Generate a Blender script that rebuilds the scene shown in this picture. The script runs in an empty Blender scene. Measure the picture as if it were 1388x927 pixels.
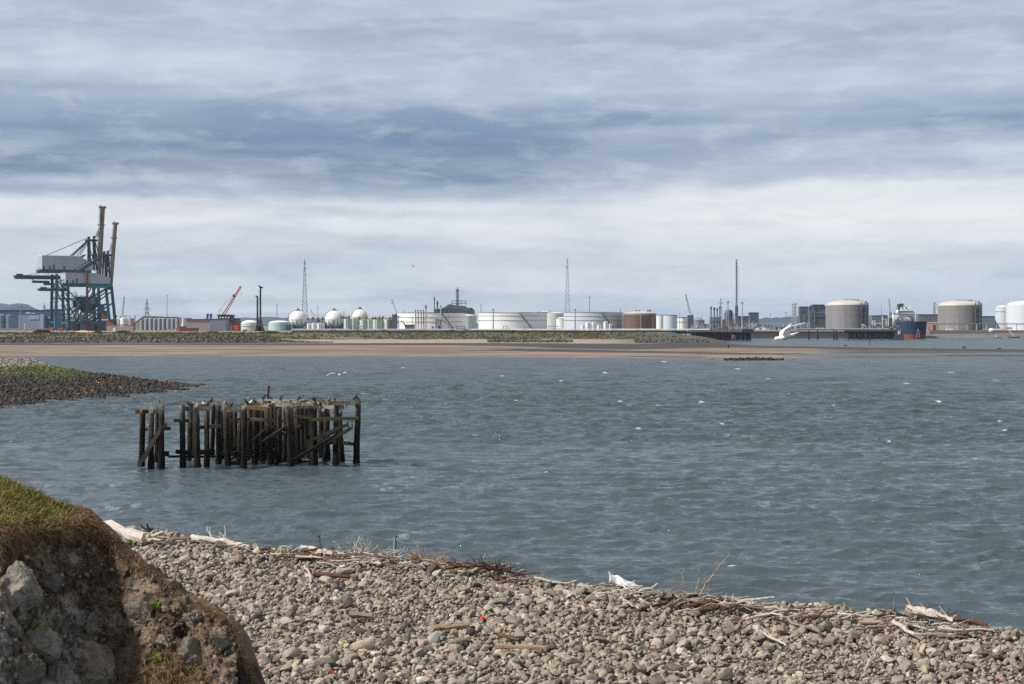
import bpy, math, random
import numpy as np
from mathutils import Vector, Matrix, noise as mn
random.seed(7); RNG = np.random.default_rng(7)
SC = bpy.context.scene
COL = SC.collection
F = 2200.0; HZ = 440.0; CX = 694.0; EYE = 9.0      # focal length, horizon row and eye height used to lay the place out
GZ = 4.6                                            # level of the far bank
def lin(r, g, b):
    f = lambda c: (c/255/12.92) if c <= 10.3 else (((c/255)+.055)/1.055)**2.4
    return (f(r), f(g), f(b), 1.0)
def at(px, Y, z): return Vector(((px-CX)/F*Y, Y, z))
def on(px, row, z):                                 # ground point at height z seen in that direction
    Y = (EYE-z)*F/(row-HZ); return Vector(((px-CX)/F*Y, Y, z))
def sstep(a, b, x):
    t = np.clip((x-a)/(b-a), 0, 1); return t*t*(3-2*t)
# ---------------------------------------------------------------- materials
MATS = {}
class NT:
    def __init__(s, tree): s.t = tree; s.n = tree.nodes; s.l = tree.links
    def new(s, typ, **kw):
        n = s.n.new(typ)
        for k, v in kw.items():
            if k.startswith('i_'): n.inputs[k[2:].replace('_', ' ')].default_value = v
            else: setattr(n, k, v)
        return n
    def link(s, a, b): s.l.new(a, b)
    def math(s, op, a, b=None, c=None, clamp=False):
        n = s.n.new('ShaderNodeMath'); n.operation = op; n.use_clamp = clamp
        for i, v in enumerate((a, b, c)):
            if v is None: continue
            if isinstance(v, (int, float)): n.inputs[i].default_value = v
            else: s.l.new(v, n.inputs[i])
        return n.outputs[0]
    def mix(s, fac, a, b, mode='MIX'):
        n = s.n.new('ShaderNodeMix'); n.data_type = 'RGBA'; n.blend_type = mode
        for i, v in ((0, fac), (6, a), (7, b)):
            if isinstance(v, (int, float)): n.inputs[i].default_value = v
            elif isinstance(v, tuple): n.inputs[i].default_value = v
            else: s.l.new(v, n.inputs[i])
        return n.outputs[2]
    def ramp(s, fac, stops, interp='LINEAR'):
        n = s.n.new('ShaderNodeValToRGB'); n.color_ramp.interpolation = interp
        e = n.color_ramp.elements
        while len(e) < len(stops): e.new(.5)
        for q, (p, c) in zip(e, stops): q.position = p; q.color = c if isinstance(c, tuple) else (c, c, c, 1)
        s.l.new(fac, n.inputs[0]); return n.outputs[0]
    def noise(s, vec, scale, detail=4, rough=.55, dist=0.):
        n = s.n.new('ShaderNodeTexNoise'); n.inputs['Scale'].default_value = scale
        n.inputs['Detail'].default_value = detail; n.inputs['Roughness'].default_value = rough; n.inputs['Distortion'].default_value = dist
        if vec is not None: s.l.new(vec, n.inputs['Vector'])
        return n.outputs['Fac']
    def mapping(s, vec, scale=(1, 1, 1), loc=(0, 0, 0)):
        n = s.n.new('ShaderNodeMapping'); n.inputs['Scale'].default_value = scale; n.inputs['Location'].default_value = loc
        s.l.new(vec, n.inputs['Vector']); return n.outputs[0]
def newmat(name):
    m = bpy.data.materials.new(name); m.use_nodes = True
    t = NT(m.node_tree); b = t.n['Principled BSDF']; return m, t, b
def sh(c, k): return (min(1, c[0]*k), min(1, c[1]*k), min(1, c[2]*k), 1)
def paint(name, c, rough=.6, var=.35, scale=.25, streak=4., rust=0., bump=0., metal=0., rustc=None):
    """painted / weathered surface: blotches, vertical streaks, optional rust"""
    if name in MATS: return MATS[name]
    m, t, b = newmat(name)
    tc = t.new('ShaderNodeTexCoord').outputs['Object']
    v = t.mapping(tc, (1, 1, 1/streak))
    n1 = t.noise(v, scale, 6, .65); n2 = t.noise(tc, scale*6, 5, .6)
    f = t.math('ADD', t.math('MULTIPLY', n1, .65), t.math('MULTIPLY', n2, .35))
    col = t.ramp(f, [(.28, sh(c, 1-var)), (.5, c), (.72, sh(c, 1+var*.6))])
    if rust > 0:
        rc = rustc or (.12, .055, .03, 1)
        n3 = t.noise(v, scale*2.3, 6, .7)
        col = t.mix(t.ramp(n3, [(.62-rust*.3, 0.), (.74-rust*.2, 1.)]), col, rc)
    t.link(col, b.inputs['Base Color']); b.inputs['Roughness'].default_value = rough; b.inputs['Metallic'].default_value = metal
    if bump:
        bp = t.new('ShaderNodeBump'); bp.inputs['Strength'].default_value = 1; bp.inputs['Distance'].default_value = bump
        t.link(n2, bp.inputs['Height']); t.link(bp.outputs[0], b.inputs['Normal'])
    MATS[name] = m; return m
# ---------------------------------------------------------------- geometry
class MB:
    """collects simple shapes into one mesh"""
    def __init__(s): s.v = []; s.f = []
    def add(s, vs, fs):
        o = len(s.v); s.v += [tuple(p) for p in vs]; s.f += [tuple(i+o for i in f) for f in fs]; return s
    def box(s, x0, x1, y0, y1, z0, z1):
        return s.add([(x0,y0,z0),(x1,y0,z0),(x1,y1,z0),(x0,y1,z0),(x0,y0,z1),(x1,y0,z1),(x1,y1,z1),(x0,y1,z1)],
                     [(0,3,2,1),(4,5,6,7),(0,1,5,4),(1,2,6,5),(2,3,7,6),(3,0,4,7)])
    def prism(s, pts, y0, y1):                      # outline in x,z drawn anticlockwise, given its depth
        n = len(pts); vs = [(x, y0, z) for x, z in pts]+[(x, y1, z) for x, z in pts]
        return s.add(vs, [tuple(range(n)), tuple(range(2*n-1, n-1, -1))]+[(i, i+n, (i+1) % n+n, (i+1) % n) for i in range(n)])
    def tube(s, p, q, r0, r1=None, n=8, caps=True):
        p = Vector(p); q = Vector(q); r1 = r0 if r1 is None else r1
        d = (q-p)
        if d.length < 1e-9: return s
        d.normalize(); a = d.orthogonal().normalized(); b = d.cross(a)
        ang = [2*math.pi*(i+.5)/n for i in range(n)]
        vs = [p+(a*math.cos(t)+b*math.sin(t))*r0 for t in ang]+[q+(a*math.cos(t)+b*math.sin(t))*r1 for t in ang]
        fs = [(i, (i+1) % n, (i+1) % n+n, i+n) for i in range(n)]
        if caps: fs += [tuple(range(n-1, -1, -1)), tuple(range(n, 2*n))]
        return s.add(vs, fs)
    def bar(s, p, q, w, h=None):
        p = Vector(p); q = Vector(q); h = w if h is None else h
        d = (q-p).normalized(); up = Vector((0, 0, 1)) if abs(d.z) < .95 else Vector((0, 1, 0))
        a = d.cross(up).normalized()*(w/2); b = a.cross(d).normalized()*(h/2)
        vs = [p-a-b, p+a-b, p+a+b, p-a+b, q-a-b, q+a-b, q+a+b, q-a+b]
        return s.add(vs, [(0,1,2,3),(7,6,5,4),(0,4,5,1),(1,5,6,2),(2,6,7,3),(3,7,4,0)])
    def lathe(s, prof, n=24, c=(0, 0, 0), a0=0., a1=2*math.pi):
        full = abs(a1-a0-2*math.pi) < 1e-6; m = n if full else n+1
        vs = []
        for r, z in prof:
            for i in range(m):
                t = a0+(a1-a0)*i/n; vs.append((c[0]+r*math.cos(t), c[1]+r*math.sin(t), c[2]+z))
        fs = []
        for k in range(len(prof)-1):
            for i in range(n):
                j = (i+1) % m; fs.append((k*m+i, k*m+j, (k+1)*m+j, (k+1)*m+i))
        if full:
            if prof[0][0] > 1e-6: fs.append(tuple(range(m-1, -1, -1)))
            if prof[-1][0] > 1e-6: fs.append(tuple((len(prof)-1)*m+i for i in range(m)))
        return s.add(vs, fs)
    def path(s, pts, rs, n=7):                      # bent tapering limb
        P = [Vector(p) for p in pts]; ring = []; vs = []
        a = None
        for i, p in enumerate(P):
            d = (P[min(i+1, len(P)-1)]-P[max(i-1, 0)]).normalized()
            a = d.orthogonal().normalized() if a is None else (a-d*a.dot(d)).normalized()
            b = d.cross(a)
            for k in range(n):
                t = 2*math.pi*k/n; vs.append(p+(a*math.cos(t)+b*math.sin(t))*rs[i])
        fs = []
        for i in range(len(P)-1):
            for k in range(n): fs.append((i*n+k, i*n+(k+1) % n, (i+1)*n+(k+1) % n, (i+1)*n+k))
        fs += [tuple(range(n-1, -1, -1)), tuple((len(P)-1)*n+k for k in range(n))]
        return s.add(vs, fs)
    def build(s, name, mat, parent=None, loc=None, scale=1., smooth=False, jit=0.):
        me = bpy.data.meshes.new(name)
        vs = [(x*scale, y*scale, z*scale) for x, y, z in s.v]
        if jit: vs = [(x+random.uniform(-jit, jit), y+random.uniform(-jit, jit), z+random.uniform(-jit, jit)) for x, y, z in vs]
        me.from_pydata(vs, [], s.f); me.materials.append(mat)
        if smooth: smooth_by_angle(me)
        me.update()
        o = bpy.data.objects.new(name, me); COL.objects.link(o)
        if parent is not None: o.parent = parent
        if loc is not None: o.location = loc
        return o
def smooth_by_angle(me, deg=40):
    for p in me.polygons: p.use_smooth = True
    try: me.set_sharp_from_angle(angle=math.radians(deg))
    except Exception: pass
def tag(o, label, cat, group=None):
    o['label'] = label; o['category'] = cat
    if group: o['group'] = group
    return o
def thing(name, label, cat, loc, rz=0., group=None):
    o = bpy.data.objects.new(name, None); COL.objects.link(o); o.empty_display_size = .1
    o.location = loc; o.rotation_euler = (0, 0, rz); return tag(o, label, cat, group)
def grid_mesh(name, V, nr, nc, mat, smooth=True, attrs=None):
    """V: (nr*nc,3) numpy positions row by row; rows run away from the camera, columns to the right"""
    me = bpy.data.meshes.new(name)
    i = np.arange(nr-1)[:, None]*nc+np.arange(nc-1)[None, :]
    q = np.stack([i, i+1, i+nc+1, i+nc], -1).reshape(-1, 4)
    return np_mesh(me, name, V, q, mat, smooth, attrs)
def np_mesh(me, name, V, q, mat, smooth=True, attrs=None):
    k = q.shape[1]
    me.vertices.add(len(V)); me.vertices.foreach_set('co', np.ascontiguousarray(V, dtype=np.float32).ravel())
    me.loops.add(q.size); me.loops.foreach_set('vertex_index', q.astype(np.int32).ravel())
    me.polygons.add(len(q)); me.polygons.foreach_set('loop_start', np.arange(0, q.size, k, dtype=np.int32))
    me.polygons.foreach_set('loop_total', np.full(len(q), k, dtype=np.int32))
    if smooth: me.polygons.foreach_set('use_smooth', np.ones(len(q), dtype=bool))
    me.materials.append(mat)
    for an, av in (attrs or {}).items():
        if av.ndim == 1:
            a = me.attributes.new(an, 'FLOAT', 'POINT'); a.data.foreach_set('value', av.astype(np.float32))
        else:
            a = me.attributes.new(an, 'FLOAT_COLOR', 'POINT')
            a.data.foreach_set('color', np.concatenate([av, np.ones((len(av), 1))], 1).astype(np.float32).ravel())
    me.update(calc_edges=True); me.validate()
    o = bpy.data.objects.new(name, me); COL.objects.link(o); return o
# value noise on arrays (periodic lattice), for terrain and colour patches
_LAT = RNG.random((256, 256))
def vnoise(x, y):
    xi = np.floor(x).astype(int); yi = np.floor(y).astype(int); fx = x-xi; fy = y-yi
    fx = fx*fx*(3-2*fx); fy = fy*fy*(3-2*fy); g = lambda a, b: _LAT[a & 255, b & 255]
    return (g(xi, yi)*(1-fx)+g(xi+1, yi)*fx)*(1-fy)+(g(xi, yi+1)*(1-fx)+g(xi+1, yi+1)*fx)*fy
def fbm(x, y, o=4):
    s = 0; a = .5; t = 0
    for k in range(o): s = s+a*vnoise(x*2**k+17.3*k, y*2**k-9.1*k); t += a; a *= .5
    return s/t
def ico(sub):
    import bmesh
    bm = bmesh.new(); bmesh.ops.create_icosphere(bm, subdivisions=sub, radius=1)
    V = np.array([v.co[:] for v in bm.verts]); Fq = np.array([[v.index for v in f.verts] for f in bm.faces]); bm.free(); return V, Fq
def stone_shapes(sub, n, seed, angular=.75, rough=.1):
    """n unit stones: a ball cut by random planes, then roughened"""
    r = np.random.default_rng(seed); V0, Fq = ico(sub); out = []
    for _ in range(n):
        V = V0.copy()
        for k in range(r.integers(9, 15)):
            d = r.normal(size=3); d /= np.linalg.norm(d); h = r.uniform(angular*.58, angular*1.12)
            e = V@d; V -= np.where(e > h, (e-h)*.97, 0)[:, None]*d
        ph = r.uniform(0, 6, 9)
        V *= (1+rough*(np.sin(3.1*V[:, 0]+ph[0])*np.sin(2.7*V[:, 1]+ph[1])+.6*np.sin(6.3*V[:, 2]+ph[2]+3*V[:, 0])))[:, None]
        V *= np.array([r.uniform(.85, 1.25), r.uniform(.75, 1.), r.uniform(.55, .8)])
        out.append(V)
    return out, Fq
def hull_stones(n, seed, pts=(12, 18), bevel=0.):
    """n unit stones, each the hull of a few random points: flat faces and blunt corners"""
    import bmesh
    r = np.random.default_rng(seed); out = []
    for _ in range(n):
        k = int(r.integers(*pts)); P = r.normal(size=(k, 3)); P /= np.linalg.norm(P, axis=1)[:, None]
        P = P*r.uniform(.82, 1.08, (k, 1))*np.array([r.uniform(.9, 1.35), r.uniform(.75, 1.), r.uniform(.5, .8)])
        bm = bmesh.new(); vs = [bm.verts.new(p) for p in P]; res = bmesh.ops.convex_hull(bm, input=vs)
        bmesh.ops.delete(bm, geom=[v for v in bm.verts if not v.link_faces], context='VERTS')
        if bevel:
            bmesh.ops.dissolve_limit(bm, angle_limit=.22, verts=bm.verts[:], edges=bm.edges[:])
            bmesh.ops.bevel(bm, geom=bm.edges[:], offset=bevel, segments=2, profile=.6, affect='EDGES', clamp_overlap=True)
        bmesh.ops.triangulate(bm, faces=bm.faces[:]); bm.verts.index_update()
        out.append((np.array([v.co[:] for v in bm.verts]), np.array([[v.index for v in f.verts] for f in bm.faces]))); bm.free()
    return out
def scatter_hulls(name, hulls, pos, size, mat, r, cols=None, tilt=.5, smooth=False):
    n = len(pos); which = r.integers(0, len(hulls), n); R = rot_z_tilt(n, r, tilt); rnd = r.random(n); VV = []; QQ = []; RR = []; CC = []; o = 0
    for h, (S, Fq) in enumerate(hulls):
        i = np.nonzero(which == h)[0]; nv = len(S)
        if not len(i): continue
        V = np.einsum('nij,vj->nvi', R[i], S)*size[i][:, None, None]+pos[i][:, None, :]
        VV.append(V.reshape(-1, 3)); QQ.append((Fq[None]+np.arange(len(i))[:, None, None]*nv).reshape(-1, 3)+o); RR.append(np.repeat(rnd[i], nv)); o += len(i)*nv
        if cols is not None: CC.append(np.repeat(cols[i], nv, 0))
    at_ = {'rnd': np.concatenate(RR)}
    if cols is not None: at_['col'] = np.concatenate(CC)
    return np_mesh(bpy.data.meshes.new(name), name, np.concatenate(VV), np.concatenate(QQ), mat, smooth, at_)
def rot_z_tilt(n, r, tilt=.5):
    """n random rotation matrices: any heading, limited tilt"""
    a = r.uniform(0, 2*np.pi, n); b = r.normal(0, tilt, n); c = r.normal(0, tilt, n)
    ca, sa, cb, sb, cc, sc_ = np.cos(a), np.sin(a), np.cos(b), np.sin(b), np.cos(c), np.sin(c)
    R = np.empty((n, 3, 3))
    R[:, 0] = np.stack([ca*cb, ca*sb*sc_-sa*cc, ca*sb*cc+sa*sc_], -1)
    R[:, 1] = np.stack([sa*cb, sa*sb*sc_+ca*cc, sa*sb*cc-ca*sc_], -1)
    R[:, 2] = np.stack([-sb, cb*sc_, cb*cc], -1); return R
def scatter_mesh(name, shapes, Fq, pos, size, mat, r, cols=None, tilt=.5, smooth=False):
    """many stones joined into ONE mesh"""
    n = len(pos); nv = len(shapes[0]); which = r.integers(0, len(shapes), n); S = np.stack(shapes)
    R = rot_z_tilt(n, r, tilt)
    V = np.einsum('nij,nvj->nvi', R, S[which])*size[:, None, None]+pos[:, None, :]
    q = (Fq[None]+np.arange(n)[:, None, None]*nv).reshape(-1, 3)
    at_ = {'rnd': np.repeat(r.random(n), nv)}
    if cols is not None: at_['col'] = np.repeat(cols, nv, 0)
    return np_mesh(bpy.data.meshes.new(name), name, V.reshape(-1, 3), q, mat, smooth, at_)
# ================================================================ camera, light, sky
cam = bpy.data.cameras.new('camera'); cam_o = bpy.data.objects.new('camera', cam); COL.objects.link(cam_o)
cam.sensor_width = 36; cam.lens = 36*F/1388; cam_o.location = (0, 0, EYE); cam_o.rotation_euler = (math.radians(90), 0, 0)
cam.shift_y = -(463.5-HZ)/1388; cam.clip_start = .5; cam.clip_end = 40000
cam.dof.use_dof = True; cam.dof.focus_distance = 140; cam.dof.aperture_fstop = 5.6
SC.camera = cam_o
SUN_AZ = math.radians(-108); SUN_EL = math.radians(45)     # azimuth from +Y, clockwise: high on the left
sd = Vector((math.sin(SUN_AZ)*math.cos(SUN_EL), math.cos(SUN_AZ)*math.cos(SUN_EL), math.sin(SUN_EL)))
sl = bpy.data.lights.new('sun', 'SUN'); sl.energy = 4.9; sl.angle = math.radians(3); sl.color = (1, .95, .88)
so = bpy.data.objects.new('sun', sl); COL.objects.link(so); so.rotation_euler = sd.to_track_quat('Z', 'Y').to_euler()
W = bpy.data.worlds.new('World'); SC.world = W; W.use_nodes = True
t = NT(W.node_tree); bg = t.n['Background']
sky = t.new('ShaderNodeTexSky'); sky.sky_type = 'NISHITA'; sky.sun_disc = False; sky.sun_elevation = SUN_EL; sky.sun_rotation = SUN_AZ
sky.air_density = 1.2; sky.dust_density = 1.5
tc = t.new('ShaderNodeTexCoord').outputs['Generated']
sx = t.new('ShaderNodeSeparateXYZ'); t.link(tc, sx.inputs[0])
az = t.math('MULTIPLY', t.math('ARCTAN2', sx.outputs[0], sx.outputs[1]), 180/math.pi)     # degrees
el = t.math('MULTIPLY', t.math('ARCSINE', sx.outputs[2]), 180/math.pi)
cv = t.new('ShaderNodeCombineXYZ'); t.link(az, cv.inputs[0]); t.link(el, cv.inputs[1]); cvo = cv.outputs[0]
def N(sx_, sy_, off, detail=5, rough=.5, dist=0.): return t.noise(t.mapping(cvo, (sx_, sy_, 1), (off, off*.7, off*1.3)), 1., detail, rough, dist)
warp = t.math('MULTIPLY', t.math('SUBTRACT', N(.05, .26, 3.1, 3, .45), .5), 1.7)
warp2 = t.math('MULTIPLY', t.math('SUBTRACT', N(.26, .9, 8.7, 6, .58), .5), 1.05)
elw = t.math('ADD', el, t.math('ADD', warp, warp2))
e01 = t.math('DIVIDE', elw, 15., clamp=True)
def st(deg, r, g, b): return (deg/15, lin(r, g, b))
left = t.ramp(e01, [st(0, 188, 207, 226), st(1.0, 203, 216, 230), st(2.6, 214, 223, 234), st(3.5, 230, 234, 241), st(4.3, 224, 229, 238), st(4.65, 166, 184, 211),
                    st(5.3, 98, 128, 166), st(6.5, 108, 136, 173), st(7.6, 148, 169, 198), st(8.6, 194, 204, 222), st(9.6, 182, 193, 213), st(11.2, 186, 196, 215), st(15, 172, 182, 202)])
right = t.ramp(e01, [st(0, 176, 200, 226), st(1.0, 200, 215, 232), st(2.4, 222, 229, 238), st(3.6, 242, 244, 248), st(4.7, 234, 238, 244), st(5.15, 186, 198, 217),
                     st(6.0, 174, 187, 211), st(6.9, 130, 154, 187), st(7.5, 150, 171, 201), st(8.4, 186, 197, 218), st(9.4, 180, 192, 214), st(11.2, 172, 184, 208), st(15, 168, 178, 199)])
side = t.ramp(t.math('ADD', t.math('DIVIDE', t.math('ADD', az, 15.), 40.), t.math('MULTIPLY', warp, .08)), [(.30, 0.), (.62, 1.)], 'EASE')
cloud = t.mix(side, left, right)
# soft billows and streaks inside the cloud sheet
d1 = N(.07, .55, 21.3, 5, .5, .3); d2 = N(.22, 1.6, 33.9, 5, .52, .3)
dd = t.math('ADD', t.math('MULTIPLY', d1, .6), t.math('MULTIPLY', d2, .4))
cloud = t.mix(t.ramp(dd, [(.36, .26), (.54, 0.)]), cloud, lin(142, 162, 188))
cloud = t.mix(t.ramp(dd, [(.47, 0.), (.70, .42)]), cloud, lin(230, 235, 242))
# cloud decks seen edge on: each has a soft shaded base and a crisp brighter rim
qn = t.math('ADD', t.math('MULTIPLY', t.math('SUBTRACT', N(.075, .40, 51.7, 6, .54), .5), 3.0), t.math('MULTIPLY', t.math('LOGARITHM', t.math('ADD', t.math('MAXIMUM', el, 0.), .9), math.e), 2.3))
saw = t.math('FRACT', qn)
msk = t.ramp(N(.06, .22, 77.1, 3, .5), [(.36, 0.), (.6, 1.)])
rim = t.ramp(saw, [(0, .7), (.16, .5), (.5, 0.), (.76, 0.), (.94, .6), (1, .7)], 'EASE'); base_ = t.ramp(saw, [(.28, 0.), (.68, 1.), (.9, 0.)], 'EASE')
cloud = t.mix(t.math('MULTIPLY', t.math('MULTIPLY', rim, msk), .22), cloud, lin(243, 245, 249))
cloud = t.mix(t.math('MULTIPLY', t.math('MULTIPLY', base_, msk), .20), cloud, lin(148, 163, 186))
fz = N(.42, 1.3, 91.3, 7, .6, .3)
cloud = t.mix(t.ramp(fz, [(.34, .15), (.5, 0.)]), cloud, lin(156, 170, 190)); cloud = t.mix(t.ramp(fz, [(.5, 0.), (.68, .22)]), cloud, lin(244, 246, 249))
high = t.ramp(t.math('DIVIDE', el, 90., clamp=True), [(.13, (.0, .0, .0, 1)), (.35, (1, 1, 1, 1))])
cloud = t.mix(high, cloud, lin(164, 169, 179))
sk = t.mix(1., sky.outputs[0], (.085, .085, .085, 1), 'MULTIPLY')
allsky = t.mix(.93, sk, cloud)
below = t.ramp(t.math('ADD', t.math('MULTIPLY', el, .5), .5, clamp=True), [(.3, 0.), (.5, 1.)])
allsky = t.mix(below, lin(150, 165, 182), allsky)
t.link(allsky, bg.inputs[0]); bg.inputs[1].default_value = 1.0
SC.view_settings.view_transform = 'Standard'; SC.view_settings.look = 'None'; SC.view_settings.exposure = 0; SC.view_settings.gamma = 1
SC.view_settings.use_curve_mapping = False
cy = SC.cycles; cy.max_bounces = 5; cy.diffuse_bounces = 2; cy.glossy_bounces = 3; cy.transmission_bounces = 2; cy.volume_bounces = 0; cy.transparent_max_bounces = 6
cy.use_denoising = False; cy.denoiser = 'OPENIMAGEDENOISE'; cy.denoising_input_passes = 'RGB_ALBEDO_NORMAL'; cy.use_adaptive_sampling = False
cy.sample_clamp_indirect = 4; cy.caustics_reflective = False; cy.caustics_refractive = False
# ================================================================ water
def water_mat():
    m, t, b = newmat('water')
    geo = t.new('ShaderNodeNewGeometry').outputs['Position']
    n1 = t.noise(t.mapping(geo, (.30, .62, 1)), 1., 5, .62)
    n2 = t.noise(t.mapping(geo, (1.6, 3.0, 1)), 1., 5, .6, .2)
    gust = t.noise(t.mapping(geo, (.006, .014, 1)), 1., 4, .55)
    calm = t.new('ShaderNodeAttribute', attribute_name='calm').outputs['Fac']
    foam = t.new('ShaderNodeAttribute', attribute_name='foam').outputs['Fac']
    far = t.new('ShaderNodeAttribute', attribute_name='far').outputs['Fac']
    h = t.math('ADD', t.math('MULTIPLY', t.math('MULTIPLY', n1, 1.3), far), t.math('MULTIPLY', n2, .085))
    amp = t.math('MULTIPLY', t.math('ADD', t.math('MULTIPLY', gust, 1.0), .55), t.math('SUBTRACT', 1., t.math('MULTIPLY', calm, .45)))
    h = t.math('MULTIPLY', h, amp)
    bp = t.new('ShaderNodeBump'); bp.inputs['Strength'].default_value = 1.; bp.inputs['Distance'].default_value = 1.
    t.link(h, bp.inputs['Height']); t.link(bp.outputs[0], b.inputs['Normal'])
    depth = t.ramp(gust, [(.3, (.052, .075, .084, 1)), (.7, (.074, .101, .112, 1))])
    fl = t.noise(t.mapping(geo, (3., 3., 1)), 1., 4, .7)
    fm = t.math('MULTIPLY', foam, t.ramp(fl, [(.35, .15), (.55, 1.)]))
    t.link(t.mix(fm, depth, (.78, .82, .84, 1)), b.inputs['Base Color'])
    t.link(t.math('ADD', t.math('MULTIPLY', fm, .6), t.math('ADD', t.math('MULTIPLY', far, .24), .03)), b.inputs['Roughness']); b.inputs['IOR'].default_value = 1.33
    b.inputs['Specular IOR Level'].default_value = .5
    return m
def build_water():
    rows = np.concatenate([EYE*F/(np.concatenate([np.arange(1040, 600, -.6), np.arange(600, 459, -.28)])-HZ), np.geomspace(1060, 20000, 18)])
    pxs = np.concatenate([np.linspace(-9000, -300, 24), np.arange(-160, 1550, 1.15), np.linspace(1700, 9000, 22)])
    Y = rows[:, None]*np.ones_like(pxs)[None]; X = (pxs-CX)[None]/F*Y
    nr, nc = Y.shape; sp = np.gradient(rows)[:, None]*np.ones((1, nc))      # spacing away from the camera
    sx_ = np.abs(np.gradient(X, axis=1)); Z = np.zeros_like(Y); DX = np.zeros_like(Y); DY = np.zeros_like(Y)
    r = np.random.default_rng(5)
    gust = .6+.8*fbm(X*.012+5, Y*.02, 3)
    calm = np.clip(sstep(-2, -26, X+ (Y-60)*.05)*sstep(190, 60, Y)*.9, 0, 1)
    for k in range(84):
        L = .5*(9/.5)**(k/83); th = math.radians(263+r.normal(0, 24)); kx, ky = math.cos(th), math.sin(th)
        a = .0138*L*(1 if L < 1.6 else (1.6/L)**.75); K = 2*np.pi/L
        res = np.abs(kx)*sx_+np.abs(ky)*sp
        fade = sstep(.45, .22, res/L)
        if fade.max() <= 0: continue
        if L > 3.5: fade = fade*sstep(70, 190, Y)
        last = int(np.nonzero(fade.max(1) > 0)[0].max())+1; sl = slice(0, last)
        patch = np.clip((vnoise(X[sl]/(5*L)+k*7.7, Y[sl]/(3*L)+k*3.3)-.38)*3.2, 0, 1.6)
        ph = K*(kx*X[sl]+ky*Y[sl])+r.uniform(0, 6.3)+3.*vnoise(X[sl]/(7*L)+k, Y[sl]/(7*L))
        amp = a*fade[sl]*gust[sl]*(1-.5*calm[sl])*patch
        Z[sl] -= amp*(np.sin(ph)+.3*np.sin(2*ph)+.13*np.sin(3*ph)); DX[sl] -= .7*amp*kx*np.cos(ph); DY[sl] -= .7*amp*ky*np.cos(ph)
    crest = Z.copy()
    # whitecaps: a few dozen crests that are breaking
    foam = np.zeros_like(Y)
    caps = [(895,550,20),(1350,689,30),(1185,710,34),(1002,771,40),(1080,764,12),(945,523,8),(952,546,10),(865,581,9),(1010,623,18),(1203,599,9),(1219,637,10),(1358,571,9),(1362,585,9),(1073,567,9),
            (790,531,12),(840,545,8),(545,499,8),(490,534,12),(1140,575,8),(1271,545,9),(1230,520,9),(1040,513,8),(1120,529,7),(1200,519,12),(1128,550,8),(1185,574,7),(600,560,7),(740,640,7),(560,648,8),
            (1320,621,9),(900,490,8),(820,505,7),(680,510,6),(700,545,6),(760,516,6),(1000,500,7),(1290,505,8),(1350,515,6),(655,607,6),(980,575,7),(1060,540,6),(1095,600,6),(940,608,7)]
    for px, row, w in caps:
        c = on(px, row, 0); hw = w/2*c.y/F; j0, j1 = np.searchsorted(pxs, [px-w-30, px+w+30]); i0, i1 = np.searchsorted(rows, [c.y*.93-1, c.y*1.07+1])
        sl = (slice(i0, i1), slice(j0, j1))
        u = (X[sl]-c.x)/hw; v = (Y[sl]-c.y-.5*(fbm(X[sl]*.7, Y[sl]*.1, 2)-.5)*2)/max(.10, c.y*c.y/(EYE*F)*.62)
        foam[sl] = np.maximum(foam[sl], np.clip(1.6*(1-u*u)-v*v*1.5, 0, 1)*(.35+.65*fbm(X[sl]*2.3, Y[sl]*1.2, 3)*1.4))
    lace = sstep(.70, .80, fbm(X*.22+40, Y*.10, 4))*sstep(.62, .7, fbm(X*1.7, Y*.9+31, 3))*(Y < 420)
    foam = np.clip(np.maximum(foam, .22*lace), 0, 1)
    far = sstep(40, 260, Y)*.85+.15
    V = np.stack([X+DX, Y+DY, Z], -1).reshape(-1, 3)
    o = grid_mesh('water', V, nr, nc, water_mat(), True, {'calm': calm.ravel(), 'foam': foam.ravel(), 'far': far.ravel()})
    o['kind'] = 'structure'
build_water()
# ================================================================ land
def ip(x, pts): p = np.array(pts, float); return np.interp(x, p[:, 0], p[:, 1])
def rowY(row, z): return (EYE-z)*F/(row-HZ)
def sand_mat():
    m, t, b = newmat('sand'); geo = t.new('ShaderNodeNewGeometry').outputs['Position']
    a = t.new('ShaderNodeAttribute', attribute_name='col').outputs['Color']
    n = t.noise(t.mapping(geo, (.012, .05, 1)), 1., 6, .65); n2 = t.noise(t.mapping(geo, (.1, .25, 1)), 1., 5, .7)
    k = t.math('ADD', t.math('MULTIPLY', n, .6), t.math('MULTIPLY', n2, .4))
    col = t.mix(1., a, t.ramp(k, [(.3, .62), (.5, 1.), (.7, 1.25)]), 'MULTIPLY')
    t.link(col, b.inputs['Base Color'])
    wet = t.new('ShaderNodeAttribute', attribute_name='wet').outputs['Fac']
    t.link(t.math('SUBTRACT', .9, t.math('MULTIPLY', wet, .45)), b.inputs['Roughness']); b.inputs['Specular IOR Level'].default_value = .3
    return m
def mixc(a, b, f): return a*(1-f[..., None])+b*f[..., None]
lc = lambda *c: np.array(lin(*c)[:3])
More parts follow.
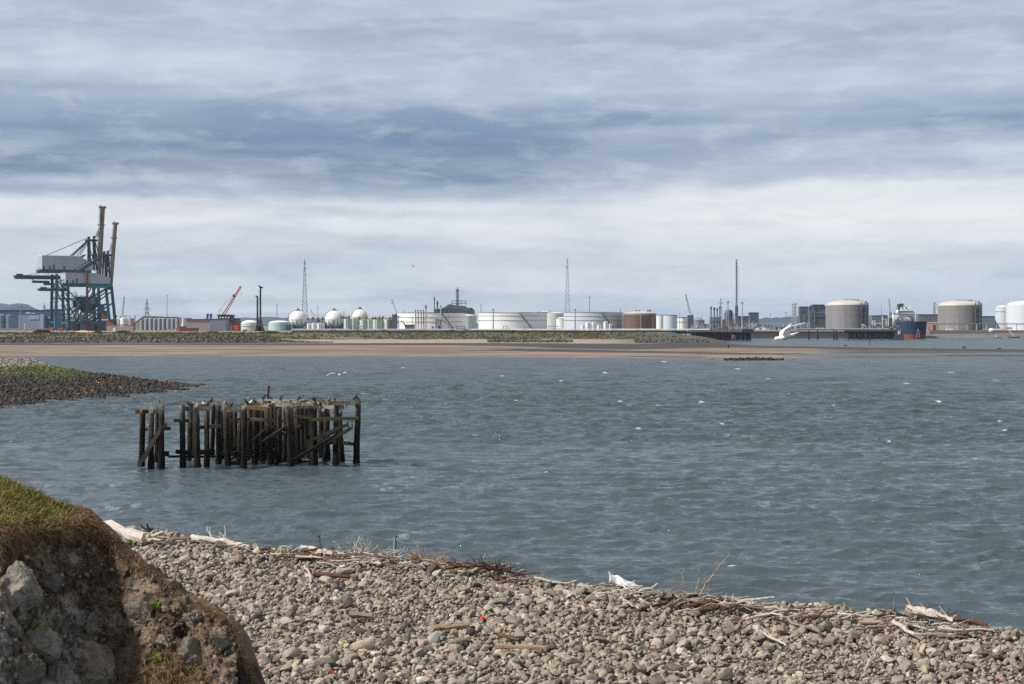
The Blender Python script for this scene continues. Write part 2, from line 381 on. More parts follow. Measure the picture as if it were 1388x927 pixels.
def build_flats():
    pxs = np.concatenate([np.linspace(-2600, -60, 50), np.arange(-50, 1450, 2.), np.linspace(1460, 3600, 40)])
    rows = EYE*F/(np.arange(492, 460.0, -.2)-HZ); rows = rows[rows < 800]
    front = ip(pxs, [(-3000, 482.6), (0, 483), (300, 483), (520, 483), (690, 484), (860, 485.5), (1000, 486.6), (1060, 487.6), (1100, 486), (1388, 484.5), (3600, 484)])
    front = front+.5*(fbm(pxs*.02, pxs*0+4, 3)-.5)
    back = ip(pxs, [(-3000, 440), (870, 440), (925, 462), (960, 466), (1020, 468.5), (1200, 471.2), (1388, 473.5), (3600, 474)])
    Yf = rowY(front, 0); Yb = np.where(back > 441, rowY(np.maximum(back, 441.), 0), 5000)
    Y = rows[:, None]+0*pxs[None]; X = (pxs-CX)[None]/F*Y; PX = pxs[None]+0*Y
    row = EYE*F/Y+HZ
    z = np.minimum(.9*sstep(0, 190, Y-Yf[None])+.012*np.minimum(Y-Yf[None], 30), 1.0)
    right = sstep(930, 1080, PX)
    nz = fbm(X*.02, Y*.012, 4)-.5; bar = .26+.8*nz*sstep(0, 25, Y-Yf[None])
    z = z*(1-right)+np.minimum(z, bar)*right
    rw = EYE*F/Y+HZ; thin = np.maximum(sstep(.5, -.5, rw-479.5+(PX-1080)*.0055-1.6*nz), np.maximum(sstep(1.0, .4, np.abs(rw-484.4-.8*nz))*sstep(1300, 1250, PX), sstep(.8, .3, np.abs(rw-482.3-.8*nz))*sstep(1230, 1290, PX)))
    z = np.where(PX > 1060, z*thin-.25*(1-thin)*sstep(1060, 1130, PX), z)
    z = np.where(Y < Yf[None], -.045*(Yf[None]-Y), z+.25*nz*sstep(20, 60, Y-Yf[None])*(1-right)*.3)
    z = np.where(Y > Yb[None]-20, np.minimum(z, .3-.03*(Y-Yb[None]+20)), z)
    row = (EYE-np.maximum(z, 0))*F/Y+HZ
    # colours: wet pinkish sand, dark weed and mud banks, pale dry sand at the top of the beach
    n1 = fbm(PX*.012, row*.9, 4); n2 = fbm(PX*.05, row*2.2+7, 3)
    c = mixc(lc(118, 103, 91)*np.ones(Y.shape+(3,)), lc(142, 126, 111), sstep(.35, .65, n1))
    c = mixc(c, lc(116, 104, 97), .8*sstep(1.6, 0, front[None]-row))
    lo = ip(pxs, [(-3000, 467.5), (300, 467.5), (600, 467.6), (690, 469), (760, 472), (850, 474), (930, 472), (1000, 471), (1200, 474), (1388, 477)])
    hi = ip(pxs, [(-3000, 465.3), (330, 465.3), (640, 464.8), (700, 465.0), (880, 466), (930, 463), (1000, 465), (1388, 470)])
    band = sstep(-.35, .25, row-hi[None]-1.2*(n2-.5))*sstep(.35, -.35, row-lo[None]-1.8*(n1-.5))
    cen = ip(pxs, [(600, 475.5), (700, 474.3), (830, 476), (1000, 479.5), (1388, 481.5)]); wid = ip(pxs, [(560, -.6), (650, .5), (720, 1.9), (900, 1.3), (1050, 1.0), (1200, .9), (1500, .9)])
    band = np.maximum(band, .8*sstep(1060, 1180, PX)); band = np.maximum(band, sstep(.6, -.4, np.abs(row-cen[None])-wid[None]-1.4*(n2-.5)))
    cen2 = ip(pxs, [(800, 482), (900, 484), (1060, 486.8)]); band = np.maximum(band, .9*sstep(.8, -.4, np.abs(row-cen2[None])-.5-1.3*(n2-.5))*sstep(820, 880, PX)*sstep(1090, 1040, PX))
    c = mixc(c, lc(62, 60, 59), band*.95)
    c = mixc(c, lc(160, 147, 131), sstep(.2, -.4, row-hi[None])*sstep(330, 430, PX)*sstep(900, 800, PX))
    c = mixc(c, lc(84, 84, 76), sstep(.2, -.6, row-hi[None])*(1-sstep(330, 430, PX)*sstep(900, 800, PX))*.8)
    wet = np.clip(.3+sstep(3, 0, front[None]-row), 0, 1)
    V = np.stack([X, Y, z], -1).reshape(-1, 3)
    o = grid_mesh('sand_flat', V, len(rows), len(pxs), sand_mat(), True, {'col': c.reshape(-1, 3), 'wet': wet.ravel()}); o['kind'] = 'structure'
def bank_h(PX, Y):
    """height of the far bank and the made ground behind it"""
    X = (PX-CX)/F*Y
    rockside = sstep(420, 330, PX)
    za = np.interp(Y, [700, 722, 745, 806, 830], [.2, .8, 2.7, GZ-.1, GZ]); zb = np.interp(Y, [700, 722, 772, 828, 850], [.2, .8, 2.0, GZ-.1, GZ])
    z = za*rockside+zb*(1-rockside)
    end = sstep(118, 84, X+14*(vnoise(Y*.03, Y*0+3)-.5))
    basin = sstep(1072, 1118, Y+6*vnoise(X*.02, Y*0)); k = np.maximum(end, basin)
    return np.where(Y > 690, -2.5+(z+2.5)*k, z)
def build_bank():
    pxs = np.concatenate([np.linspace(-2600, -60, 50), np.arange(-50, 1450, 3.), np.linspace(1460, 3600, 40)])
    Yr = np.concatenate([np.arange(715, 860, 2.5), np.arange(862, 1060, 8), np.arange(1062, 1130, 3), np.geomspace(1135, 30000, 60)])
    Y = Yr[:, None]+0*pxs[None]; PX = pxs[None]+0*Y; X = (PX-CX)/F*Y
    z = bank_h(PX, Y)+.5*(fbm(X*.05, Y*.05, 3)-.5)*sstep(735, 760, Y)*sstep(1000, 900, Y)
    n = fbm(X*.03, Y*.05, 4); n2 = fbm(X*.12, Y*.12, 3)
    c = mixc(lc(84, 88, 62)*np.ones(Y.shape+(3,)), lc(108, 102, 76), sstep(.4, .62, n)); c = mixc(c, lc(72, 74, 56), sstep(.52, .7, n2)*.8)
    c = mixc(c, lc(94, 92, 92), sstep(748, 738, Y)*sstep(430, 330, PX))
    c = mixc(c, lc(160, 146, 130), sstep(775, 765, Y+14*(n2-.5))*sstep(360, 430, PX)*sstep(940, 840, PX))
    c = mixc(c, lc(82, 79, 72), sstep(30, 75, X)*sstep(900, 850, Y)*.85)
    c = mixc(c, lc(132, 128, 124), sstep(860, 900, Y))
    c = mixc(c, lc(104, 100, 98), sstep(930, 1000, PX)*sstep(1000, 1050, Y)*sstep(1130, 1110, Y)*(.5+.5*n))
    V = np.stack([X, Y, z], -1).reshape(-1, 3)
    o = grid_mesh('bank_ground', V, len(Yr), len(pxs), sand_mat_plain(), True, {'col': c.reshape(-1, 3), 'wet': 0*Y.ravel()}); o['kind'] = 'structure'
def sand_mat_plain():
    m, t, b = newmat('bank_soil'); geo = t.new('ShaderNodeNewGeometry').outputs['Position']
    a = t.new('ShaderNodeAttribute', attribute_name='col').outputs['Color']
    n = t.noise(geo, .35, 5, .7)
    t.link(t.mix(1., a, t.ramp(n, [(.3, .6), (.55, 1.), (.75, 1.25)]), 'MULTIPLY'), b.inputs['Base Color']); b.inputs['Roughness'].default_value = .95
    return m
def stone_mat(name, objinfo=False, cols=None, bump=.01, scale=14.):
    m, t, b = newmat(name)
    rnd = t.new('ShaderNodeObjectInfo').outputs['Random'] if objinfo else t.new('ShaderNodeAttribute', attribute_name='rnd').outputs['Fac']
    geo = t.new('ShaderNodeNewGeometry').outputs['Position']
    base = t.new('ShaderNodeAttribute', attribute_name='col').outputs['Color'] if cols is None else t.ramp(rnd, cols)
    n = t.noise(geo, scale, 6, .7); n2 = t.noise(geo, scale*.3, 3, .5)
    f = t.math('ADD', t.math('MULTIPLY', n, .6), t.math('MULTIPLY', n2, .4))
    t.link(t.mix(1., base, t.ramp(f, [(.3, .55), (.5, 1.), (.68, 1.25)]), 'MULTIPLY'), b.inputs['Base Color'])
    b.inputs['Roughness'].default_value = .88; b.inputs['Specular IOR Level'].default_value = .25
    bp = t.new('ShaderNodeBump'); bp.inputs['Distance'].default_value = bump; t.link(n, bp.inputs['Height']); t.link(bp.outputs[0], b.inputs['Normal'])
    return m
def build_revetment():
    r = np.random.default_rng(11); sh_ = hull_stones(10, 3)
    n = 7500; PX = r.uniform(-260, 450, n); Y = r.uniform(716, 752, n)+0*PX; Y = np.where(PX > 330, np.minimum(Y, 752-(PX-330)*.25+r.normal(0, 2, n)), Y)
    z = bank_h(PX, Y); X = (PX-CX)/F*Y; size = r.lognormal(-.95, .4, n).clip(.2, .85)
    v = r.random((n, 1)); cols = (lc(50, 50, 50)*(1-v)+lc(128, 124, 118)*v)*(.45+1.0*fbm(X*.06, Y*.09, 3))[:, None]; cols = np.where(r.random((n, 1)) < .45, cols*.3, cols)
    m = stone_mat('armour_stone', bump=.05, scale=1.5)
    o = scatter_hulls('rock_armour', sh_, np.stack([X, Y, z+.1*size], 1), size, m, r, cols, .6); o['kind'] = 'stuff'
    # low black rocks on the upper beach and at the end of the bank
    n = 900; PX = r.uniform(662, 776, n); Y = r.normal(742, 7, n); PX2 = r.uniform(860, 960, 700); Y2 = r.normal(742, 11, 700); X2 = (PX2-CX)/F*Y2
    k = X2 < 92; PX = np.concatenate([PX, PX2[k]]); Y = np.concatenate([Y, Y2[k]]); n = len(PX); size = r.lognormal(-.6, .4, n).clip(.2, 1.3)
    v = r.random((n, 1)); cols = lc(52, 52, 50)*(1-v)+lc(104, 100, 94)*v
    o = scatter_hulls('shore_rubble', sh_, np.stack([(PX-CX)/F*Y, Y, np.maximum(bank_h(PX, Y), .3)+.1], 1), size, m, r, cols, .6); o['kind'] = 'stuff'
    # weed covered stones on the low point of the bar
    n = 420; PX = r.normal(1020, 15, n); Y = r.normal(415, 3, n); size = r.lognormal(-1.1, .4, n).clip(.12, .8); v = r.random((n, 1))
    o = scatter_hulls('bar_rubble', sh_, np.stack([(PX-CX)/F*Y, Y, .08+0*Y], 1), size, m, r, lc(36, 36, 34)*(1-v)+lc(62, 60, 55)*v, .6); o['kind'] = 'stuff'
def leafmat(name, cols):
    m, t, b = newmat(name); a = t.new('ShaderNodeAttribute', attribute_name='rnd').outputs['Fac']
    t.link(t.ramp(a, cols), b.inputs['Base Color']); b.inputs['Roughness'].default_value = .8; b.inputs['Specular IOR Level'].default_value = .2
    return m
def clump_mesh(name, pos, size, leaves, mat, r, leaf=.35, flat=.7):
    """tufts of small leaf faces, joined"""
    n = len(pos); k = leaves
    d = r.normal(size=(n, k, 3)); d /= np.linalg.norm(d, axis=-1, keepdims=True); d[..., 2] = np.abs(d[..., 2])
    c = pos[:, None]+d*(r.random((n, k, 1))**.5)*size[:, None, None]*np.array([1, 1, flat])
    a = r.normal(size=(n, k, 3)); b = r.normal(size=(n, k, 3)); s = size[:, None, None]*leaf
    a = a/np.linalg.norm(a, axis=-1, keepdims=True)*s; b = b/np.linalg.norm(b, axis=-1, keepdims=True)*s*.6
    V = np.stack([c-a, c+b, c+a, c-b], 2).reshape(-1, 3); q = np.arange(len(V)).reshape(-1, 4)
    rn = np.repeat((r.random((n, 1))*.6+r.random((n, k))*.4).ravel(), 4)
    return np_mesh(bpy.data.meshes.new(name), name, V, q, mat, False, {'rnd': rn})
def build_bank_plants():
    r = np.random.default_rng(21)
    n = 12000; PX = r.uniform(-300, 935, n); Y = r.uniform(738, 850, n); X = (PX-CX)/F*Y
    ok = (np.where(PX < 380, Y > 738+10*r.random(n), Y > 772)) & (X < 84-50*r.random(n)) & (fbm(X*.04, Y*.04, 3)+.2*r.random(n) > .42); PX, Y, X = PX[ok], Y[ok], X[ok]
    m = leafmat('bank_grass', [(0, lin(58, 62, 42)), (.4, lin(90, 92, 62)), (.75, lin(122, 112, 84)), (1, lin(78, 74, 58))])
    o = clump_mesh('bank_grass', np.stack([X, Y, bank_h(PX, Y)], 1), r.uniform(.35, .95, len(X)), 9, m, r, .45, .8); o['kind'] = 'stuff'
    mb = leafmat('bush_leaf', [(0, lin(38, 42, 30)), (.5, lin(62, 62, 44)), (1, lin(88, 82, 60))]); bark = paint('bark', lin(70, 58, 46), .9)
    B = [(57, 826, 26, 7.5, 'wide dark bramble bush at the foot of the cranes, below the blue shed'), (168, 826, 34, 5.5, 'long dark hedge like bush beside the orange barge hull'), (133, 830, 12, 6, 'dark round bush standing before the crane wheels'),
         (288, 835, 26, 4.6, 'low dark bush along the base of the grey shed'), (366, 835, 36, 5, 'reddish dark bush mound behind the black piling rigs'), (14, 828, 16, 3.4, 'small low bush at the near end of the blue shed'),
         (219, 838, 18, 2.8, 'low scrub bush below the row of grey silos'), (626, 838, 9, 3, 'small dark bush at the edge of the white tank wall'), (420, 838, 14, 2.8, 'low bush below the first white gas sphere')]
    for px, Y, w, h, lab in B:
        s = Y/F; T = thing('bush', lab, 'bush', at(px, Y, GZ-.4), group='bushes on the far bank')
        k = int(w*3); xs = r.uniform(-w/2, w/2, k)*s; hh = h*s*(1-(2*xs/(w*s))**2)**.6*r.uniform(.6, 1.05, k)
        pos = np.stack([xs, r.normal(0, 1.4, k), hh*.45], 1)
        o = clump_mesh('foliage', pos, np.maximum(hh*.5, .5), 26, mb, r, .28, 1.); o.parent = T
        M = MB()
        for q in range(3): x = random.uniform(-.35, .35)*w*s; M = MB(); M.tube((x, 0, 0), (x+random.uniform(-.4, .4), random.uniform(-.4, .4), h*s*.5), .09, .04, 5); M.build('stem', bark, T)
def build_hills():
    m = paint('hill_haze_blue', lin(62, 84, 104), .95, .3, .002, 1.)  # blue of the distant air is put into the base colour
    def ridge(name, Y, pts, thick):
        M = MB(); s = Y/F; vs = []
        x0, x1 = pts[0][0], pts[-1][0]; nx = 90; nd = 8
        P = np.linspace(x0, x1, nx)
        top = np.interp(P, [p[0] for p in pts], [p[1] for p in pts]); rr = np.random.default_rng(3)
        V = []
        for k in range(nd+1):
            u = k/nd
            for j, p in enumerate(P):
                h = max(0, (EYE-(top[j]-HZ)*s)-GZ)*math.sin(math.pi*u)*(1+.05*math.sin(p*.9+k)+.05*rr.normal())
                V.append(((p-CX)/F*Y, Y+(u-.5)*thick, GZ-1+h))
        o = grid_mesh(name, np.array(V), nd+1, nx, m, True); o['kind'] = 'structure'
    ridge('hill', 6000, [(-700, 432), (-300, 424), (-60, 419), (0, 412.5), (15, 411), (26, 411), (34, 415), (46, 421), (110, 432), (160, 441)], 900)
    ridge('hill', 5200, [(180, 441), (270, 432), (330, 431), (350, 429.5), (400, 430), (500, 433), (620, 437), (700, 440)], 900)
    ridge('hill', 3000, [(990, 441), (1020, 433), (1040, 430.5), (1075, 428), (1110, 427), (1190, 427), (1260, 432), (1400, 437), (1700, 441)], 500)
build_flats(); build_bank(); build_revetment(); build_bank_plants(); build_hills()
# ---------------------------------------------------------------- stony spit
def spit_lines():
    pf = [(-700, 172), (-200, 172), (0, 178), (60, 190), (130, 198), (200, 213), (245, 227), (266, 232)]
    pc = [(-700, 318), (0, 312), (45, 309), (58, 290), (70, 268), (110, 252), (160, 246), (210, 240), (266, 235)]
    zc = [(-700, 2.8), (0, 2.55), (45, 2.35), (70, 2.0), (110, 1.65), (160, 1.15), (210, .62), (250, .22), (266, .02)]
    return pf, pc, zc
def spit_h(PX, Y):
    pf, pc, zc = spit_lines(); Yf = ip(PX, pf); Yc = ip(PX, pc); Zc = ip(PX, zc)
    u = np.clip((Y-Yf)/(Yc-Yf), -1, 1); return np.where(Y < Yc, Zc*np.where(u > 0, np.abs(u)**.8, 0)-.03*np.maximum(Yf-Y, 0), Zc-(Y-Yc)*.12)
def build_spit():
    pxs = np.concatenate([np.linspace(-650, -20, 60), np.arange(-16, 268, 2.)]); Yr = np.arange(150, 345, 1.2)
    Y = Yr[:, None]+0*pxs[None]; PX = pxs[None]+0*Y; X = (PX-CX)/F*Y; z = np.maximum(spit_h(PX, Y), -1.5)+.16*(fbm(X*.3, Y*.3, 3)-.5)
    def zone(PX, Y, z):
        n = fbm((PX-CX)/F*Y*.12, Y*.08, 3); zz = z+.7*(n-.5); c = mixc(lc(66, 62, 58)*np.ones(PX.shape+(3,)), lc(142, 137, 128), sstep(1.62, 1.9, zz))
        w = sstep(1.2, 1.45, zz)*sstep(1.95, 1.7, zz)*sstep(150, 105, PX); return mixc(c, lc(92, 100, 56), .7*w), w
    c, _ = zone(PX, Y, z)
    o = grid_mesh('spit_ground', np.stack([X, Y, z-.05], -1).reshape(-1, 3), len(Yr), len(pxs), MATS_soil, True, {'col': c.reshape(-1, 3)*.7, 'wet': 0*Y.ravel()}); o['kind'] = 'structure'
    r = np.random.default_rng(31); sh_ = hull_stones(12, 9, (10, 15))
    n = 42000; PX = r.uniform(-110, 268, n); Y = r.uniform(168, 318, n); z = spit_h(PX, Y); ok = (z > -.12)
    PX, Y, z = PX[ok], Y[ok], z[ok]; X = (PX-CX)/F*Y; n = len(X); size = r.lognormal(-1.7, .36, n).clip(.08, .5)
    c, w = zone(PX, Y, z); v = r.random((n, 1)); c = c*(.5+.9*v); c = np.where(r.random((n, 1)) < .05, lc(112, 98, 86), c)
    o = scatter_hulls('cobble_spit', sh_, np.stack([X, Y, z+.25*size], 1), size, stone_mat('spit_stone', bump=.02, scale=5), r, c, .6); o['kind'] = 'stuff'
    # skerries trailing off the tip
    n = 60; PX = np.concatenate([r.uniform(240, 276, n), r.normal(246, 6, 26)]); Y = np.concatenate([r.normal(238, 1.2, n)+(PX[:n]-255)*.06, r.normal(226, .7, 26)]); n = len(PX)
    o = scatter_hulls('skerry_stones', sh_, np.stack([(PX-CX)/F*Y, Y, .0*Y], 1), r.lognormal(-1.5, .35, n).clip(.1, .5), bpy.data.materials['spit_stone'], r, np.tile(lc(60, 58, 54), (n, 1)), .6); o['kind'] = 'stuff'
    m = leafmat('green_weed', [(0, lin(54, 66, 30)), (.5, lin(86, 100, 46)), (1, lin(104, 108, 62))])
    n = 6000; PX = r.uniform(-110, 130, n); Y = r.uniform(190, 300, n); z = spit_h(PX, Y); _, w = zone(PX, Y, z); ok = (w > .3+.5*r.random(n)) & (z > 0); PX, Y, z = PX[ok], Y[ok], z[ok]
    o = clump_mesh('weed_cover', np.stack([(PX-CX)/F*Y, Y, z+.12], 1), r.uniform(.1, .26, len(PX)), 10, m, r, .45, .5); o['kind'] = 'stuff'
MATS_soil = bpy.data.materials['bank_soil']
build_spit()
# ---------------------------------------------------------------- near cobble beach
def beach_d(X, Y): return (X+13.7)*.595+(Y-55.4)*.804+.5*np.sin(X*.55)+.3*np.sin(X*1.3+1)
def beach_h(X, Y):
    d = beach_d(X, Y)
    return np.where(d > 0, 2-.30*d, 2-.28*(1-np.exp(np.minimum(d, 0)/3)))+.22*(fbm(X*.25, Y*.25, 3)-.5)*sstep(2.5, -1, d)
def bh(x, y): return float(beach_h(np.array([x]), np.array([y]))[0])
def bon(px, row, dz=0.):
    z = 1.85
    for _ in range(6): p = on(px, row, z); z = min(bh(p.x, p.y), 2.2)
    return Vector((p.x, p.y, z+dz))
BEACH_COLS = [(0, lin(84, 78, 72)), (.14, lin(124, 115, 104)), (.36, lin(156, 145, 130)), (.56, lin(141, 132, 119)), (.74, lin(178, 167, 151)), (.88, lin(150, 134, 117)), (.95, lin(132, 131, 127)), (1, lin(202, 194, 181))]
def build_beach():
    x = np.arange(-40, 60, .35); y = np.arange(8, 75, .35); Y = y[:, None]+0*x[None]; X = x[None]+0*Y
    z = np.maximum(beach_h(X, Y), -2)-.06
    n = fbm(X*.8, Y*.8, 3); c = mixc(lc(92, 84, 74)*np.ones(Y.shape+(3,)), lc(122, 112, 100), n)
    o = grid_mesh('beach_ground', np.stack([X, Y, z], -1).reshape(-1, 3), len(y), len(x), MATS_soil, True, {'col': c.reshape(-1, 3), 'wet': 0*Y.ravel()}); o['kind'] = 'structure'
    r = np.random.default_rng(41)
    big = hull_stones(20, 17, (14, 24), .10); small = hull_stones(24, 18, (11, 17))
    n = 120000; X = r.uniform(-22, 24, n); Y = r.uniform(28.5, 63, n); d = beach_d(X, Y)
    px = X/Y*F+CX; ok = (d < 4.2) & (px > 60) & (px < 1620); X, Y, d = X[ok], Y[ok], d[ok]; n = len(X)
    size = r.lognormal(-2.84, .44, n).clip(.028, .2)*(1+.35*(fbm(X*.4, Y*.4, 3)-.5)*2)
    z = beach_h(X, Y)+size*r.uniform(-.15, .45, n)
    ang = size/Y; inview = (X/Y*F+CX > 150) & (X/Y*F+CX < 1380) & (Y > 32.5) & (d < 0); order = np.argsort(-(ang*inview)); ind = order[:280]
    rest = np.ones(n, bool); rest[ind] = False
    P = np.stack([X, Y, z], 1); bigm = rest & (ang > .0021); sm = rest & ~bigm
    mst = stone_mat('beach_stone_rest', False, BEACH_COLS, .006, 22.)
    # stuff: the mass of cobbles that cannot be counted
    a = scatter_hulls('cobbles', big, P[bigm], size[bigm], mst, r, None, .55); a['kind'] = 'stuff'
    b = scatter_hulls('shingle', small, P[sm], size[sm], mst, r, None, .6); b['kind'] = 'stuff'
    mi = stone_mat('beach_stone', True, BEACH_COLS, .006, 22.)
    mes = []
    for V, fq2 in big: me = np_mesh(bpy.data.meshes.new('beach_stone'), 'tmp', V, fq2, mi, False); mes.append(me.data); bpy.data.objects.remove(me)
    proto = bpy.data.objects.new('beach_stone', mes[0])
    tag(proto, 'larger grey brown cobble standing out on the stony beach', 'stone', 'larger cobbles on the beach')
    for j, i in enumerate(ind):
        o = proto if j == 0 else proto.copy()
        o.data = mes[j % len(mes)]; COL.objects.link(o); o.location = P[i]+np.array([0, 0, .15*size[i]]); s = float(size[i]); o.scale = (s, s, s)
        o.rotation_euler = (r.normal(0, .35), r.normal(0, .35), r.uniform(0, 6.28))
build_beach()
# ================================================================ earth bluff close by
RIDGE = [(-400, 690), (-260, 640), (-60, 640), (0, 645), (40, 662), (75, 681), (115, 689), (140, 712), (165, 740), (200, 768), (240, 800), (268, 814), (305, 835), (320, 852), (326, 876), (336, 905), (348, 927), (385, 1010), (450, 1200), (520, 1500), (570, 1760)]
def bl_D(px): return ip(px, [(-400, 15.), (-100, 14.5), (140, 13.6), (322, 12.4), (570, 11.6)])
def bl_g(px): return ip(px, [(-400, 110), (-100, 95), (0, 74), (40, 50), (80, 32), (115, 14), (150, 8), (400, 5)])
def bl_pos(px, row):
    R = ip(px, RIDGE); g = bl_g(px); D0 = bl_D(px); k = np.clip((row-R)/g, 0, 1)
    D = D0-2.0*(g/74)*k-.0042*np.maximum(row-R-g, 0)
    x = (px-CX)/F*D; z = EYE-(row-HZ)/F*D
    return np.stack([x, D, z], -1), k, row-R-g
def worley(P, sc, seed):
    """distance to the nearest and second nearest of a jittered lattice of points"""
    r = np.random.default_rng(seed); J = r.random((16, 16, 16, 3)); Q = P*sc; c0 = np.floor(Q).astype(int); d1 = np.full(len(P), 9.); d2 = d1.copy()
    for dx in (-1, 0, 1):
        for dy in (-1, 0, 1):
            for dz in (-1, 0, 1):
                c = c0+np.array([dx, dy, dz]); p = c+J[c[:, 0] & 15, c[:, 1] & 15, c[:, 2] & 15]; d = np.linalg.norm((Q-p)*np.array([1, .8, 1.15]), axis=1)
                d2 = np.where(d < d1, d1, np.minimum(d2, d)); d1 = np.minimum(d1, d)
    return d1, d2
def bl_disp(P, amp, rock=0.):
    out = np.empty(len(P))
    for i, p in enumerate(P):
        v = Vector(p); out[i] = mn.fractal(v*1.1, .9, 2.1, 5)*.19-abs(mn.fractal(v*2.4+Vector((5, 1, 3)), .8, 2.2, 5))*.13
    Pw = P+.12*np.stack([np.sin(P[:, 2]*5+P[:, 0]*3), np.sin(P[:, 0]*4), np.sin(P[:, 0]*6+1+P[:, 2]*2)], 1)
    a1, a2 = worley(Pw, 1.9, 4); b1, b2 = worley(Pw, 5.2, 5); c1, c2 = worley(Pw, 12., 6)
    out += (np.clip(a2-a1, 0, .55)*.34-.09)*(.35+.65*rock)+(np.clip(b2-b1, 0, .5)*.15-.03)*(.6+.4*rock)+(np.clip(c2-c1, 0, .5)*.05)
    return out*amp
def bluff_mat():
    m, t, b = newmat('bluff_earth'); geo = t.new('ShaderNodeNewGeometry').outputs['Position']
    a = t.new('ShaderNodeAttribute', attribute_name='col').outputs['Color']
    n = t.noise(geo, 3.2, 8, .7); n2 = t.noise(geo, 26, 6, .7); vo = t.new('ShaderNodeTexVoronoi'); vo.inputs['Scale'].default_value = 22; t.link(geo, vo.inputs['Vector'])
    vo2 = t.new('ShaderNodeTexVoronoi'); vo2.inputs['Scale'].default_value = 48; t.link(geo, vo2.inputs['Vector'])
    col = t.mix(1., a, t.ramp(n, [(.3, .42), (.5, .95), (.7, 1.5)]), 'MULTIPLY'); col = t.mix(1., col, t.ramp(n2, [(.3, .55), (.52, 1.), (.7, 1.5)]), 'MULTIPLY')
    peb = t.math('LESS_THAN', vo.outputs['Distance'], .22); pr = t.new('ShaderNodeSeparateColor'); t.link(vo.outputs['Color'], pr.inputs[0])
    pm = t.math('MULTIPLY', peb, t.math('GREATER_THAN', pr.outputs[0], .72)); earth = t.new('ShaderNodeAttribute', attribute_name='earth').outputs['Fac']
    col = t.mix(t.math('MULTIPLY', pm, earth), col, lin(134, 124, 112))
    t.link(col, b.inputs['Base Color']); b.inputs['Roughness'].default_value = .95; b.inputs['Specular IOR Level'].default_value = .15
    bp = t.new('ShaderNodeBump'); bp.inputs['Distance'].default_value = .035
    hh = t.math('ADD', t.math('ADD', n2, t.math('MULTIPLY', n, .9)), t.math('MULTIPLY', t.math('SUBTRACT', .4, vo2.outputs['Distance']), .7)); t.link(hh, bp.inputs['Height']); t.link(bp.outputs[0], b.inputs['Normal'])
    return m
def build_bluff():
    pxs = np.concatenate([np.arange(-400, -30, 8.), np.arange(-28, 360, 2.), np.arange(362, 572, 6.)])
    v = np.concatenate([np.arange(0, 300, 2.2), np.geomspace(304, 1500, 40)])
    PX = pxs[None]+0*v[:, None]; row = ip(PX, RIDGE)+v[:, None]
    P, k, below = bl_pos(PX, row); sh0 = P.shape; Pf = P.reshape(-1, 3)
    face = sstep(-8, 22, below).ravel(); amp = .12+.95*face; rock = (sstep(190, 90, PX+.25*(row-880))*sstep(770, 830, row)).ravel(); d = bl_disp(Pf, amp, rock)
    edge = np.minimum(1, .3+v/26.)[:, None]+0*PX; dirv = np.array([.28, -.85, .35]); Pf = Pf+d[:, None]*dirv*(.25+.75*edge.ravel())[:, None]
    P = Pf.reshape(sh0)
    back = []
    for dy, dz in ((7, -6.5), (3.6, -2.6), (1.7, -.8), (.7, -.2), (.25, -.04)):
        q = P[0].copy(); q[:, 1] += dy; q[:, 2] += dz; q[:, 0] *= 1+dy*.01; q[:, 2] += .35*bl_disp(q, np.ones(len(q))); back.append(q)
    rowsP = np.concatenate([np.stack(back)[::1], P], 0)
    n = fbm(PX*.05, row*.05, 4)
    earth = mixc(lc(104, 88, 72)*np.ones(PX.shape+(3,)), lc(140, 123, 104), sstep(.42, .62, n)); earth = mixc(earth, lc(54, 47, 41), sstep(.5, .38, n)*.8)
    n3 = fbm(PX*.03+9, row*.03, 3); earth = mixc(earth, lc(132, 108, 82), sstep(.5, .62, n3)*.6)
    rk = rock.reshape(PX.shape); n4 = fbm(PX*.045+31, row*.06, 4); earth = mixc(earth, mixc(lc(122, 114, 103)*np.ones(PX.shape+(3,)), lc(172, 165, 153), sstep(.42, .62, n4)), np.clip(rk*1.1-.45*sstep(.56, .66, fbm(PX*.06, row*.06+50, 3)), 0, 1))
    fringe = sstep(30, 4, np.abs(below-2+10*(n-.5)))*sstep(230, 150, PX)
    c = mixc(earth, lc(138, 112, 82), fringe*.85)
    top = sstep(-2, -16, below+18*(n-.5))*sstep(112, 62, PX); c = mixc(c, lc(104, 108, 56), top)
    c = mixc(c, lc(146, 126, 86), top*sstep(.46, .6, fbm(PX*.04+3, row*.08, 3)))
    cb = np.repeat(c[:1], len(back), 0); call = np.concatenate([cb, c], 0)
    em = np.concatenate([np.zeros((len(back), len(pxs))), sstep(0, 14, below)], 0)
    V = rowsP[::-1].reshape(-1, 3); call = call[::-1].reshape(-1, 3); em = em[::-1].ravel()
    o = grid_mesh('bluff_ground', V, rowsP.shape[0], len(pxs), bluff_mat(), True, {'col': call, 'earth': em}); o['kind'] = 'structure'
    return o
BL = build_bluff()
_dg = bpy.context.evaluated_depsgraph_get()
from mathutils.bvhtree import BVHTree
_BV = BVHTree.FromObject(BL, _dg)
def hit(px, row):
    d = Vector(((px-CX)/F, 1, -(row-HZ)/F)).normalized(); h = _BV.ray_cast(Vector((0, 0, EYE)), d, 40); return (h[0], h[1]) if h[0] else (None, None)
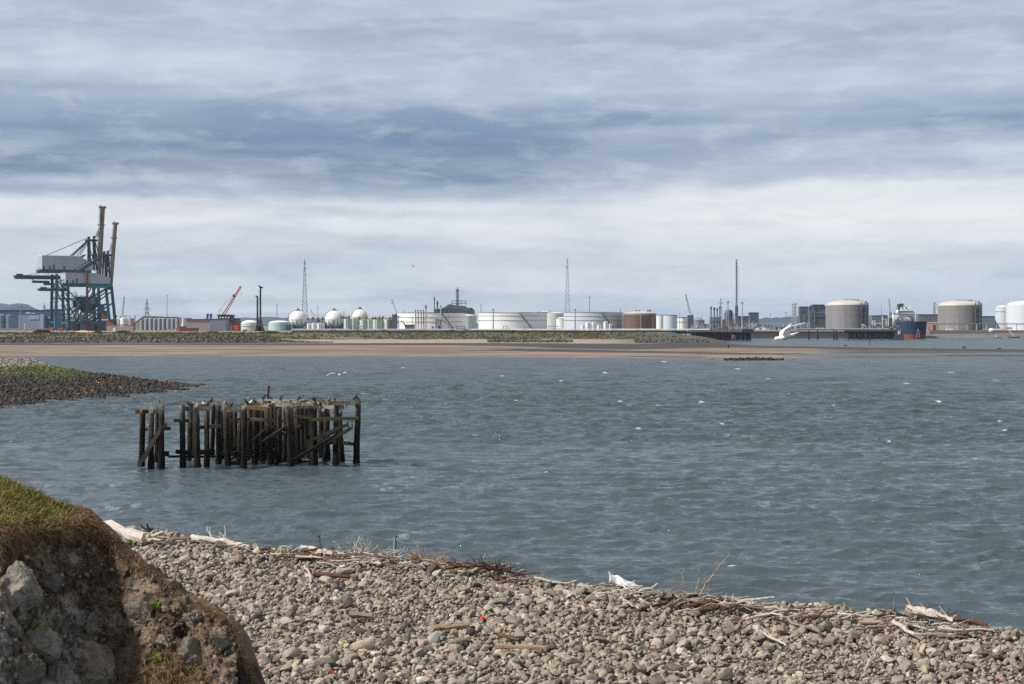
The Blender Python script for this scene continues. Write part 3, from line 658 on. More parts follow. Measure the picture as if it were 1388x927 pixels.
def rock_mat():
    m, t, b = newmat('bluff_rock'); geo = t.new('ShaderNodeNewGeometry').outputs['Position']; oi = t.new('ShaderNodeObjectInfo')
    n = t.noise(geo, 4., 8, .68); n2 = t.noise(geo, 38, 6, .7); n3 = t.noise(geo, 9., 5, .6, .6)
    f = t.math('ADD', t.math('MULTIPLY', n, .55), t.math('MULTIPLY', n2, .45))
    g = t.ramp(f, [(.3, lin(84, 79, 71)), (.45, lin(136, 129, 118)), (.6, lin(170, 163, 152)), (.75, lin(204, 198, 188))])
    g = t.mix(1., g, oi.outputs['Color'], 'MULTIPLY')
    g = t.mix(t.ramp(n3, [(.54, 0.), (.64, .75)]), g, lin(96, 76, 56))
    t.link(g, b.inputs['Base Color']); b.inputs['Roughness'].default_value = .9; b.inputs['Specular IOR Level'].default_value = .2
    bp = t.new('ShaderNodeBump'); bp.inputs['Distance'].default_value = .03; t.link(t.math('ADD', n2, t.math('MULTIPLY', n3, .8)), bp.inputs['Height']); t.link(bp.outputs[0], b.inputs['Normal'])
    return m
RM = rock_mat()
def embed_rock(px, row, w, h, tilt, label, seed, col=1., depth=.95):
    p, nrm = hit(px, row)
    if p is None: return
    r = np.random.default_rng(seed); sh_, fq = stone_shapes(5, 1, seed, .68, .05); V = sh_[0]
    V = V/np.abs(V).max(0)
    V = V*(1+np.array([.16*mn.fractal(Vector(q)*1.7+Vector((seed, 0, 0)), .75, 2.1, 6)-.16*abs(mn.fractal(Vector(q)*2.6+Vector((0, seed, 0)), .9, 2., 4)) for q in V]))[:, None]
    s = p.y/F; sx, sz = w*s/2, h*s/2; a = math.radians(tilt)
    V = V*np.array([sx, (sx+sz)*.5*depth, sz]); R = np.array([[math.cos(a), 0, -math.sin(a)], [0, 1, 0], [math.sin(a), 0, math.cos(a)]]); V = V@R.T
    o = np_mesh(bpy.data.meshes.new('bluff_rock'), 'bluff_rock', V, fq, RM, True); smooth_by_angle(o.data, 28)
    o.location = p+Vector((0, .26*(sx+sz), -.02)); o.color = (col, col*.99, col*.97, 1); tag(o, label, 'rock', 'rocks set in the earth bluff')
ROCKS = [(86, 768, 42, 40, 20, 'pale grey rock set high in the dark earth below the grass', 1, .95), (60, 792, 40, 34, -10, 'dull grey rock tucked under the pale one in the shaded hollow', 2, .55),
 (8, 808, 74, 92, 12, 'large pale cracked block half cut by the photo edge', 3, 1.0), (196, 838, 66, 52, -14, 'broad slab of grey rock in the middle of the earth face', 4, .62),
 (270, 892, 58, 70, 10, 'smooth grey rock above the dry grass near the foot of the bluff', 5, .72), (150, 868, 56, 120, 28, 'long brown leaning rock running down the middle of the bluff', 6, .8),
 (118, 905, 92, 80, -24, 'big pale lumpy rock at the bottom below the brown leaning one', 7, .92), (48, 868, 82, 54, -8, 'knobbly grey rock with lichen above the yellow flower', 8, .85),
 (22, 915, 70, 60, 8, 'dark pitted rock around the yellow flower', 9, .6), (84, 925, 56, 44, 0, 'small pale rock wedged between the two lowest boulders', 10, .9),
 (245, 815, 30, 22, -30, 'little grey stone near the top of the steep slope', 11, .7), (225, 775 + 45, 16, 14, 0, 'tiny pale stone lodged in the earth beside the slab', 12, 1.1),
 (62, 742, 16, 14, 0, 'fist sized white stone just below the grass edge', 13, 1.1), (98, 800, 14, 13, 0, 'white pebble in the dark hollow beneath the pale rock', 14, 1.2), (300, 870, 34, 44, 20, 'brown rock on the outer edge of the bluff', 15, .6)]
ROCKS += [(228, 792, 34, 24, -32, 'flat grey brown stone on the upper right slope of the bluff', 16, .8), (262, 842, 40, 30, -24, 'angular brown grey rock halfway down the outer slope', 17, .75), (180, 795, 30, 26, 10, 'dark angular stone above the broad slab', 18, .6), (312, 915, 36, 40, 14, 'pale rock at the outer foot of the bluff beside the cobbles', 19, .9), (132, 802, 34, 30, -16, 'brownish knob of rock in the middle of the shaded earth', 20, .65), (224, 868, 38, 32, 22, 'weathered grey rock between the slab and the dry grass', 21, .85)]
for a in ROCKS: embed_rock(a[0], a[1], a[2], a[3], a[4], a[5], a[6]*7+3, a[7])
def blades(name, mat, n, area, length, width, seed, lean=(.25, 0), droop=0.):
    r = np.random.default_rng(seed); P = []; 
    while len(P) < n:
        px, row = area(r)
        h, nn = hit(px, row)
        if h is not None: P.append(h)
        elif r.random() < .02: n -= 1
    P = np.array(P); n = len(P); L = r.uniform(.5, 1.2, n)*length; th = r.uniform(0, 6.28, n); wv = np.stack([np.cos(th), np.sin(th), 0*th], 1)*width/2
    dv = np.stack([r.normal(lean[0], .38, n), r.normal(lean[1]-.1, .38, n), np.full(n, .8)-droop*r.random(n)*1.9], 1); dv /= np.linalg.norm(dv, axis=1)[:, None]
    b = P-np.array([0, 0, .015]); mid = b+dv*L[:, None]*.55; tip = b+dv*L[:, None]+np.stack([dv[:, 0]*.35*L, dv[:, 1]*.35*L, -.25*L], 1)
    V = np.stack([b-wv, b+wv, mid+wv*.7, mid-wv*.7, tip], 1).reshape(-1, 3); o5 = np.arange(n)[:, None]*5
    tri = np.concatenate([o5+np.array([[0, 1, 2]]), o5+np.array([[0, 2, 3]]), o5+np.array([[3, 2, 4]])], 0)
    o = np_mesh(bpy.data.meshes.new(name), name, V, tri, mat, False, {'rnd': np.repeat(r.random(n), 5)}); o['kind'] = 'stuff'; return o
def top_area(r):
    px = r.uniform(-40, 92); R = ip(px, RIDGE); return px, R+.5+r.random()**.9*max(2, bl_g(px)*.95)
def edge_area(r):
    px = r.uniform(-30, 175); R = ip(px, RIDGE); return px, R+bl_g(px)*r.normal(.95, .22)+r.uniform(-3, 10)+1
def ridge_area(r):
    px = r.uniform(66, 347); return px, ip(px, RIDGE)+abs(r.normal(0, 7))+.6
def low_area(r): return r.normal(232, 26), r.normal(908, 16)
r = np.random.default_rng(77); P_ = []; S_ = []
while len(P_) < 1300:                               # grit and small stones weathering out of the earth
    px = r.uniform(-30, 345); row = ip(px, RIDGE)+bl_g(px)+abs(r.normal(0, 110))+4
    h, nn = hit(px, row)
    if h is not None and row < 990: P_.append(h[:]); S_.append(min(.06, r.lognormal(-4.25, .5)))
o = scatter_hulls('earth_grit', hull_stones(10, 78), np.array(P_), np.array(S_), stone_mat('grit_stone', False, [(0, lin(64, 56, 48)), (.4, lin(104, 94, 82)), (.8, lin(128, 118, 106)), (1, lin(160, 152, 140))], .003, 40.), r, None, .8); o['kind'] = 'stuff'
gm = leafmat('bluff_grass', [(0, lin(78, 86, 40)), (.35, lin(112, 118, 56)), (.55, lin(136, 132, 72)), (.78, lin(160, 138, 94)), (1, lin(124, 100, 68))])
dm = leafmat('dry_grass', [(0, lin(92, 72, 54)), (.4, lin(130, 106, 78)), (.75, lin(168, 142, 108)), (1, lin(104, 98, 62))])
blades('bluff_grass', gm, 9000, top_area, .085, .007, 51)
blades('bluff_grass', gm, 900, top_area, .17, .006, 57, (.3, -.1), .5)
blades('dry_grass', dm, 7000, edge_area, .09, .006, 52, (.3, -.3), .9)
blades('dry_grass', dm, 6000, ridge_area, .08, .005, 53, (.3, -.2), .6)
blades('dry_grass', dm, 1100, low_area, .16, .006, 54, (.1, -.2), .5)
fm_ = leafmat('weed_green', [(0, lin(70, 92, 30)), (1, lin(124, 140, 50))]); ym = paint('petal_yellow', lin(232, 196, 30), .6, .1)
for px, row, lab, n in ((215, 827, 'small bright green weed tuft below the slab of rock', 60), (214, 897, 'low green weed beside the dry grass at the bottom', 40), (40, 854, 'green weed between the lichen rock and the cracked block', 40), (173, 744, 'yellow green weed on the skyline of the bluff', 60)):
    h, nn = hit(px, row)
    if h is None: continue
    T = thing('weed', lab, 'weed', h, group='weeds growing on the bluff'); r = np.random.default_rng(px)
    o = clump_mesh('foliage', np.array([[0, 0, .02]]), np.array([.075]), n, fm_, r, .3, .8); o.parent = T
    M = MB(); M.tube((0, 0, -.04), (.01, 0, .05), .004, .002, 5); M.build('stem', MATS['bark'], T)
h, nn = hit(40, 907)
T = thing('yellow_flower', 'single small yellow flower among the dark lower rocks', 'flower', h+Vector((0, -.05, 0)))
M = MB()
for k in range(7):
    a = k*2*math.pi/7; M.add([(0, -.012, .05), (.012*math.cos(a-.35), -.02, .05+.012*math.sin(a-.35)), (.024*math.cos(a), -.018, .05+.024*math.sin(a)), (.012*math.cos(a+.35), -.02, .05+.012*math.sin(a+.35))], [(0, 1, 2, 3)])
M.build('petal', ym, T); M = MB(); M.tube((0, .02, -.03), (0, -.01, .05), .003, .003, 5); M.build('stem', fm_, T)
# ================================================================ ruined timber pier
def wood(name, c, wet=True, streak=12.):
    m, t, b = newmat(name); tc = t.new('ShaderNodeTexCoord').outputs['Object']; geo = t.new('ShaderNodeNewGeometry').outputs['Position']
    n = t.noise(t.mapping(geo, (7, 7, .6)), 1., 6, .7); n2 = t.noise(geo, 2.2, 5, .6)
    f = t.math('ADD', t.math('MULTIPLY', n, .6), t.math('MULTIPLY', n2, .4))
    col = t.ramp(f, [(.3, sh(c, .45)), (.48, c), (.62, sh(c, 1.3)), (.75, sh(c, 1.75))])
    oi = t.new('ShaderNodeObjectInfo').outputs['Random']; col = t.mix(1., col, t.ramp(oi, [(0, .45), (.5, .8), (1, 1.3)]), 'MULTIPLY')
    if wet:                                         # tide mark: black wet weed up to the reach of the water
        sz = t.new('ShaderNodeSeparateXYZ'); t.link(geo, sz.inputs[0])
        zz = t.math('ADD', sz.outputs[2], t.math('MULTIPLY', t.math('SUBTRACT', n2, .5), 1.6))
        col = t.mix(t.ramp(t.math('DIVIDE', zz, 4., clamp=True), [(.12, 1.), (.5, .8), (.85, .1)]), col, lin(24, 22, 19))
    if wet:
        pale = t.math('MULTIPLY', t.ramp(t.math('DIVIDE', sz.outputs[2], 4., clamp=True), [(.84, 0.), (.95, .7)]), t.ramp(n2, [(.4, .1), (.6, 1.)])); col = t.mix(pale, col, lin(152, 147, 136))
    t.link(col, b.inputs['Base Color']); b.inputs['Roughness'].default_value = .9; b.inputs['Specular IOR Level'].default_value = .2
    bp = t.new('ShaderNodeBump'); bp.inputs['Distance'].default_value = .03; t.link(n, bp.inputs['Height']); t.link(bp.outputs[0], b.inputs['Normal']); return m
WP = wood('pile_wood', lin(84, 76, 66)); WB = wood('beam_wood', lin(98, 90, 79)); WG = wood('mossy_wood', lin(84, 86, 58), False); WL = wood('droppings_wood', lin(150, 144, 134), False); WO = wood('fresh_wood', lin(168, 128, 88), False)
WD = wood('brace_wood', lin(88, 81, 71), False)
IRON = paint('pier_iron', lin(46, 38, 34), .8, .4, 3., 1., .3)
PY = 103.; PS = PY/F
PIER = thing('timber_pier', 'derelict timber pier of dark rotting piles standing in the water', 'pier', at(340, 107, 0))
pr0 = PIER.location.copy()
def pl(px, row, Y): return Vector(((px-CX)/F*Y, Y, EYE-(row-HZ)/F*Y))-pr0
def dep(row): return EYE*F/(row-HZ)                 # distance of a pile from the row of its waterline
PILES = [(191.8,633,555,7.4),(204.8,635,556,7.2),(218.3,635.5,546.7,7.8),(211.5,626,551,4.6),(248.2,634.5,546,7.2),(256.3,625,547.6,6.2),(267.7,636,549.7,7.4),(280.5,632,546,6.8),(287.3,618,548,5.6),(296,628.5,547,7.0),
 (304.5,617,545.6,6),(309,632,551,7.2),(314.5,616,549,5.4),(323.5,627,552,6.4),(330,634.5,550,7.6),(335.6,622,549,6),(341,616,552,5),(345.4,629,553,6.8),(350,619,549,5.5),(355.3,627,552,6.6),(361,617,548,5.6),(366.5,629,550,7.4),(373.5,620,547,6.4),(380.5,617,546,6.2),(386,627,550,6),
 (394.5,633.5,548.7,7.6),(404,629,553,7.4),(414,613,556,7.6),(425.4,631,547,9.2),(420,622,552,5.8),(442,626,558,8.4),(454.8,631,547,7),(462.6,626.5,560,7.4),(483.2,629.5,542,7.6),(433,614,548,6.4),(398,615,548,5.6),(300,622,560,5.6),(319,621,556,5.2),(378,628,556,6.4),(263,619,556,4.6),(410,618,552,5.4)]
r = np.random.default_rng(61)
def pile_mesh(px, rb, rt, w):
    Y = dep(rb); s = Y/F; rr = w*s/2; M = MB(); z1 = EYE-(rt-HZ)*s; x = (px-CX)*s; n = 12; ring = []
    hs = np.concatenate([[-2.2, -.3], np.linspace(.2, z1, 9)]); lean = r.normal(0, .03, 2); ph = r.uniform(0, 6.3, 4); vs = []
    for h in hs:
        k = rr*(1.08-.10*h/z1)*(1+(.22*math.exp(-((h-.25)/.35)**2)))
        for i in range(n):
            a = 2*math.pi*i/n; q = k*(1+.10*math.sin(3*a+ph[0]+h*.9)+.08*math.sin(5*a+ph[1]-h*2.3)+.05*math.sin(2*a+ph[2]+h*5)); top = .14*math.sin(a+ph[2])+.10*math.sin(3*a+ph[3]) if h == hs[-1] else 0
            vs.append((x+lean[0]*h+q*math.cos(a), Y+lean[1]*h+q*math.sin(a), h+top))
    fs = [(j*n+i, j*n+(i+1) % n, (j+1)*n+(i+1) % n, (j+1)*n+i) for j in range(len(hs)-1) for i in range(n)]+[tuple((len(hs)-1)*n+i for i in range(n))]
    M.add([Vector(v)-pr0 for v in vs], fs); return M
PILES += [(float(q), float(r.uniform(612.5, 624)), float(r.uniform(546, 556)), float(r.uniform(4.6, 6.6))) for q in np.linspace(330, 440, 11)+r.normal(0, 2.5, 11)]
for p in PILES: pile_mesh(*p).build('pile', WP, PIER, smooth=True)
def beam(px0, r0, Y0, px1, r1, Y1, w, mat, name='beam', h=None):
    a, b = pl(px0, r0, Y0), pl(px1, r1, Y1); M = MB(); d = (b-a); n = max(2, int(d.length/.5)); s = (Y0+Y1)/2/F; hw = (h or w)*s
    dd = d.normalized(); up = Vector((0, 0, 1)) if abs(dd.z) < .9 else Vector((0, 1, 0)); e = dd.cross(up).normalized(); f = e.cross(dd)
    vs = []
    for i in range(n+1):
        p = a+d*(i/n); k = [w*s/2*random.uniform(.82, 1.1) for _ in range(4)]; hh = [hw/2*random.uniform(.82, 1.1) for _ in range(4)]
        vs += [p-e*k[0]-f*hh[0], p+e*k[1]-f*hh[1], p+e*k[2]+f*hh[2], p-e*k[3]+f*hh[3]]
    fs = [(0, 1, 2, 3), tuple(n*4+q for q in (3, 2, 1, 0))]+[(i*4+q, (i+1)*4+q, (i+1)*4+(q+1) % 4, i*4+(q+1) % 4) for i in range(n) for q in range(4)]
    M.add(vs, fs); return M.build(name, mat, PIER)
# capping beams along the tops of the piles
for a in [(184,558,102.6,216,557.5,102.6,5.4,WB),(216,555,102,222,558,102,5,WB),(243,553,102.6,263,555,103,5,WB),(262,553.5,101.6,284,553.5,101.6,5.6,WB),(263,549.5,102,283,549.5,102,4,WG),(304,555,102,328,555.5,102,5.6,WB),(302,549.5,104,326,549.5,104,3,WB),
 (336,552,101.8,362,554,101.8,5.2,WO),(326,548.5,103,352,548,103,4.4,WG),(352,543,112,398,544.2,109.3,4.8,WL),(396,543.2,109.4,441,545.2,106.8,5.4,WB),(438,543.8,107,486,545.5,104.5,4.6,WL),(352,547.5,113,470,548.5,107,4,WB),(448,546,103,487,545.8,103.2,5.4,WL),(392,551,103.5,432,552,103.5,4.2,WB),(372,549,108,400,550.5,106,4,WL),(426,551,105,460,552,104.5,4.6,WL),
 (418,568,102.6,486,567,103,4.6,WG),(395,565,104,420,565.5,104,4,WB),(340,568,103,372,569.5,103,4.2,WB),(312,568.5,104,345,568.5,104,4,WB),(235,569.8,102,256,569.8,102.4,4.6,WB),(253,570.5,103.4,262,570.5,103.4,3.6,WB),(219,580.5,102,231,580.5,102.2,5,WB),(221,576,103.4,226,576,103.4,5.6,WB),
 (195,582,103.4,200,582,103.4,4,WB),(264,580,104,300,577,104,4.6,WB),(300,572,110,350,572,110,3.6,WB),(446,599,108,484,602,104.4,4.6,WB),(430,597,108,450,600,107,5,WB),(214,615,103,229,615,103.2,7,WB),(228,618.5,105,304,619,106,3.2,WB),(238,612,103.2,256,613,103.4,6,WB),(262,613,102,287,613,102.4,6.4,WB),
 (300,613,104,330,615,104,5,WB),(312,627,102.6,326,627.5,102.6,5,WB),(324,612,103,345,612,103,6,WB),(345,622,106,400,622,106,5,WB),(330,604,109,392,606,110,5,WB),(392,626,105,426,627,105,4.6,WB),(295,597,109,345,592,109,4,WB)]: beam(*a[:7], a[7])
# raking braces
for a in [(188,632,101.2,221,576,101.2,5.8,WD),(372,629,104.5,420,605,104,4.6,WB),(418,606,104,452,584,103,5,WB),(396,625,101.2,455,590,102,4.6,WB),(414,600,102.6,472,575,102.2,4.4,WB),(352,602,104,392,575,104.6,4.2,WB),(342,597,103.6,366,574,103.8,3.4,WB),(378,590,105,408,576,104.6,3.4,WB),(360,583,108,402,561,107,3.6,WB),
 (440,601,103,476,580,102.8,4.8,WB),(331,625,105,352,613,105,4,WB),(312,623,104.5,330,614,104.5,3,WB),(384,603,106,400,590,106,4,WB),(366,612,107,400,596,107,4,WB)]: beam(*a[:7], a[7], 'brace')
beam(363.2, 541, 108, 364.8, 523, 108, 2.6, IRON, 'mooring_post')
for px, r0, r1, Y in ((472, 570, 582, 102.8), (477.5, 569, 585, 102.9), (432, 556, 622, 104.5), (434.5, 556, 620, 104.5), (255, 556, 600, 103.6)):
    M = MB(); z = pl(px, r0, Y); n = int((r1-r0)*PS/.11)
    for i in range(n):
        c = z+Vector((0, 0, -.11*i)); e = Vector((.035, 0, 0)) if i % 2 else Vector((0, .035, 0))
        M.tube(c-e+Vector((0, 0, -.07)), c-e+Vector((0, 0, .07)), .014, n=5); M.tube(c+e+Vector((0, 0, -.07)), c+e+Vector((0, 0, .07)), .014, n=5); M.tube(c-e+Vector((0, 0, .07)), c+e+Vector((0, 0, .07)), .014, n=5)
    M.build('chain', IRON, PIER)
# rags of splintered decking hanging from the rear capping beam
for k in range(26):
    px = random.uniform(362, 484); Y = 110-(px-362)/122*6; beam(px, 546, Y, px+random.uniform(-2, 2), 546+random.uniform(5, 15), Y+random.uniform(-.3, .3), random.uniform(1.4, 3.), random.choice([WB, WL, WB, WP]), 'splinter')
for k in range(22):
    px = random.uniform(330, 480); Y = 108-(px-340)/140*4+random.uniform(-2, 1); beam(px, 545, Y, px+random.uniform(2, 9), 545+random.uniform(-3, 5), Y+random.uniform(-1, 1), random.uniform(1.5, 3.2), random.choice([WB, WL, WG]), 'splinter')
# ================================================================ birds
def colmat(name, rough=.7):
    m, t, b = newmat(name); a = t.new('ShaderNodeAttribute', attribute_name='col').outputs['Color']; t.link(a, b.inputs['Base Color']); b.inputs['Roughness'].default_value = rough; return m
BM = colmat('feathers')
BILL = paint('bill_horn', lin(196, 160, 70), .5, .1); DARKBILL = paint('bill_dark', lin(52, 48, 44), .5, .1); LEGM = paint('bird_leg', lin(60, 52, 46), .6, .1)
def loft(rings):                                    # rings: (centre, half width vector, half height vector)
    n = 10; vs = []; fs = []
    for c, a, b in rings:
        for k in range(n): t_ = 2*math.pi*k/n; vs.append(Vector(c)+Vector(a)*math.cos(t_)+Vector(b)*math.sin(t_))
    for i in range(len(rings)-1):
        for k in range(n): fs.append((i*n+k, i*n+(k+1) % n, (i+1)*n+(k+1) % n, (i+1)*n+k))
    fs += [tuple(range(n-1, -1, -1)), tuple((len(rings)-1)*n+k for k in range(n))]; return vs, fs
def body_obj(name, shapes, colfn, parent, sub=1):
    me = bpy.data.meshes.new(name); V = []; Fs = []
    for vs, fs in shapes: o = len(V); V += [tuple(v) for v in vs]; Fs += [tuple(i+o for i in f) for f in fs]
    me.from_pydata(V, [], Fs); o = bpy.data.objects.new(name, me); COL.objects.link(o); me.materials.append(BM)
    md = o.modifiers.new('round', 'SUBSURF'); md.levels = sub; md.render_levels = sub
    a = me.attributes.new('col', 'FLOAT_COLOR', 'POINT')
    for i, v in enumerate(V): a.data[i].color = (*colfn(v), 1)
    for p in me.polygons: p.use_smooth = True
    o.parent = parent; return o
def wing(root, elbow, wrist, tip, ch, th=.012):     # three-joint wing as a lofted, arched blade; ch: chords along it
    J = [Vector(root), Vector(elbow), Vector(wrist), Vector(tip)]; pts = []; 
    for i in range(3):
        for k in range(4): pts.append(J[i].lerp(J[i+1], k/4))
    pts.append(J[3]); rings = []
    for i, p in enumerate(pts):
        u = i/(len(pts)-1); c = float(np.interp(u, [0, .33, .66, 1], ch)); d = (pts[min(i+1, len(pts)-1)]-pts[max(0, i-1)]).normalized()
        fwd = Vector((1, 0, 0)); fwd = (fwd-d*fwd.dot(d)).normalized(); up = d.cross(fwd)
        rings.append((p-fwd*c*.28, fwd*c*.5, up*th*(1.4-u)))
    return loft(rings)
def gull(name, label, loc, rot, L, R, colfn, sc=1., beakm=BILL, group='gulls'):
    T = thing(name, label, 'gull', loc, group=group); T.rotation_euler = rot; T.scale = (sc, sc, sc)
    X = lambda x, z, w, h: ((x, 0, z), (0, w, 0), (0, 0, h))
    body = loft([X(-.25, .012, .012, .006), X(-.19, .012, .05, .012), X(-.13, .005, .038, .024), X(-.05, -.002, .052, .044), X(.04, -.004, .056, .052), X(.10, .0, .048, .047), X(.145, .012, .036, .036), X(.18, .02, .037, .038), X(.205, .018, .024, .026), X(.218, .014, .010, .011)])
    b = body_obj('body', [body, wing(*L), wing(*R)], colfn, T)
    M = MB(); M.tube((.212, 0, .014), (.262, 0, .004), .011, .003, 6); M.build('beak', beakm, T, smooth=True)
    for s_ in (-1, 1): M = MB(); M.lathe([(0, -.005), (.004, -.003), (.005, 0), (.004, .003), (0, .005)], 8, (.196, s_*.026, .027)); M.build('eye', DARKBILL, T, smooth=True)
    return T
def c_big(v):
    x, y, z = v; 
    if abs(y) > .5: return lin(60, 58, 56)[:3]
    if x < .09 and z < -.018 and abs(y) < .075: return lin(176, 166, 128)[:3]  # beige underside: belly shadow painted into the plumage colour
    if abs(y) > .07 and x < -.06: return lin(206, 210, 214)[:3]
    return lin(240, 240, 238)[:3]
gull('gull', 'white gull gliding low over the far jetty with one wing raised', at(1066, 27, EYE-(456.5-HZ)/F*27), (math.radians(16), math.radians(16), math.radians(186)), ((.06, .05, .02), (.0, .15, .10), (-.08, .26, .10), (-.32, .36, .07), (.17, .15, .11, .02)), ((.06, -.05, .02), (.04, -.13, .08), (.0, -.22, .16), (-.26, -.33, .27), (.20, .18, .14, .02)), c_big, .96)
def c_far(v):
    x, y, z = v
    if abs(y) > .33: return lin(222, 222, 222)[:3] if y < 0 else lin(96, 92, 90)[:3]
    if abs(y) < .07: return lin(196, 160, 136)[:3] if z < .02 else lin(226, 220, 214)[:3]
    return lin(92, 84, 82)[:3] if abs(y) < .2 else lin(214, 214, 214)[:3]
gull('gull', 'brownish gull with spread wings over the water beyond the pier', at(460, 80, EYE-(508-HZ)/F*80), (math.radians(4), math.radians(8), math.radians(-82)), ((.05, .05, .02), (.05, .22, .09), (.06, .42, .12), (-.05, .70, .05), (.15, .14, .11, .03)), ((.05, -.05, .02), (.05, -.22, .10), (.06, -.42, .13), (-.03, -.66, -.02), (.15, .14, .11, .03)), c_far, 1.0)
gull('gull', 'tiny distant gull high in the sky above the gas spheres', at(560, 260, EYE-(361-HZ)/F*260), (math.radians(18), 0, math.radians(20)), ((.05, .05, .02), (.05, .22, .12), (.06, .40, .16), (-.05, .62, .10), (.15, .14, .11, .03)), ((.05, -.05, .02), (.05, -.22, .12), (.06, -.40, .16), (-.05, -.62, .10), (.15, .14, .11, .03)), lambda v: lin(120, 120, 124)[:3])
FW = ((.05, .05, .02), (-.02, .068, .03), (-.12, .06, .03), (-.27, .02, .03), (.10, .10, .07, .02))
gull('gull', 'white gull sitting on the open water to one side of the pier', on(644, 591.5, .02)+Vector((0, 0, .08)), (0, 0, math.radians(160)), FW, tuple((a[0], -a[1], a[2]) if len(a) == 3 else a for a in FW), lambda v: lin(236, 236, 234)[:3], 1.1)
def cormorant(loc, rz, label, sc=1., neck=0., col=(26, 24, 26), spread=False):
    kind_ = 'gull' if sum(col) > 500 else 'cormorant'
    T = thing(kind_, label, kind_, loc, rz, 'birds perched on the pier'); T.scale = (sc*.95, sc*1.2, sc*.74)
    ax = [(-.26, .06, .02, .012), (-.16, .16, .07, .05), (-.07, .24, .11, .11), (.02, .32, .12, .125), (.07, .40, .095, .105), (.09+neck*.2, .47, .06, .065), (.10+neck*.35, .53, .05, .052), (.14+neck*.4, .575, .05, .048), (.19+neck*.4, .58, .026, .026)]
    rings = []
    for i, (x, z, w, h) in enumerate(ax):
        a = ax[max(0, i-1)]; b = ax[min(len(ax)-1, i+1)]; d = Vector((b[0]-a[0], 0, b[1]-a[1])).normalized(); rings.append(((x, 0, z), (0, w, 0), Vector((-d.z, 0, d.x))*h))
    parts = [loft(rings)]
    if spread:
        for s_ in (-1, 1): parts.append(wing((.05, s_*.07, .38), (.02, s_*.2, .45), (.03, s_*.34, .40), (-.02, s_*.5, .22), (.16, .2, .2, .06), .02))
    else:
        for s_ in (-1, 1): parts.append(loft([((.06, s_*.075, .36), (0, .02, 0), (.03, 0, .05)), ((-.04, s_*.085, .25), (0, .02, 0), (.05, 0, .07)), ((-.16, s_*.05, .13), (0, .015, 0), (.03, 0, .04)), ((-.25, s_*.015, .06), (0, .006, 0), (.006, 0, .01))]))
    c = lin(*col)[:3]; body_obj('body', parts, lambda v: c, T, 1)
    M = MB(); M.tube((.19+neck*.4, 0, .58), (.25+neck*.4, 0, .565), .014, .005, 6); M.build('beak', BILL if sum(col) > 300 else DARKBILL, T)
    for s_ in (-1, 1): M = MB(); M.tube((-.01, s_*.035, .2), (.01, s_*.035, 0), .014, .01, 6); M.box(-.02, .07, s_*.035-.025, s_*.035+.025, -.004, .012); M.build('leg', LEGM, T)
WH = (228, 228, 226)
for px, row, Y, rz, lab, kw in [(285.5,548,102,0.2,'black cormorant facing the sea on the tall pile beside the mossy cap',dict(sc=.95)),(256,551.5,103.6,3.,'black cormorant hunched on a pile near the detached trio',dict(sc=.85)),(314,551,104,.4,'small dark cormorant squatting on the grey capping beam',dict(sc=.7)),(333.5,549,102.4,2.8,'dark cormorant upright over the fresh orange timber',dict(sc=.95)),
 (340.5,548,102.6,.3,'white gull between two cormorants at the middle of the pier',dict(sc=.7,col=WH)),(344.5,547.5,102.6,2.9,'broad dark cormorant at the highest mossy beam',dict(sc=.8)),(276,550,102,3.,'white gull standing on the green mossy cap',dict(sc=.6,col=WH)),(357.5,542,111.5,.5,'cormorant leaning forward by the iron mooring post',dict(sc=.85,neck=.4)),
 (367.5,543,111,3.,'cormorant crouched just beyond the iron mooring post',dict(sc=.7)),(380.5,543,110.2,1.3,'slim upright cormorant on the whitened rear beam',dict(sc=.8)),(405.5,543,108.8,.6,'cormorant stretching its neck along the whitened beam',dict(sc=.8,neck=.6)),(425.8,546,104.6,2.2,'cormorant with half open wings on the thickest pile',dict(sc=.95,spread=True)),
 (446,545,106.4,.4,'grey bird standing where the beams meet',dict(sc=.8,col=(90, 88, 86))),(454.5,545,105.8,2.9,'low dark cormorant on the whitened beam near its outer end',dict(sc=.65)),(481.5,543.5,103.2,.4,'large dark cormorant on the outermost corner pile',dict(sc=1.0)),(203.5,577.5,103.2,.3,'white gull resting on the brace of the detached three piles',dict(sc=.75,col=WH))]:
    cormorant(Vector(((px-CX)/F*Y, Y, EYE-(row-HZ)/F*Y)), rz, lab, **kw)
# ---------------------------------------------------------------- buoys
for px, row, c, lab in ((931.5, 518, (214, 64, 46), 'small red mooring buoy afloat out in the channel'), (941.5, 521.8, (222, 150, 50), 'small orange yellow buoy afloat next to the red one')):
    T = thing('buoy', lab, 'buoy', on(px, row, 0), group='buoys on the water'); s_ = .22
    M = MB(); M.lathe([(0, -s_), (s_*.6, -s_*.75), (s_, -.05), (s_, .1), (s_*.7, s_*.85), (.04, s_*1.2), (.04, s_*1.5), (0, s_*1.5)], 14); M.build('float', paint('buoy_%d' % c[1], lin(*c), .5, .1), T, smooth=True)
    M = MB(); M.lathe([(.07, s_*1.5), (.09, s_*1.6), (.07, s_*1.7), (.05, s_*1.6), (.07, s_*1.5)], 10); M.build('ring', IRON, T)
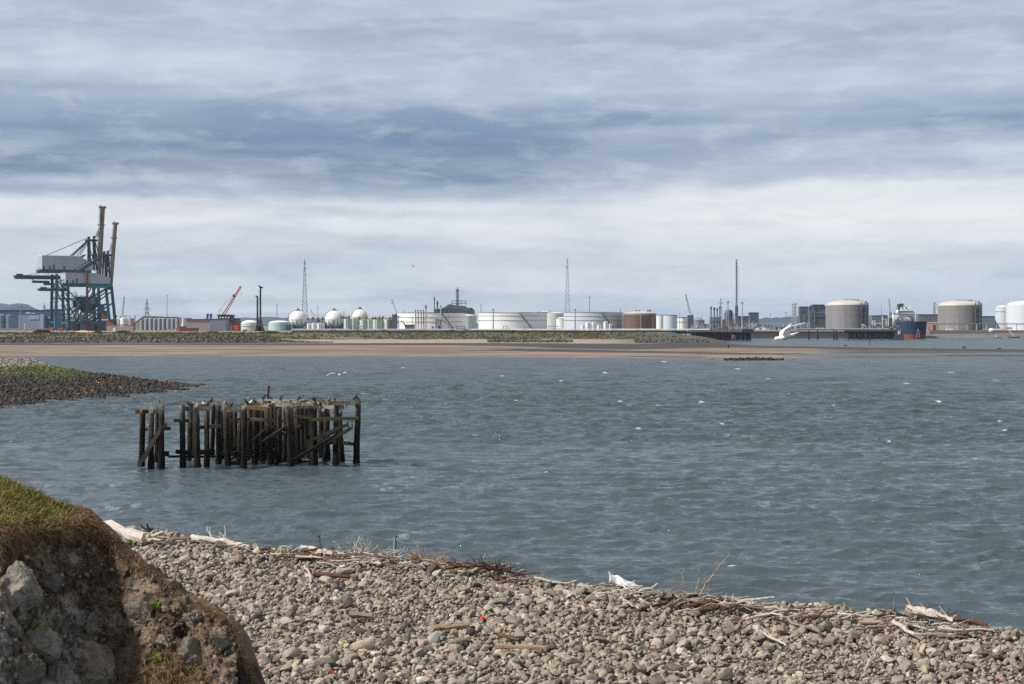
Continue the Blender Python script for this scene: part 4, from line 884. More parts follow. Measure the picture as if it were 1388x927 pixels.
# ================================================================ driftwood and litter along the crest of the beach
def dwood(name, c, var=.3):
    m, t, b = newmat(name); tc = t.new('ShaderNodeTexCoord').outputs['Object']; geo = t.new('ShaderNodeNewGeometry').outputs['Position']
    n = t.noise(geo, 5., 7, .75, 1.5); n2 = t.noise(geo, 25., 5, .65)
    f = t.math('ADD', t.math('MULTIPLY', n, .55), t.math('MULTIPLY', n2, .45))
    t.link(t.ramp(f, [(.3, sh(c, 1-var*2.2)), (.48, c), (.68, sh(c, 1+var))]), b.inputs['Base Color']); b.inputs['Roughness'].default_value = .85; b.inputs['Specular IOR Level'].default_value = .25
    bp = t.new('ShaderNodeBump'); bp.inputs['Distance'].default_value = .03; t.link(n2, bp.inputs['Height']); t.link(bp.outputs[0], b.inputs['Normal']); return m
DW = {'white': dwood('bleached_wood', lin(198, 188, 176)), 'grey': dwood('grey_driftwood', lin(140, 128, 116)), 'brown': dwood('brown_driftwood', lin(98, 76, 60)), 'dark': dwood('dark_driftwood', lin(66, 56, 50)), 'tan': dwood('tan_driftwood', lin(164, 142, 120)), 'red': dwood('red_driftwood', lin(94, 64, 56))}
rd = random.Random(5)
def wpath(px0, r0, px1, r1, lift0=.05, lift1=.05, sag=.0, n=7, wob=.06, same_depth=None):
    a = bon(px0, r0) if same_depth is None else None
    if same_depth is None: b = bon(px1, r1)
    else:
        a = bon(px0, r0); Y = a.y+same_depth; b = at(px1, Y, EYE-(r1-HZ)/F*Y)
    a = a+Vector((0, 0, lift0+.09)); b = b+Vector((0, 0, lift1+.09 if same_depth is None else 0)); L = (b-a).length; P = []
    for i in range(n):
        u = i/(n-1); p = a.lerp(b, u); w = math.sin(u*math.pi)
        P.append(p+Vector((rd.uniform(-1, 1)*wob*L*w*.5, rd.uniform(-1, 1)*wob*L*w*.5, sag*w+rd.uniform(-1, 1)*wob*L*w*.35)))
    return P
def wood_thing(name, label, cat, limbs, mat, group=None, side=None):
    """limbs: list of (points, r0, r1); the first is the trunk, further ones are its branches"""
    o = limbs[0][0][0]; T = thing(name, label, cat, o, group=group)
    for i, (P, r0, r1) in enumerate(limbs):
        n = len(P); M = MB(); rs = [r0+(r1-r0)*k/(n-1) for k in range(n)]
        if i == 0: rs = [x*rd.uniform(.72, 1.14) for x in rs]
        M.path([p-o for p in P], rs, 8 if i == 0 else 6); M.build('trunk' if i == 0 else 'branch', mat, T, smooth=True, jit=r0*.16)
    return T
def twig(P, k, L, r=.012, up=.5):                   # side shoots leaving a limb
    out = []
    for _ in range(k):
        i = rd.randrange(1, len(P)-1); d = Vector((rd.uniform(-1, 1), rd.uniform(-.6, .6), rd.uniform(.1, 1)*up*2)).normalized()*L*rd.uniform(.5, 1.2); q = [P[i]]
        for s_ in range(1, 5): q.append(P[i]+d*(s_/4)+Vector((rd.uniform(-1, 1), rd.uniform(-1, 1), rd.uniform(-1, 1)))*L*.07)
        out.append((q, r, r*.4))
    return out
p = wpath(138, 722, 200, 738, .18, .10); wood_thing('driftwood_log', 'thick bleached tree trunk lying beside the bluff with a torn dark root end', 'driftwood', [(p, .17, .24)]+[([p[-1], p[-1]+Vector((rd.uniform(.05, .5), rd.uniform(-.3, .3), rd.uniform(-.15, .4)))], .09, .03) for _ in range(9)], DW['white'])
p = wpath(196, 737, 203, 733, .1, .2); wood_thing('driftwood_root', 'dark knotted root stump at the end of the thick bleached trunk', 'driftwood', [(p, .2, .14)]+twig(p, 9, .35, .05, .4), DW['dark'])
p = wpath(205, 740, 258, 729, .05, .12, .12); wood_thing('driftwood_branch', 'dark arched branch with twigs leaning over the pile beside the stump', 'driftwood', [(p, .07, .04)]+twig(p, 7, .4, .02), DW['brown'])
p = wpath(216, 722, 262, 738, .25, .1); wood_thing('driftwood_branch', 'pale straight branch pointing at the sea above the dark arched one', 'driftwood', [(p, .05, .07)]+twig(p, 3, .35, .02), DW['white'])
p = wpath(228, 742, 246, 727, .05, .1); wood_thing('driftwood_branch', 'short grey crooked limb in the heap before the long white trunk', 'driftwood', [(p, .06, .03)]+twig(p, 5, .35, .02), DW['grey'])
p = wpath(260, 738, 338, 750, .12, .10, .06, 12, .05); wood_thing('driftwood_log', 'long smooth white trunk stretched along the beach crest', 'driftwood', [(p, .12, .07)]+twig(p, 9, .45, .025), DW['white'])
p = wpath(316, 738, 345, 748, .22, .06); wood_thing('driftwood_branch', 'black charred stick crossing the end of the long white trunk', 'driftwood', [(p, .045, .05)], DW['dark'])
p = wpath(338, 749, 362, 735, .05, .1); wood_thing('driftwood_branch', 'forked grey bough sticking up past the long white trunk', 'driftwood', [(p, .08, .05)]+twig(p, 3, .3, .03), DW['grey'])
p = wpath(346, 748, 368, 743, .08, .08); wood_thing('driftwood_log', 'stubby pale log under the forked grey bough', 'driftwood', [(p, .11, .09)], DW['white'])
p = wpath(408, 752, 452, 757, .1, .06); wood_thing('driftwood_log', 'short chalk white log at the water side of the twig tangle', 'driftwood', [(p, .13, .1)], DW['white'])
p = wpath(404, 762, 436, 762, .08, .08); wood_thing('driftwood_log', 'brown rotten log half buried behind the board', 'driftwood', [(p, .12, .1)], DW['brown'])
p = wpath(426, 785, 474, 789, .06, .06, 0, 5, .01); wood_thing('driftwood_board', 'flat reddish brown board lying on the cobbles', 'driftwood', [(p, .07, .07)], DW['red'])
p = wpath(413, 775, 421, 806, .1, .06, .03); wood_thing('driftwood_branch', 'thin bone white branch pointing down the beach', 'driftwood', [(p, .03, .02)]+twig(p, 3, .3, .012), DW['white'])
for x0, r0, x1, r1, lab in ((438, 757, 432, 724, 'thin bare twig bush standing beside the chalk white log'), (457, 758, 449, 738, 'pale twig poking up beyond the brown rotten log'), (490, 760, 484, 740, 'spiky grey twig in the middle of the tangle')):
    p = wpath(x0, r0, x1, r1, 0, 0, 0, 6, .08, .1); wood_thing('driftwood_twig', lab, 'twig', [(p, .018, .008)]+twig(p, 6, .35, .009, .8), DW['grey'] if x0 != 438 else DW['dark'])
p = wpath(541, 760, 536, 728, 0, 0, 0, 8, .07, .0); q = [p[-1], p[-1]+Vector((.06, 0, .05)), p[-1]+Vector((.1, 0, -.02))]; wood_thing('driftwood_twig', 'tall dark stick with a hooked tip standing up against the water', 'twig', [(p, .03, .018), (q, .018, .012)]+twig(p, 1, .2, .01), DW['dark'])
p = wpath(643, 772, 658, 750, 0, 0, 0, 4, .0, .2); wood_thing('driftwood_twig', 'straight pale cane leaning over the water', 'twig', [(p, .022, .018)], DW['white'])
p = wpath(546, 757, 564, 766, .1, .08); wood_thing('driftwood_log', 'broken sunlit white log end behind the hooked stick', 'driftwood', [(p, .16, .1)], DW['white'])
p = wpath(604, 782, 690, 786, .16, .14, .12, 9); wood_thing('brushwood', 'dark brown brushwood heap spread along the crest', 'driftwood', [(p, .06, .04)]+twig(p, 50, .5, .016, .15), DW['brown'])
p = wpath(660, 783, 712, 792, .2, .12, .06, 9); wood_thing('brushwood', 'low dark brushwood beside the orange tinted log', 'driftwood', [(p, .05, .03)]+twig(p, 34, .4, .015, .15), DW['dark'])
p = wpath(458, 762, 545, 768, .16, .12, .08, 9); wood_thing('brushwood', 'tangled grey brushwood with the black bird on it', 'driftwood', [(p, .04, .03)]+twig(p, 60, .55, .016, .4), DW['white'])
p = wpath(550, 768, 612, 778, .16, .12, .08, 9); wood_thing('brushwood', 'loose brown sticks piled below the straight cane', 'driftwood', [(p, .045, .03)]+twig(p, 34, .55, .017, .3), DW['tan'])
p = wpath(678, 780, 714, 782, .12, .12, 0, 6); wood_thing('driftwood_log', 'orange tinted splintered log on the crest of the beach', 'driftwood', [(p, .13, .11)]+twig(p, 4, .2, .03), DW['tan'])
p = wpath(715, 782, 762, 788, .1, .1, .05); wood_thing('driftwood_branch', 'pale grey branch lying between the orange log and the upturned one', 'driftwood', [(p, .05, .04)]+twig(p, 5, .4, .02), DW['white'])
p = wpath(771, 797, 800, 778, .05, .1); wood_thing('driftwood_log', 'grey log with one sawn end raised towards the sea', 'driftwood', [(p, .1, .17)], DW['grey'])
p = wpath(795, 792, 808, 792, .1, .1); wood_thing('driftwood_root', 'small brown root knot under the raised log', 'driftwood', [(p, .1, .08)]+twig(p, 5, .2, .03), DW['brown'])
p = wpath(736, 804, 768, 796, .06, .1); wood_thing('driftwood_log', 'charred black log just inland of the raised grey log', 'driftwood', [(p, .1, .13)], DW['dark'])
# heap with the dead shrub
sh0 = bon(945, 818)
p = [sh0+Vector(v) for v in ((0, 0, 0), (.08, .02, .2), (.22, .04, .48), (.42, .02, .75), (.62, 0, 1.02), (.8, .0, 1.25))]
q1 = [sh0+Vector(v) for v in ((0, 0, 0), (-.02, .1, .3), (.08, .12, .65), (.05, .1, .95))]; q2 = [sh0+Vector(v) for v in ((-.2, 0, .05), (-.32, .05, .4), (-.36, .05, .72), (-.33, .05, .86))]; q3 = [sh0+Vector(v) for v in ((.1, 0, .1), (.3, .05, .3), (.36, .05, .55))]
q4 = [sh0+Vector(v) for v in ((-.1, 0, .1), (-.45, -.02, .5), (-.62, 0, .6), (-.75, 0, .58))]
wood_thing('dead_shrub', 'bare dead shrub standing up from the log heap against the water', 'shrub', [(p, .035, .006), (q1, .022, .006), (q2, .02, .007), (q3, .025, .012), (q4, .018, .006)]+twig(p, 9, .35, .007, .8)+twig(q1, 10, .3, .006, .9)+twig(q2, 7, .22, .006, .8)+twig(q4, 4, .2, .005, .8), DW['tan'])
for a, lab, m, rr in (((905, 818, 948, 814, .16, .16), 'smooth grey log lying at the foot of the dead shrub', 'grey', (.14, .11)), ((884, 830, 945, 818, .06, .12), 'long black branch running inland from the dead shrub', 'dark', (.04, .05)), ((902, 832, 934, 820, .08, .16), 'pale thin bough beside the long black branch', 'tan', (.03, .04)), ((930, 832, 978, 822, .05, .1), 'brown knotted log under the dead shrub', 'brown', (.1, .07)), ((948, 836, 975, 832, .06, .08), 'small brown log at the near side of the shrub heap', 'brown', (.08, .05)), ((958, 816, 976, 800, .05, .2), 'stout pale stick propped up behind the dead shrub', 'tan', (.045, .03))):
    p = wpath(*a); wood_thing('driftwood_branch', lab, 'driftwood', [(p, *rr)]+twig(p, 5, .3, .015), DW[m])
p = wpath(975, 832, 1022, 828, .1, .1); wood_thing('driftwood_log', 'flaking white log on the seaward side of the shrub heap', 'driftwood', [(p, .1, .06)]+twig(p, 4, .3, .02), DW['white'])
for a, lab, m, rr in (((1044, 842, 1112, 868, .1, .1), 'long curved grey branch sloping down the beach beyond the red scrap', 'grey', (.045, .03)), ((1076, 849, 1128, 845, .12, .12), 'pale forked bough nearest the orange stub', 'tan', (.06, .04)), ((1030, 866, 1066, 884, .1, .06), 'thin sun bleached branch below the long curved one', 'white', (.03, .02)), ((1090, 856, 1112, 846, .06, .14), 'bent brown stick crossing the pale forked bough', 'brown', (.04, .03)),
                      ((1160, 862, 1212, 858, .08, .1), 'straight pale pole beside the white forked branch', 'tan', (.04, .035)), ((1168, 855, 1232, 858, .12, .1), 'yellowish weathered beam on the crest near the red log', 'tan', (.06, .05)), ((1210, 856, 1240, 870, .14, .08), 'white forked branch bending along the cobbles', 'white', (.05, .04)), ((1240, 870, 1296, 868, .08, .06), 'bone white bough continuing the forked branch', 'white', (.045, .02)),
                      ((1172, 918, 1190, 895, .05, .1), 'pale bent stick low on the stones near the photo bottom', 'white', (.025, .02)), ((951, 899, 962, 912, .08, .05), 'small white straight stick alone on mid beach', 'white', (.018, .015)), ((842, 822, 866, 834, .1, .08), 'whitish crooked branch below the plastic sheet', 'white', (.03, .03)), ((980, 870, 1030, 852, .05, .1), 'slim curved brown branch inland of the white log', 'brown', (.02, .015)),
                      ((1330, 905, 1372, 890, .06, .06), 'thin grey stick among the cobbles beyond the red log', 'grey', (.02, .015))):
    p = wpath(*a); wood_thing('driftwood_branch', lab, 'driftwood', [(p, *rr)]+twig(p, 3, .35, .014), DW[m])
p = wpath(1138, 846, 1146, 834, .05, .1); wood_thing('driftwood_stump', 'orange brown splintered stub on the crest', 'driftwood', [(p, .07, .04)]+twig(p, 5, .2, .03), DW['tan'])
p = wpath(1232, 844, 1292, 855, .22, .14, .04, 11, .05); wood_thing('driftwood_log', 'big silvery white log with a reddish underside on the crest', 'driftwood', [(p, .13, .06)]+twig(p, 6, .3, .02), DW['white'])
p = wpath(1246, 846, 1338, 860, .14, .12, .02, 9, .02); wood_thing('driftwood_branch', 'dark red peeling branch trailing away from the silvery log', 'driftwood', [(p, .1, .04)]+twig(p, 6, .4, .02), DW['red'])
p = wpath(1188, 850, 1236, 850, .2, .2, .05); wood_thing('brushwood', 'knot of brown roots and weed next to the silvery log', 'driftwood', [(p, .07, .06)]+twig(p, 24, .28, .022, .2), DW['grey'])
for a, lab, m, rr in (((586, 862, 636, 858, .1, .1), 'short pale flat log alone on the mid beach', 'tan', (.09, .05)), ((672, 886, 742, 888, .08, .08), 'long striped brown pole lying across the cobbles', 'tan', (.06, .055)), ((680, 872, 704, 878, .1, .08), 'brown broken log above the striped pole', 'brown', (.06, .05)), ((474, 862 - 18, 506, 845, .1, .1), 'stony grey log on the cobbles beside the yellow scrap', 'grey', (.09, .07))):
    p = wpath(*a); wood_thing('driftwood_log', lab, 'driftwood', [(p, *rr)], DW[m])
# many loose sticks strewn along the strand line
base = None
for k in range(230):
    px = rd.choice([rd.uniform(215, 560), rd.uniform(420, 760), rd.uniform(820, 1050), rd.uniform(1030, 1330)]); row = ip(px, [(145, 718), (330, 742), (520, 760), (700, 782), (850, 803), (1000, 822), (1200, 846), (1388, 866)])+abs(rd.gauss(0, 8))+1
    g = bon(px, row, .2); L = rd.uniform(.35, 1.3); a = rd.uniform(-.6, .6) if rd.random() < .7 else rd.uniform(0, 6.3); d = Vector((math.cos(a), math.sin(a), rd.uniform(-.12, .3)))*L
    P = [g+d*(i/4-.5)+Vector((rd.uniform(-1, 1), rd.uniform(-1, 1), rd.uniform(-1, 1)))*L*.06 for i in range(5)]; M = MB(); r0 = rd.choice([.01, .014, .02, .03, .045]); M.path([q-g for q in P], [r0*(1-.12*i) for i in range(5)], 6)
    o = M.build('driftwood_stick', DW[rd.choice(['white', 'white', 'white', 'tan', 'grey', 'grey', 'brown'])], None, g, smooth=True); tag(o, 'thin loose weathered stick strewn on the strand line among the cobbles', 'driftwood', 'loose sticks on the strand line')
# white plastic sheet caught on the stones
g = bon(846, 806, .0); r = np.random.default_rng(4); nu, nv = 26, 14; V = []
for j in range(nv):
    for i in range(nu):
        u = i/(nu-1); v = j/(nv-1); x = -.40+.92*u; y = -.12+.34*v+.05*math.sin(u*9); h = (.5*(1-u)**.55*(1-.25*u)+.03)*math.sin(math.pi*(.12+.8*v))**.7+.02*math.sin(u*17+v*5)+.012*math.sin(u*31-v*13)
        V.append((x+.02*math.sin(v*9+u*4), y, max(.0, h)+.05))
o = grid_mesh('plastic_sheet', np.array(V), nv, nu, paint('white_plastic', lin(232, 232, 232), .45, .06, 3., 1.), True); o.location = g; sm = o.modifiers.new('thick', 'SOLIDIFY'); sm.thickness = .006; tag(o, 'crumpled white plastic sheet caught on the stones at the crest', 'plastic sheet')
# crow on the brushwood
cormorant(bon(517, 764, .08), 2.2, 'black crow like bird perched on the grey brushwood at the crest', .62); bpy.context.view_layer.update()
for o in [o for o in COL.objects if o.get('label', '').startswith('black crow')]: o.name = 'crow'; o['category'] = 'bird'; del o['group']
# litter
def scrap(px, row, c, s_, lab, nm='plastic_scrap', lift=.06):
    g = bon(px, row, lift); M = MB(); n = 10; prof = [(0, 0), (s_, .0), (s_*1.1, s_*.5), (s_*.8, s_*.9), (s_*.3, s_*.8), (0, s_*.7)]
    M.lathe([(q*.8, z*.8) for q, z in prof], n); o = M.build(nm, paint('litter_%d_%d_%d' % c, lin(*c), .5, .15, 8.), None, g, smooth=True, jit=s_*.22); o.rotation_euler = (rd.uniform(-.6, .6), rd.uniform(-.6, .6), rd.uniform(0, 6)); tag(o, lab, 'litter', 'litter on the beach')
for a in ((654, 842, (224, 92, 52), .07, 'orange plastic cap standing on the mid beach cobbles'), (434, 853, (226, 176, 40), .06, 'yellow plastic scrap on the cobbles near the bluff'), (481, 891, (206, 104, 66), .055, 'faded orange ball fragment on the stones'), (448, 915, (188, 70, 48), .06, 'dull red plastic bit on the lowest visible stones'),
          (375, 753, (206, 110, 84), .08, 'pinkish red scrap beside the forked grey bough'), (1047, 819, (200, 76, 52), .13, 'red orange crumpled scrap on the crest beyond the flaking log'), (405, 905, (206, 160, 110), .06, 'peach coloured plastic scrap close to the bluff'), (467, 876, (190, 170, 120), .08, 'straw coloured plastic bag piece on the stones'), (1352, 926, (200, 60, 50), .05, 'tiny red plastic bit at the photo bottom'),
          (426, 838, (226, 222, 214), .05, 'white plastic tube end above the yellow scrap'), (1015, 862 - 12, (206, 150, 120), .06, 'salmon coloured scrap inland of the white log'), (797 - 90, 812, (196, 196, 196), .08, 'pale plastic bottle piece below the orange tinted log')): scrap(*a)
# ================================================================ the industry across the water
STEEL = lambda n, c, **k: paint(n, lin(*c), k.pop('rough', .6), k.pop('var', .22), k.pop('scale', .12), k.pop('streak', 5.), **k)
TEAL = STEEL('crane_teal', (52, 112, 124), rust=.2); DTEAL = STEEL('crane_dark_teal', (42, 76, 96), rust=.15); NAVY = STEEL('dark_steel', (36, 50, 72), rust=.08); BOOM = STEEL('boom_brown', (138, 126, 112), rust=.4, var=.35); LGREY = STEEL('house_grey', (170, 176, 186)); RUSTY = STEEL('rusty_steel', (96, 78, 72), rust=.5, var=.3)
WHITE = STEEL('tank_white', (234, 234, 231), var=.08, scale=.05, streak=8., rust=.05, rustc=lin(176, 160, 140)); GREENISH = STEEL('tank_pale_green', (196, 208, 198), var=.12, rust=.06, rustc=lin(150, 140, 120)); PALEBLUE = STEEL('tank_pale_blue', (188, 202, 212), var=.12); BROWNT = STEEL('tank_brown', (108, 86, 80), var=.2, streak=10.); CONC = STEEL('tank_concrete', (134, 133, 134), var=.2, scale=.08, streak=10., rust=.12, rustc=lin(112, 98, 88)); DOMEW = STEEL('dome_pale', (196, 190, 180), var=.15)
GREY = STEEL('grey_steel', (128, 136, 146), rust=.1); DGREY = STEEL('dark_grey_steel', (84, 92, 104)); BLUESHED = STEEL('blue_shed', (70, 92, 122), var=.14, streak=12.); LBLUE = STEEL('light_blue_panel', (128, 146, 172), var=.12); RED = STEEL('red_paint', (178, 70, 66)); ORANGE = STEEL('orange_paint', (176, 84, 64)); BLACK = STEEL('black_paint', (34, 38, 46)); PINKGREY = STEEL('pink_grey_wall', (160, 148, 146), var=.12, streak=12.); SHEDGREY = STEEL('grey_wall', (124, 130, 140), var=.12, streak=12.); NAVYW = STEEL('navy_wall', (48, 58, 80), var=.15); MAROON = STEEL('maroon_paint', (112, 64, 66)); LATT = STEEL('galvanised_lattice', (158, 168, 180), var=.12); GLASSM = paint('dark_glass', lin(40, 50, 62), .15, .1); YEL = STEEL('sand_yellow', (196, 170, 120)); CREAM = STEEL('cream_rail', (196, 186, 164)); HULLBLUE = STEEL('hull_blue', (28, 50, 80), var=.15, rust=.06); HULLRED = STEEL('hull_red', (126, 66, 60), var=.2); SHIPW = STEEL('ship_white', (232, 232, 230), var=.06); ROAD = STEEL('pale_quay', (176, 172, 166)); SILO = STEEL('silo_grey', (150, 154, 160), var=.16, streak=14.); TIMB = STEEL('jetty_dark', (36, 42, 54), rust=.1, var=.3); BLUEP = STEEL('blue_machine', (46, 84, 150)); BARG = STEEL('bank_block', (124, 126, 130))
class Th:
    """a far thing laid out in the photograph's pixel measures, built at its real distance and size"""
    def __init__(s, name, label, cat, px, Y, z=GZ, rz=0., group=None):
        s.kx = 1.; s.s = Y/F; s.px = px; s.rb = HZ+(EYE-z)/s.s; s.T = thing(name, label, cat, at(px, Y, z), rz, group)
    def X(s, px): return (px-s.px)*s.kx
    def Z(s, row): return s.rb-row
    def P(s, px, row, y=0.): return ((px-s.px)*s.kx, y, s.rb-row)
    def put(s, name, M, mat, smooth=False, parent=None): return M.build(name, mat, parent or s.T, scale=s.s, smooth=smooth)
    def box(s, name, x0, r0, x1, r1, y0, y1, mat, parent=None):
        return s.put(name, MB().box(s.X(x0), s.X(x1), y0, y1, s.Z(max(r0, r1)), s.Z(min(r0, r1))), mat, parent=parent)
    def bars(s, name, L, w, mat, parent=None):
        M = MB()
        for a, b in L: M.bar(s.P(*a), s.P(*b), w)
        return s.put(name, M, mat, parent=parent)
    def tubes(s, name, L, r, mat, parent=None, n=8):
        M = MB()
        for a, b in L: M.tube(s.P(*a), s.P(*b), r, n=n)
        return s.put(name, M, mat, True, parent)
# ---------------------------------------------------------------- ship to shore cranes
def sts(lab, px, Y, k, rz, legrow, girder, house, boom, mast, back, stays, braces):
    t_ = Th('container_crane', lab, 'crane', px, Y, GZ, math.radians(-rz), 'tall quay cranes'); t_.kx = 1+.35*(1/math.cos(math.radians(rz))-1); W_ = 13
    for lx0, lx1 in (legrow[0], legrow[1]):
        for y in (-W_, W_):
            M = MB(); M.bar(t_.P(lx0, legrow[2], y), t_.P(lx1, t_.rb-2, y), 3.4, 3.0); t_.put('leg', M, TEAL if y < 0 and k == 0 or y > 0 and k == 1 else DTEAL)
            M = MB()
            for q in (-4.5, -1.5, 1.5, 4.5): M.tube(t_.P(lx1+q, t_.rb-.9, y-.8), t_.P(lx1+q, t_.rb-.9, y+.8), .9, n=10)
            M.box(t_.X(lx1-6), t_.X(lx1+6), y-.7, y+.7, 1.2, 2.6); t_.put('bogie', M, NAVY)
    for lx0, lx1 in (legrow[0], legrow[1]):
        M = MB(); M.bar(t_.P(lx1*.8+lx0*.2, t_.rb-11, -W_), t_.P(lx1*.8+lx0*.2, t_.rb-11, W_), 2.6); M.bar(t_.P(lx0, legrow[2]+3, -W_), t_.P(lx0, legrow[2]+3, W_), 2.6); t_.put('cross_beam', M, DTEAL)
    a0, a1 = legrow[0][1]*.8+legrow[0][0]*.2, legrow[1][1]*.8+legrow[1][0]*.2
    for y in (-W_, W_): t_.box('sill_beam', a0, t_.rb-12.5, a1, t_.rb-9.5, y-1.1, y+1.1, TEAL)
    g = girder
    for y in (-6, 6): t_.box('girder', g[0], g[1], g[2], g[3], y-1.4, y+1.4, TEAL)
    M = MB()
    for q in range(9): x = g[0]+(g[2]-g[0])*q/8; M.box(t_.X(x)-.5, t_.X(x)+.5, -6, 6, t_.Z(g[3])+.6, t_.Z(g[1])-.6)
    for y in (-7.8, 7.8):
        M.box(t_.X(g[0]), t_.X(g[2]), y-.12, y+.12, t_.Z(g[1])+2.2, t_.Z(g[1])+2.5)
        for q in range(24): x = g[0]+(g[2]-g[0])*q/23; M.box(t_.X(x)-.15, t_.X(x)+.15, y-.15, y+.15, t_.Z(g[1])-1, t_.Z(g[1])+2.5)
    t_.put('walkway', M, NAVY)
    h = house; M = MB(); M.prism([(t_.X(h[0]), t_.Z(h[3])), (t_.X(h[2]), t_.Z(h[3])), (t_.X(h[2]), t_.Z(h[4])), (t_.X(h[5]), t_.Z(h[1])), (t_.X(h[0]), t_.Z(h[1]))], -13, 11); hs = t_.put('machinery_house', M, LGREY)
    M = MB(); M.box(t_.X(h[0])-.4, t_.X(h[5])+.4, -13.4, 11.4, t_.Z(h[1]), t_.Z(h[1])+.7); t_.put('roof', M, WHITE if k == 0 else STEEL('pinkish_roof', (196, 172, 166)), parent=hs)
    M = MB()
    for x in (h[0]+9, h[0]+14, h[0]+27): M.box(t_.X(x), t_.X(x)+1.4, -14., -13.05, t_.Z(h[3])+.3, t_.Z(h[3])+4.2+(x % 3))
    M.box(t_.X(h[0])+1, t_.X(h[0])+3, -14, -13.05, t_.Z(h[3]), t_.Z(h[3])+4); t_.put('winch', M, NAVY, parent=hs)
    b = boom; M = MB(); wv = b[4]
    for y in (-3.2, 3.2): M.bar(t_.P(b[0]+(0 if y < 0 else wv*.5), b[1], y), t_.P(b[2]+(0 if y < 0 else wv*.45), b[3], y), wv*.42, 2.2)
    for q in range(17): u = q/16; c0 = t_.P(b[0]+(b[2]-b[0])*u, b[1]+(b[3]-b[1])*u, -3.2); c1 = t_.P(b[0]+wv*.5+(b[2]-b[0])*u, b[1]+(b[3]-b[1])*u, 3.2); M.bar(c0, c1, 1.)
    for q in range(16): u = q/16; v = (q+1)/16; M.bar(t_.P(b[0]-wv*.35+(b[2]-b[0])*u, b[1]+(b[3]-b[1])*u, -4.4), t_.P(b[0]-wv*.35+(b[2]-b[0])*v, b[1]+(b[3]-b[1])*v, -4.4), .45); M.bar(t_.P(b[0]+(b[2]-b[0])*u, b[1]+(b[3]-b[1])*u, -3.2), t_.P(b[0]+wv*.5+(b[2]-b[0])*v, b[1]+(b[3]-b[1])*v, 3.2), .5)
    M.box(t_.X(b[2])-wv*.35, t_.X(b[2])+wv*.75, -3.2, 3.2, t_.Z(b[3])-1, t_.Z(b[3])+1.6); M.box(t_.X(b[2])-wv*.3, t_.X(b[2])-wv*.1, -4, -3, t_.Z(b[3]), t_.Z(b[3])+3); M.box(t_.X(b[2])+wv*.5, t_.X(b[2])+wv*.7, 3, 4, t_.Z(b[3]), t_.Z(b[3])+2.6)
    u = .78; M.box(t_.X(b[0]+(b[2]-b[0])*u)-wv*.45, t_.X(b[0]+(b[2]-b[0])*u)+wv*.75, -3, 3, t_.Z(b[1]+(b[3]-b[1])*u)-.5, t_.Z(b[1]+(b[3]-b[1])*u)+.5)
    t_.put('boom', M, BOOM)
    m = mast; L = []
    for y in (-6, 6): L += [((m[0], m[2], y), (m[1], m[3], y*.6)), ((m[4], m[2], y), (m[5], m[3], y*.6))]
    t_.bars('mast', L, 2.0, NAVY)
    M = MB(); M.box(t_.X(m[1])-4, t_.X(m[5])+4, -5, 5, t_.Z(m[3])-1.4, t_.Z(m[3])+1); M.box(t_.X(m[1])-1.5, t_.X(m[1])+1, -2, 2, t_.Z(m[3])+1, t_.Z(m[3])+5); M.box(t_.X(m[5])-1, t_.X(m[5])+1, -2, 2, t_.Z(m[3])+1, t_.Z(m[3])+6)
    for q in range(7): M.box(t_.X(m[1])-4+q*2.4, t_.X(m[1])-3.8+q*2.4, -5, -4.8, t_.Z(m[3])+1, t_.Z(m[3])+3)
    M.bar(t_.P(m[0], (m[2]+m[3])/2, -5), t_.P(m[4], (m[2]+m[3])/2, -5), 1.4); M.bar(t_.P(m[0], m[2]-4, -6), t_.P(m[5], m[3]+8, -5), .9); M.bar(t_.P(m[4], m[2]-4, -6), t_.P(m[1], m[3]+12, -5), .9)
    t_.put('mast_head', M, NAVY)
    M = MB()
    for y in (-4, -2, 2, 4): M.tube(t_.P(m[5]+2, m[3]-4, y), t_.P(b[0]+(b[2]-b[0])*.72, b[1]+(b[3]-b[1])*.72, y), .2, n=5); M.tube(t_.P(m[1]-2, m[3]-3, y), t_.P(h[0]+6, h[1], y), .16, n=5)
    t_.put('rope', M, NAVY); M = MB()
    for y in (-W_, W_):
        for q in range(7): z0 = legrow[2]+6+q*6.4; M.bar(t_.P(legrow[0][0]-2.6, z0, y), t_.P(legrow[0][0]+2.6, z0+6, y), .45); M.box(t_.X(legrow[0][0])-3.2, t_.X(legrow[0][0])+3.2, y-2, y+2, t_.Z(z0)-.15, t_.Z(z0)+.15)
    t_.put('leg_stair', M, NAVY)
    for st_ in stays:
        for y in (-7, 7): t_.bars('stay', [((st_[0], st_[1], y*.7), (st_[2], st_[3], y))], st_[4], DTEAL)
    c = back; M = MB()
    for y in (-5, 5): M.box(t_.X(c[0]), t_.X(c[2]), y-1.1, y+1.1, t_.Z(c[3]), t_.Z(c[1]))
    for q in range(12): x = c[0]+(c[2]-c[0])*q/11; M.box(t_.X(x)-.4, t_.X(x)+.4, -5, 5, t_.Z(c[3])+.4, t_.Z(c[1])-.4); M.box(t_.X(x)-.15, t_.X(x)+.15, -6, -5.8, t_.Z(c[1]), t_.Z(c[1])+1.6+.8*(q % 3 == 0))
    M.box(t_.X(c[0])+1, t_.X(c[0])+9, -3, 3, t_.Z(c[1]), t_.Z(c[1])+1.8); M.prism([(t_.X(c[0])-3, t_.Z(c[1])-.6), (t_.X(c[0]), t_.Z(c[3])), (t_.X(c[0]), t_.Z(c[1]))], -5, 5)
    t_.put('back_reach', M, DTEAL)
    for y in (-W_, W_):
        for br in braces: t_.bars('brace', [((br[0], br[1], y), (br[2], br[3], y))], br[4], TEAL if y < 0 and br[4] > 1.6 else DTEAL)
    return t_
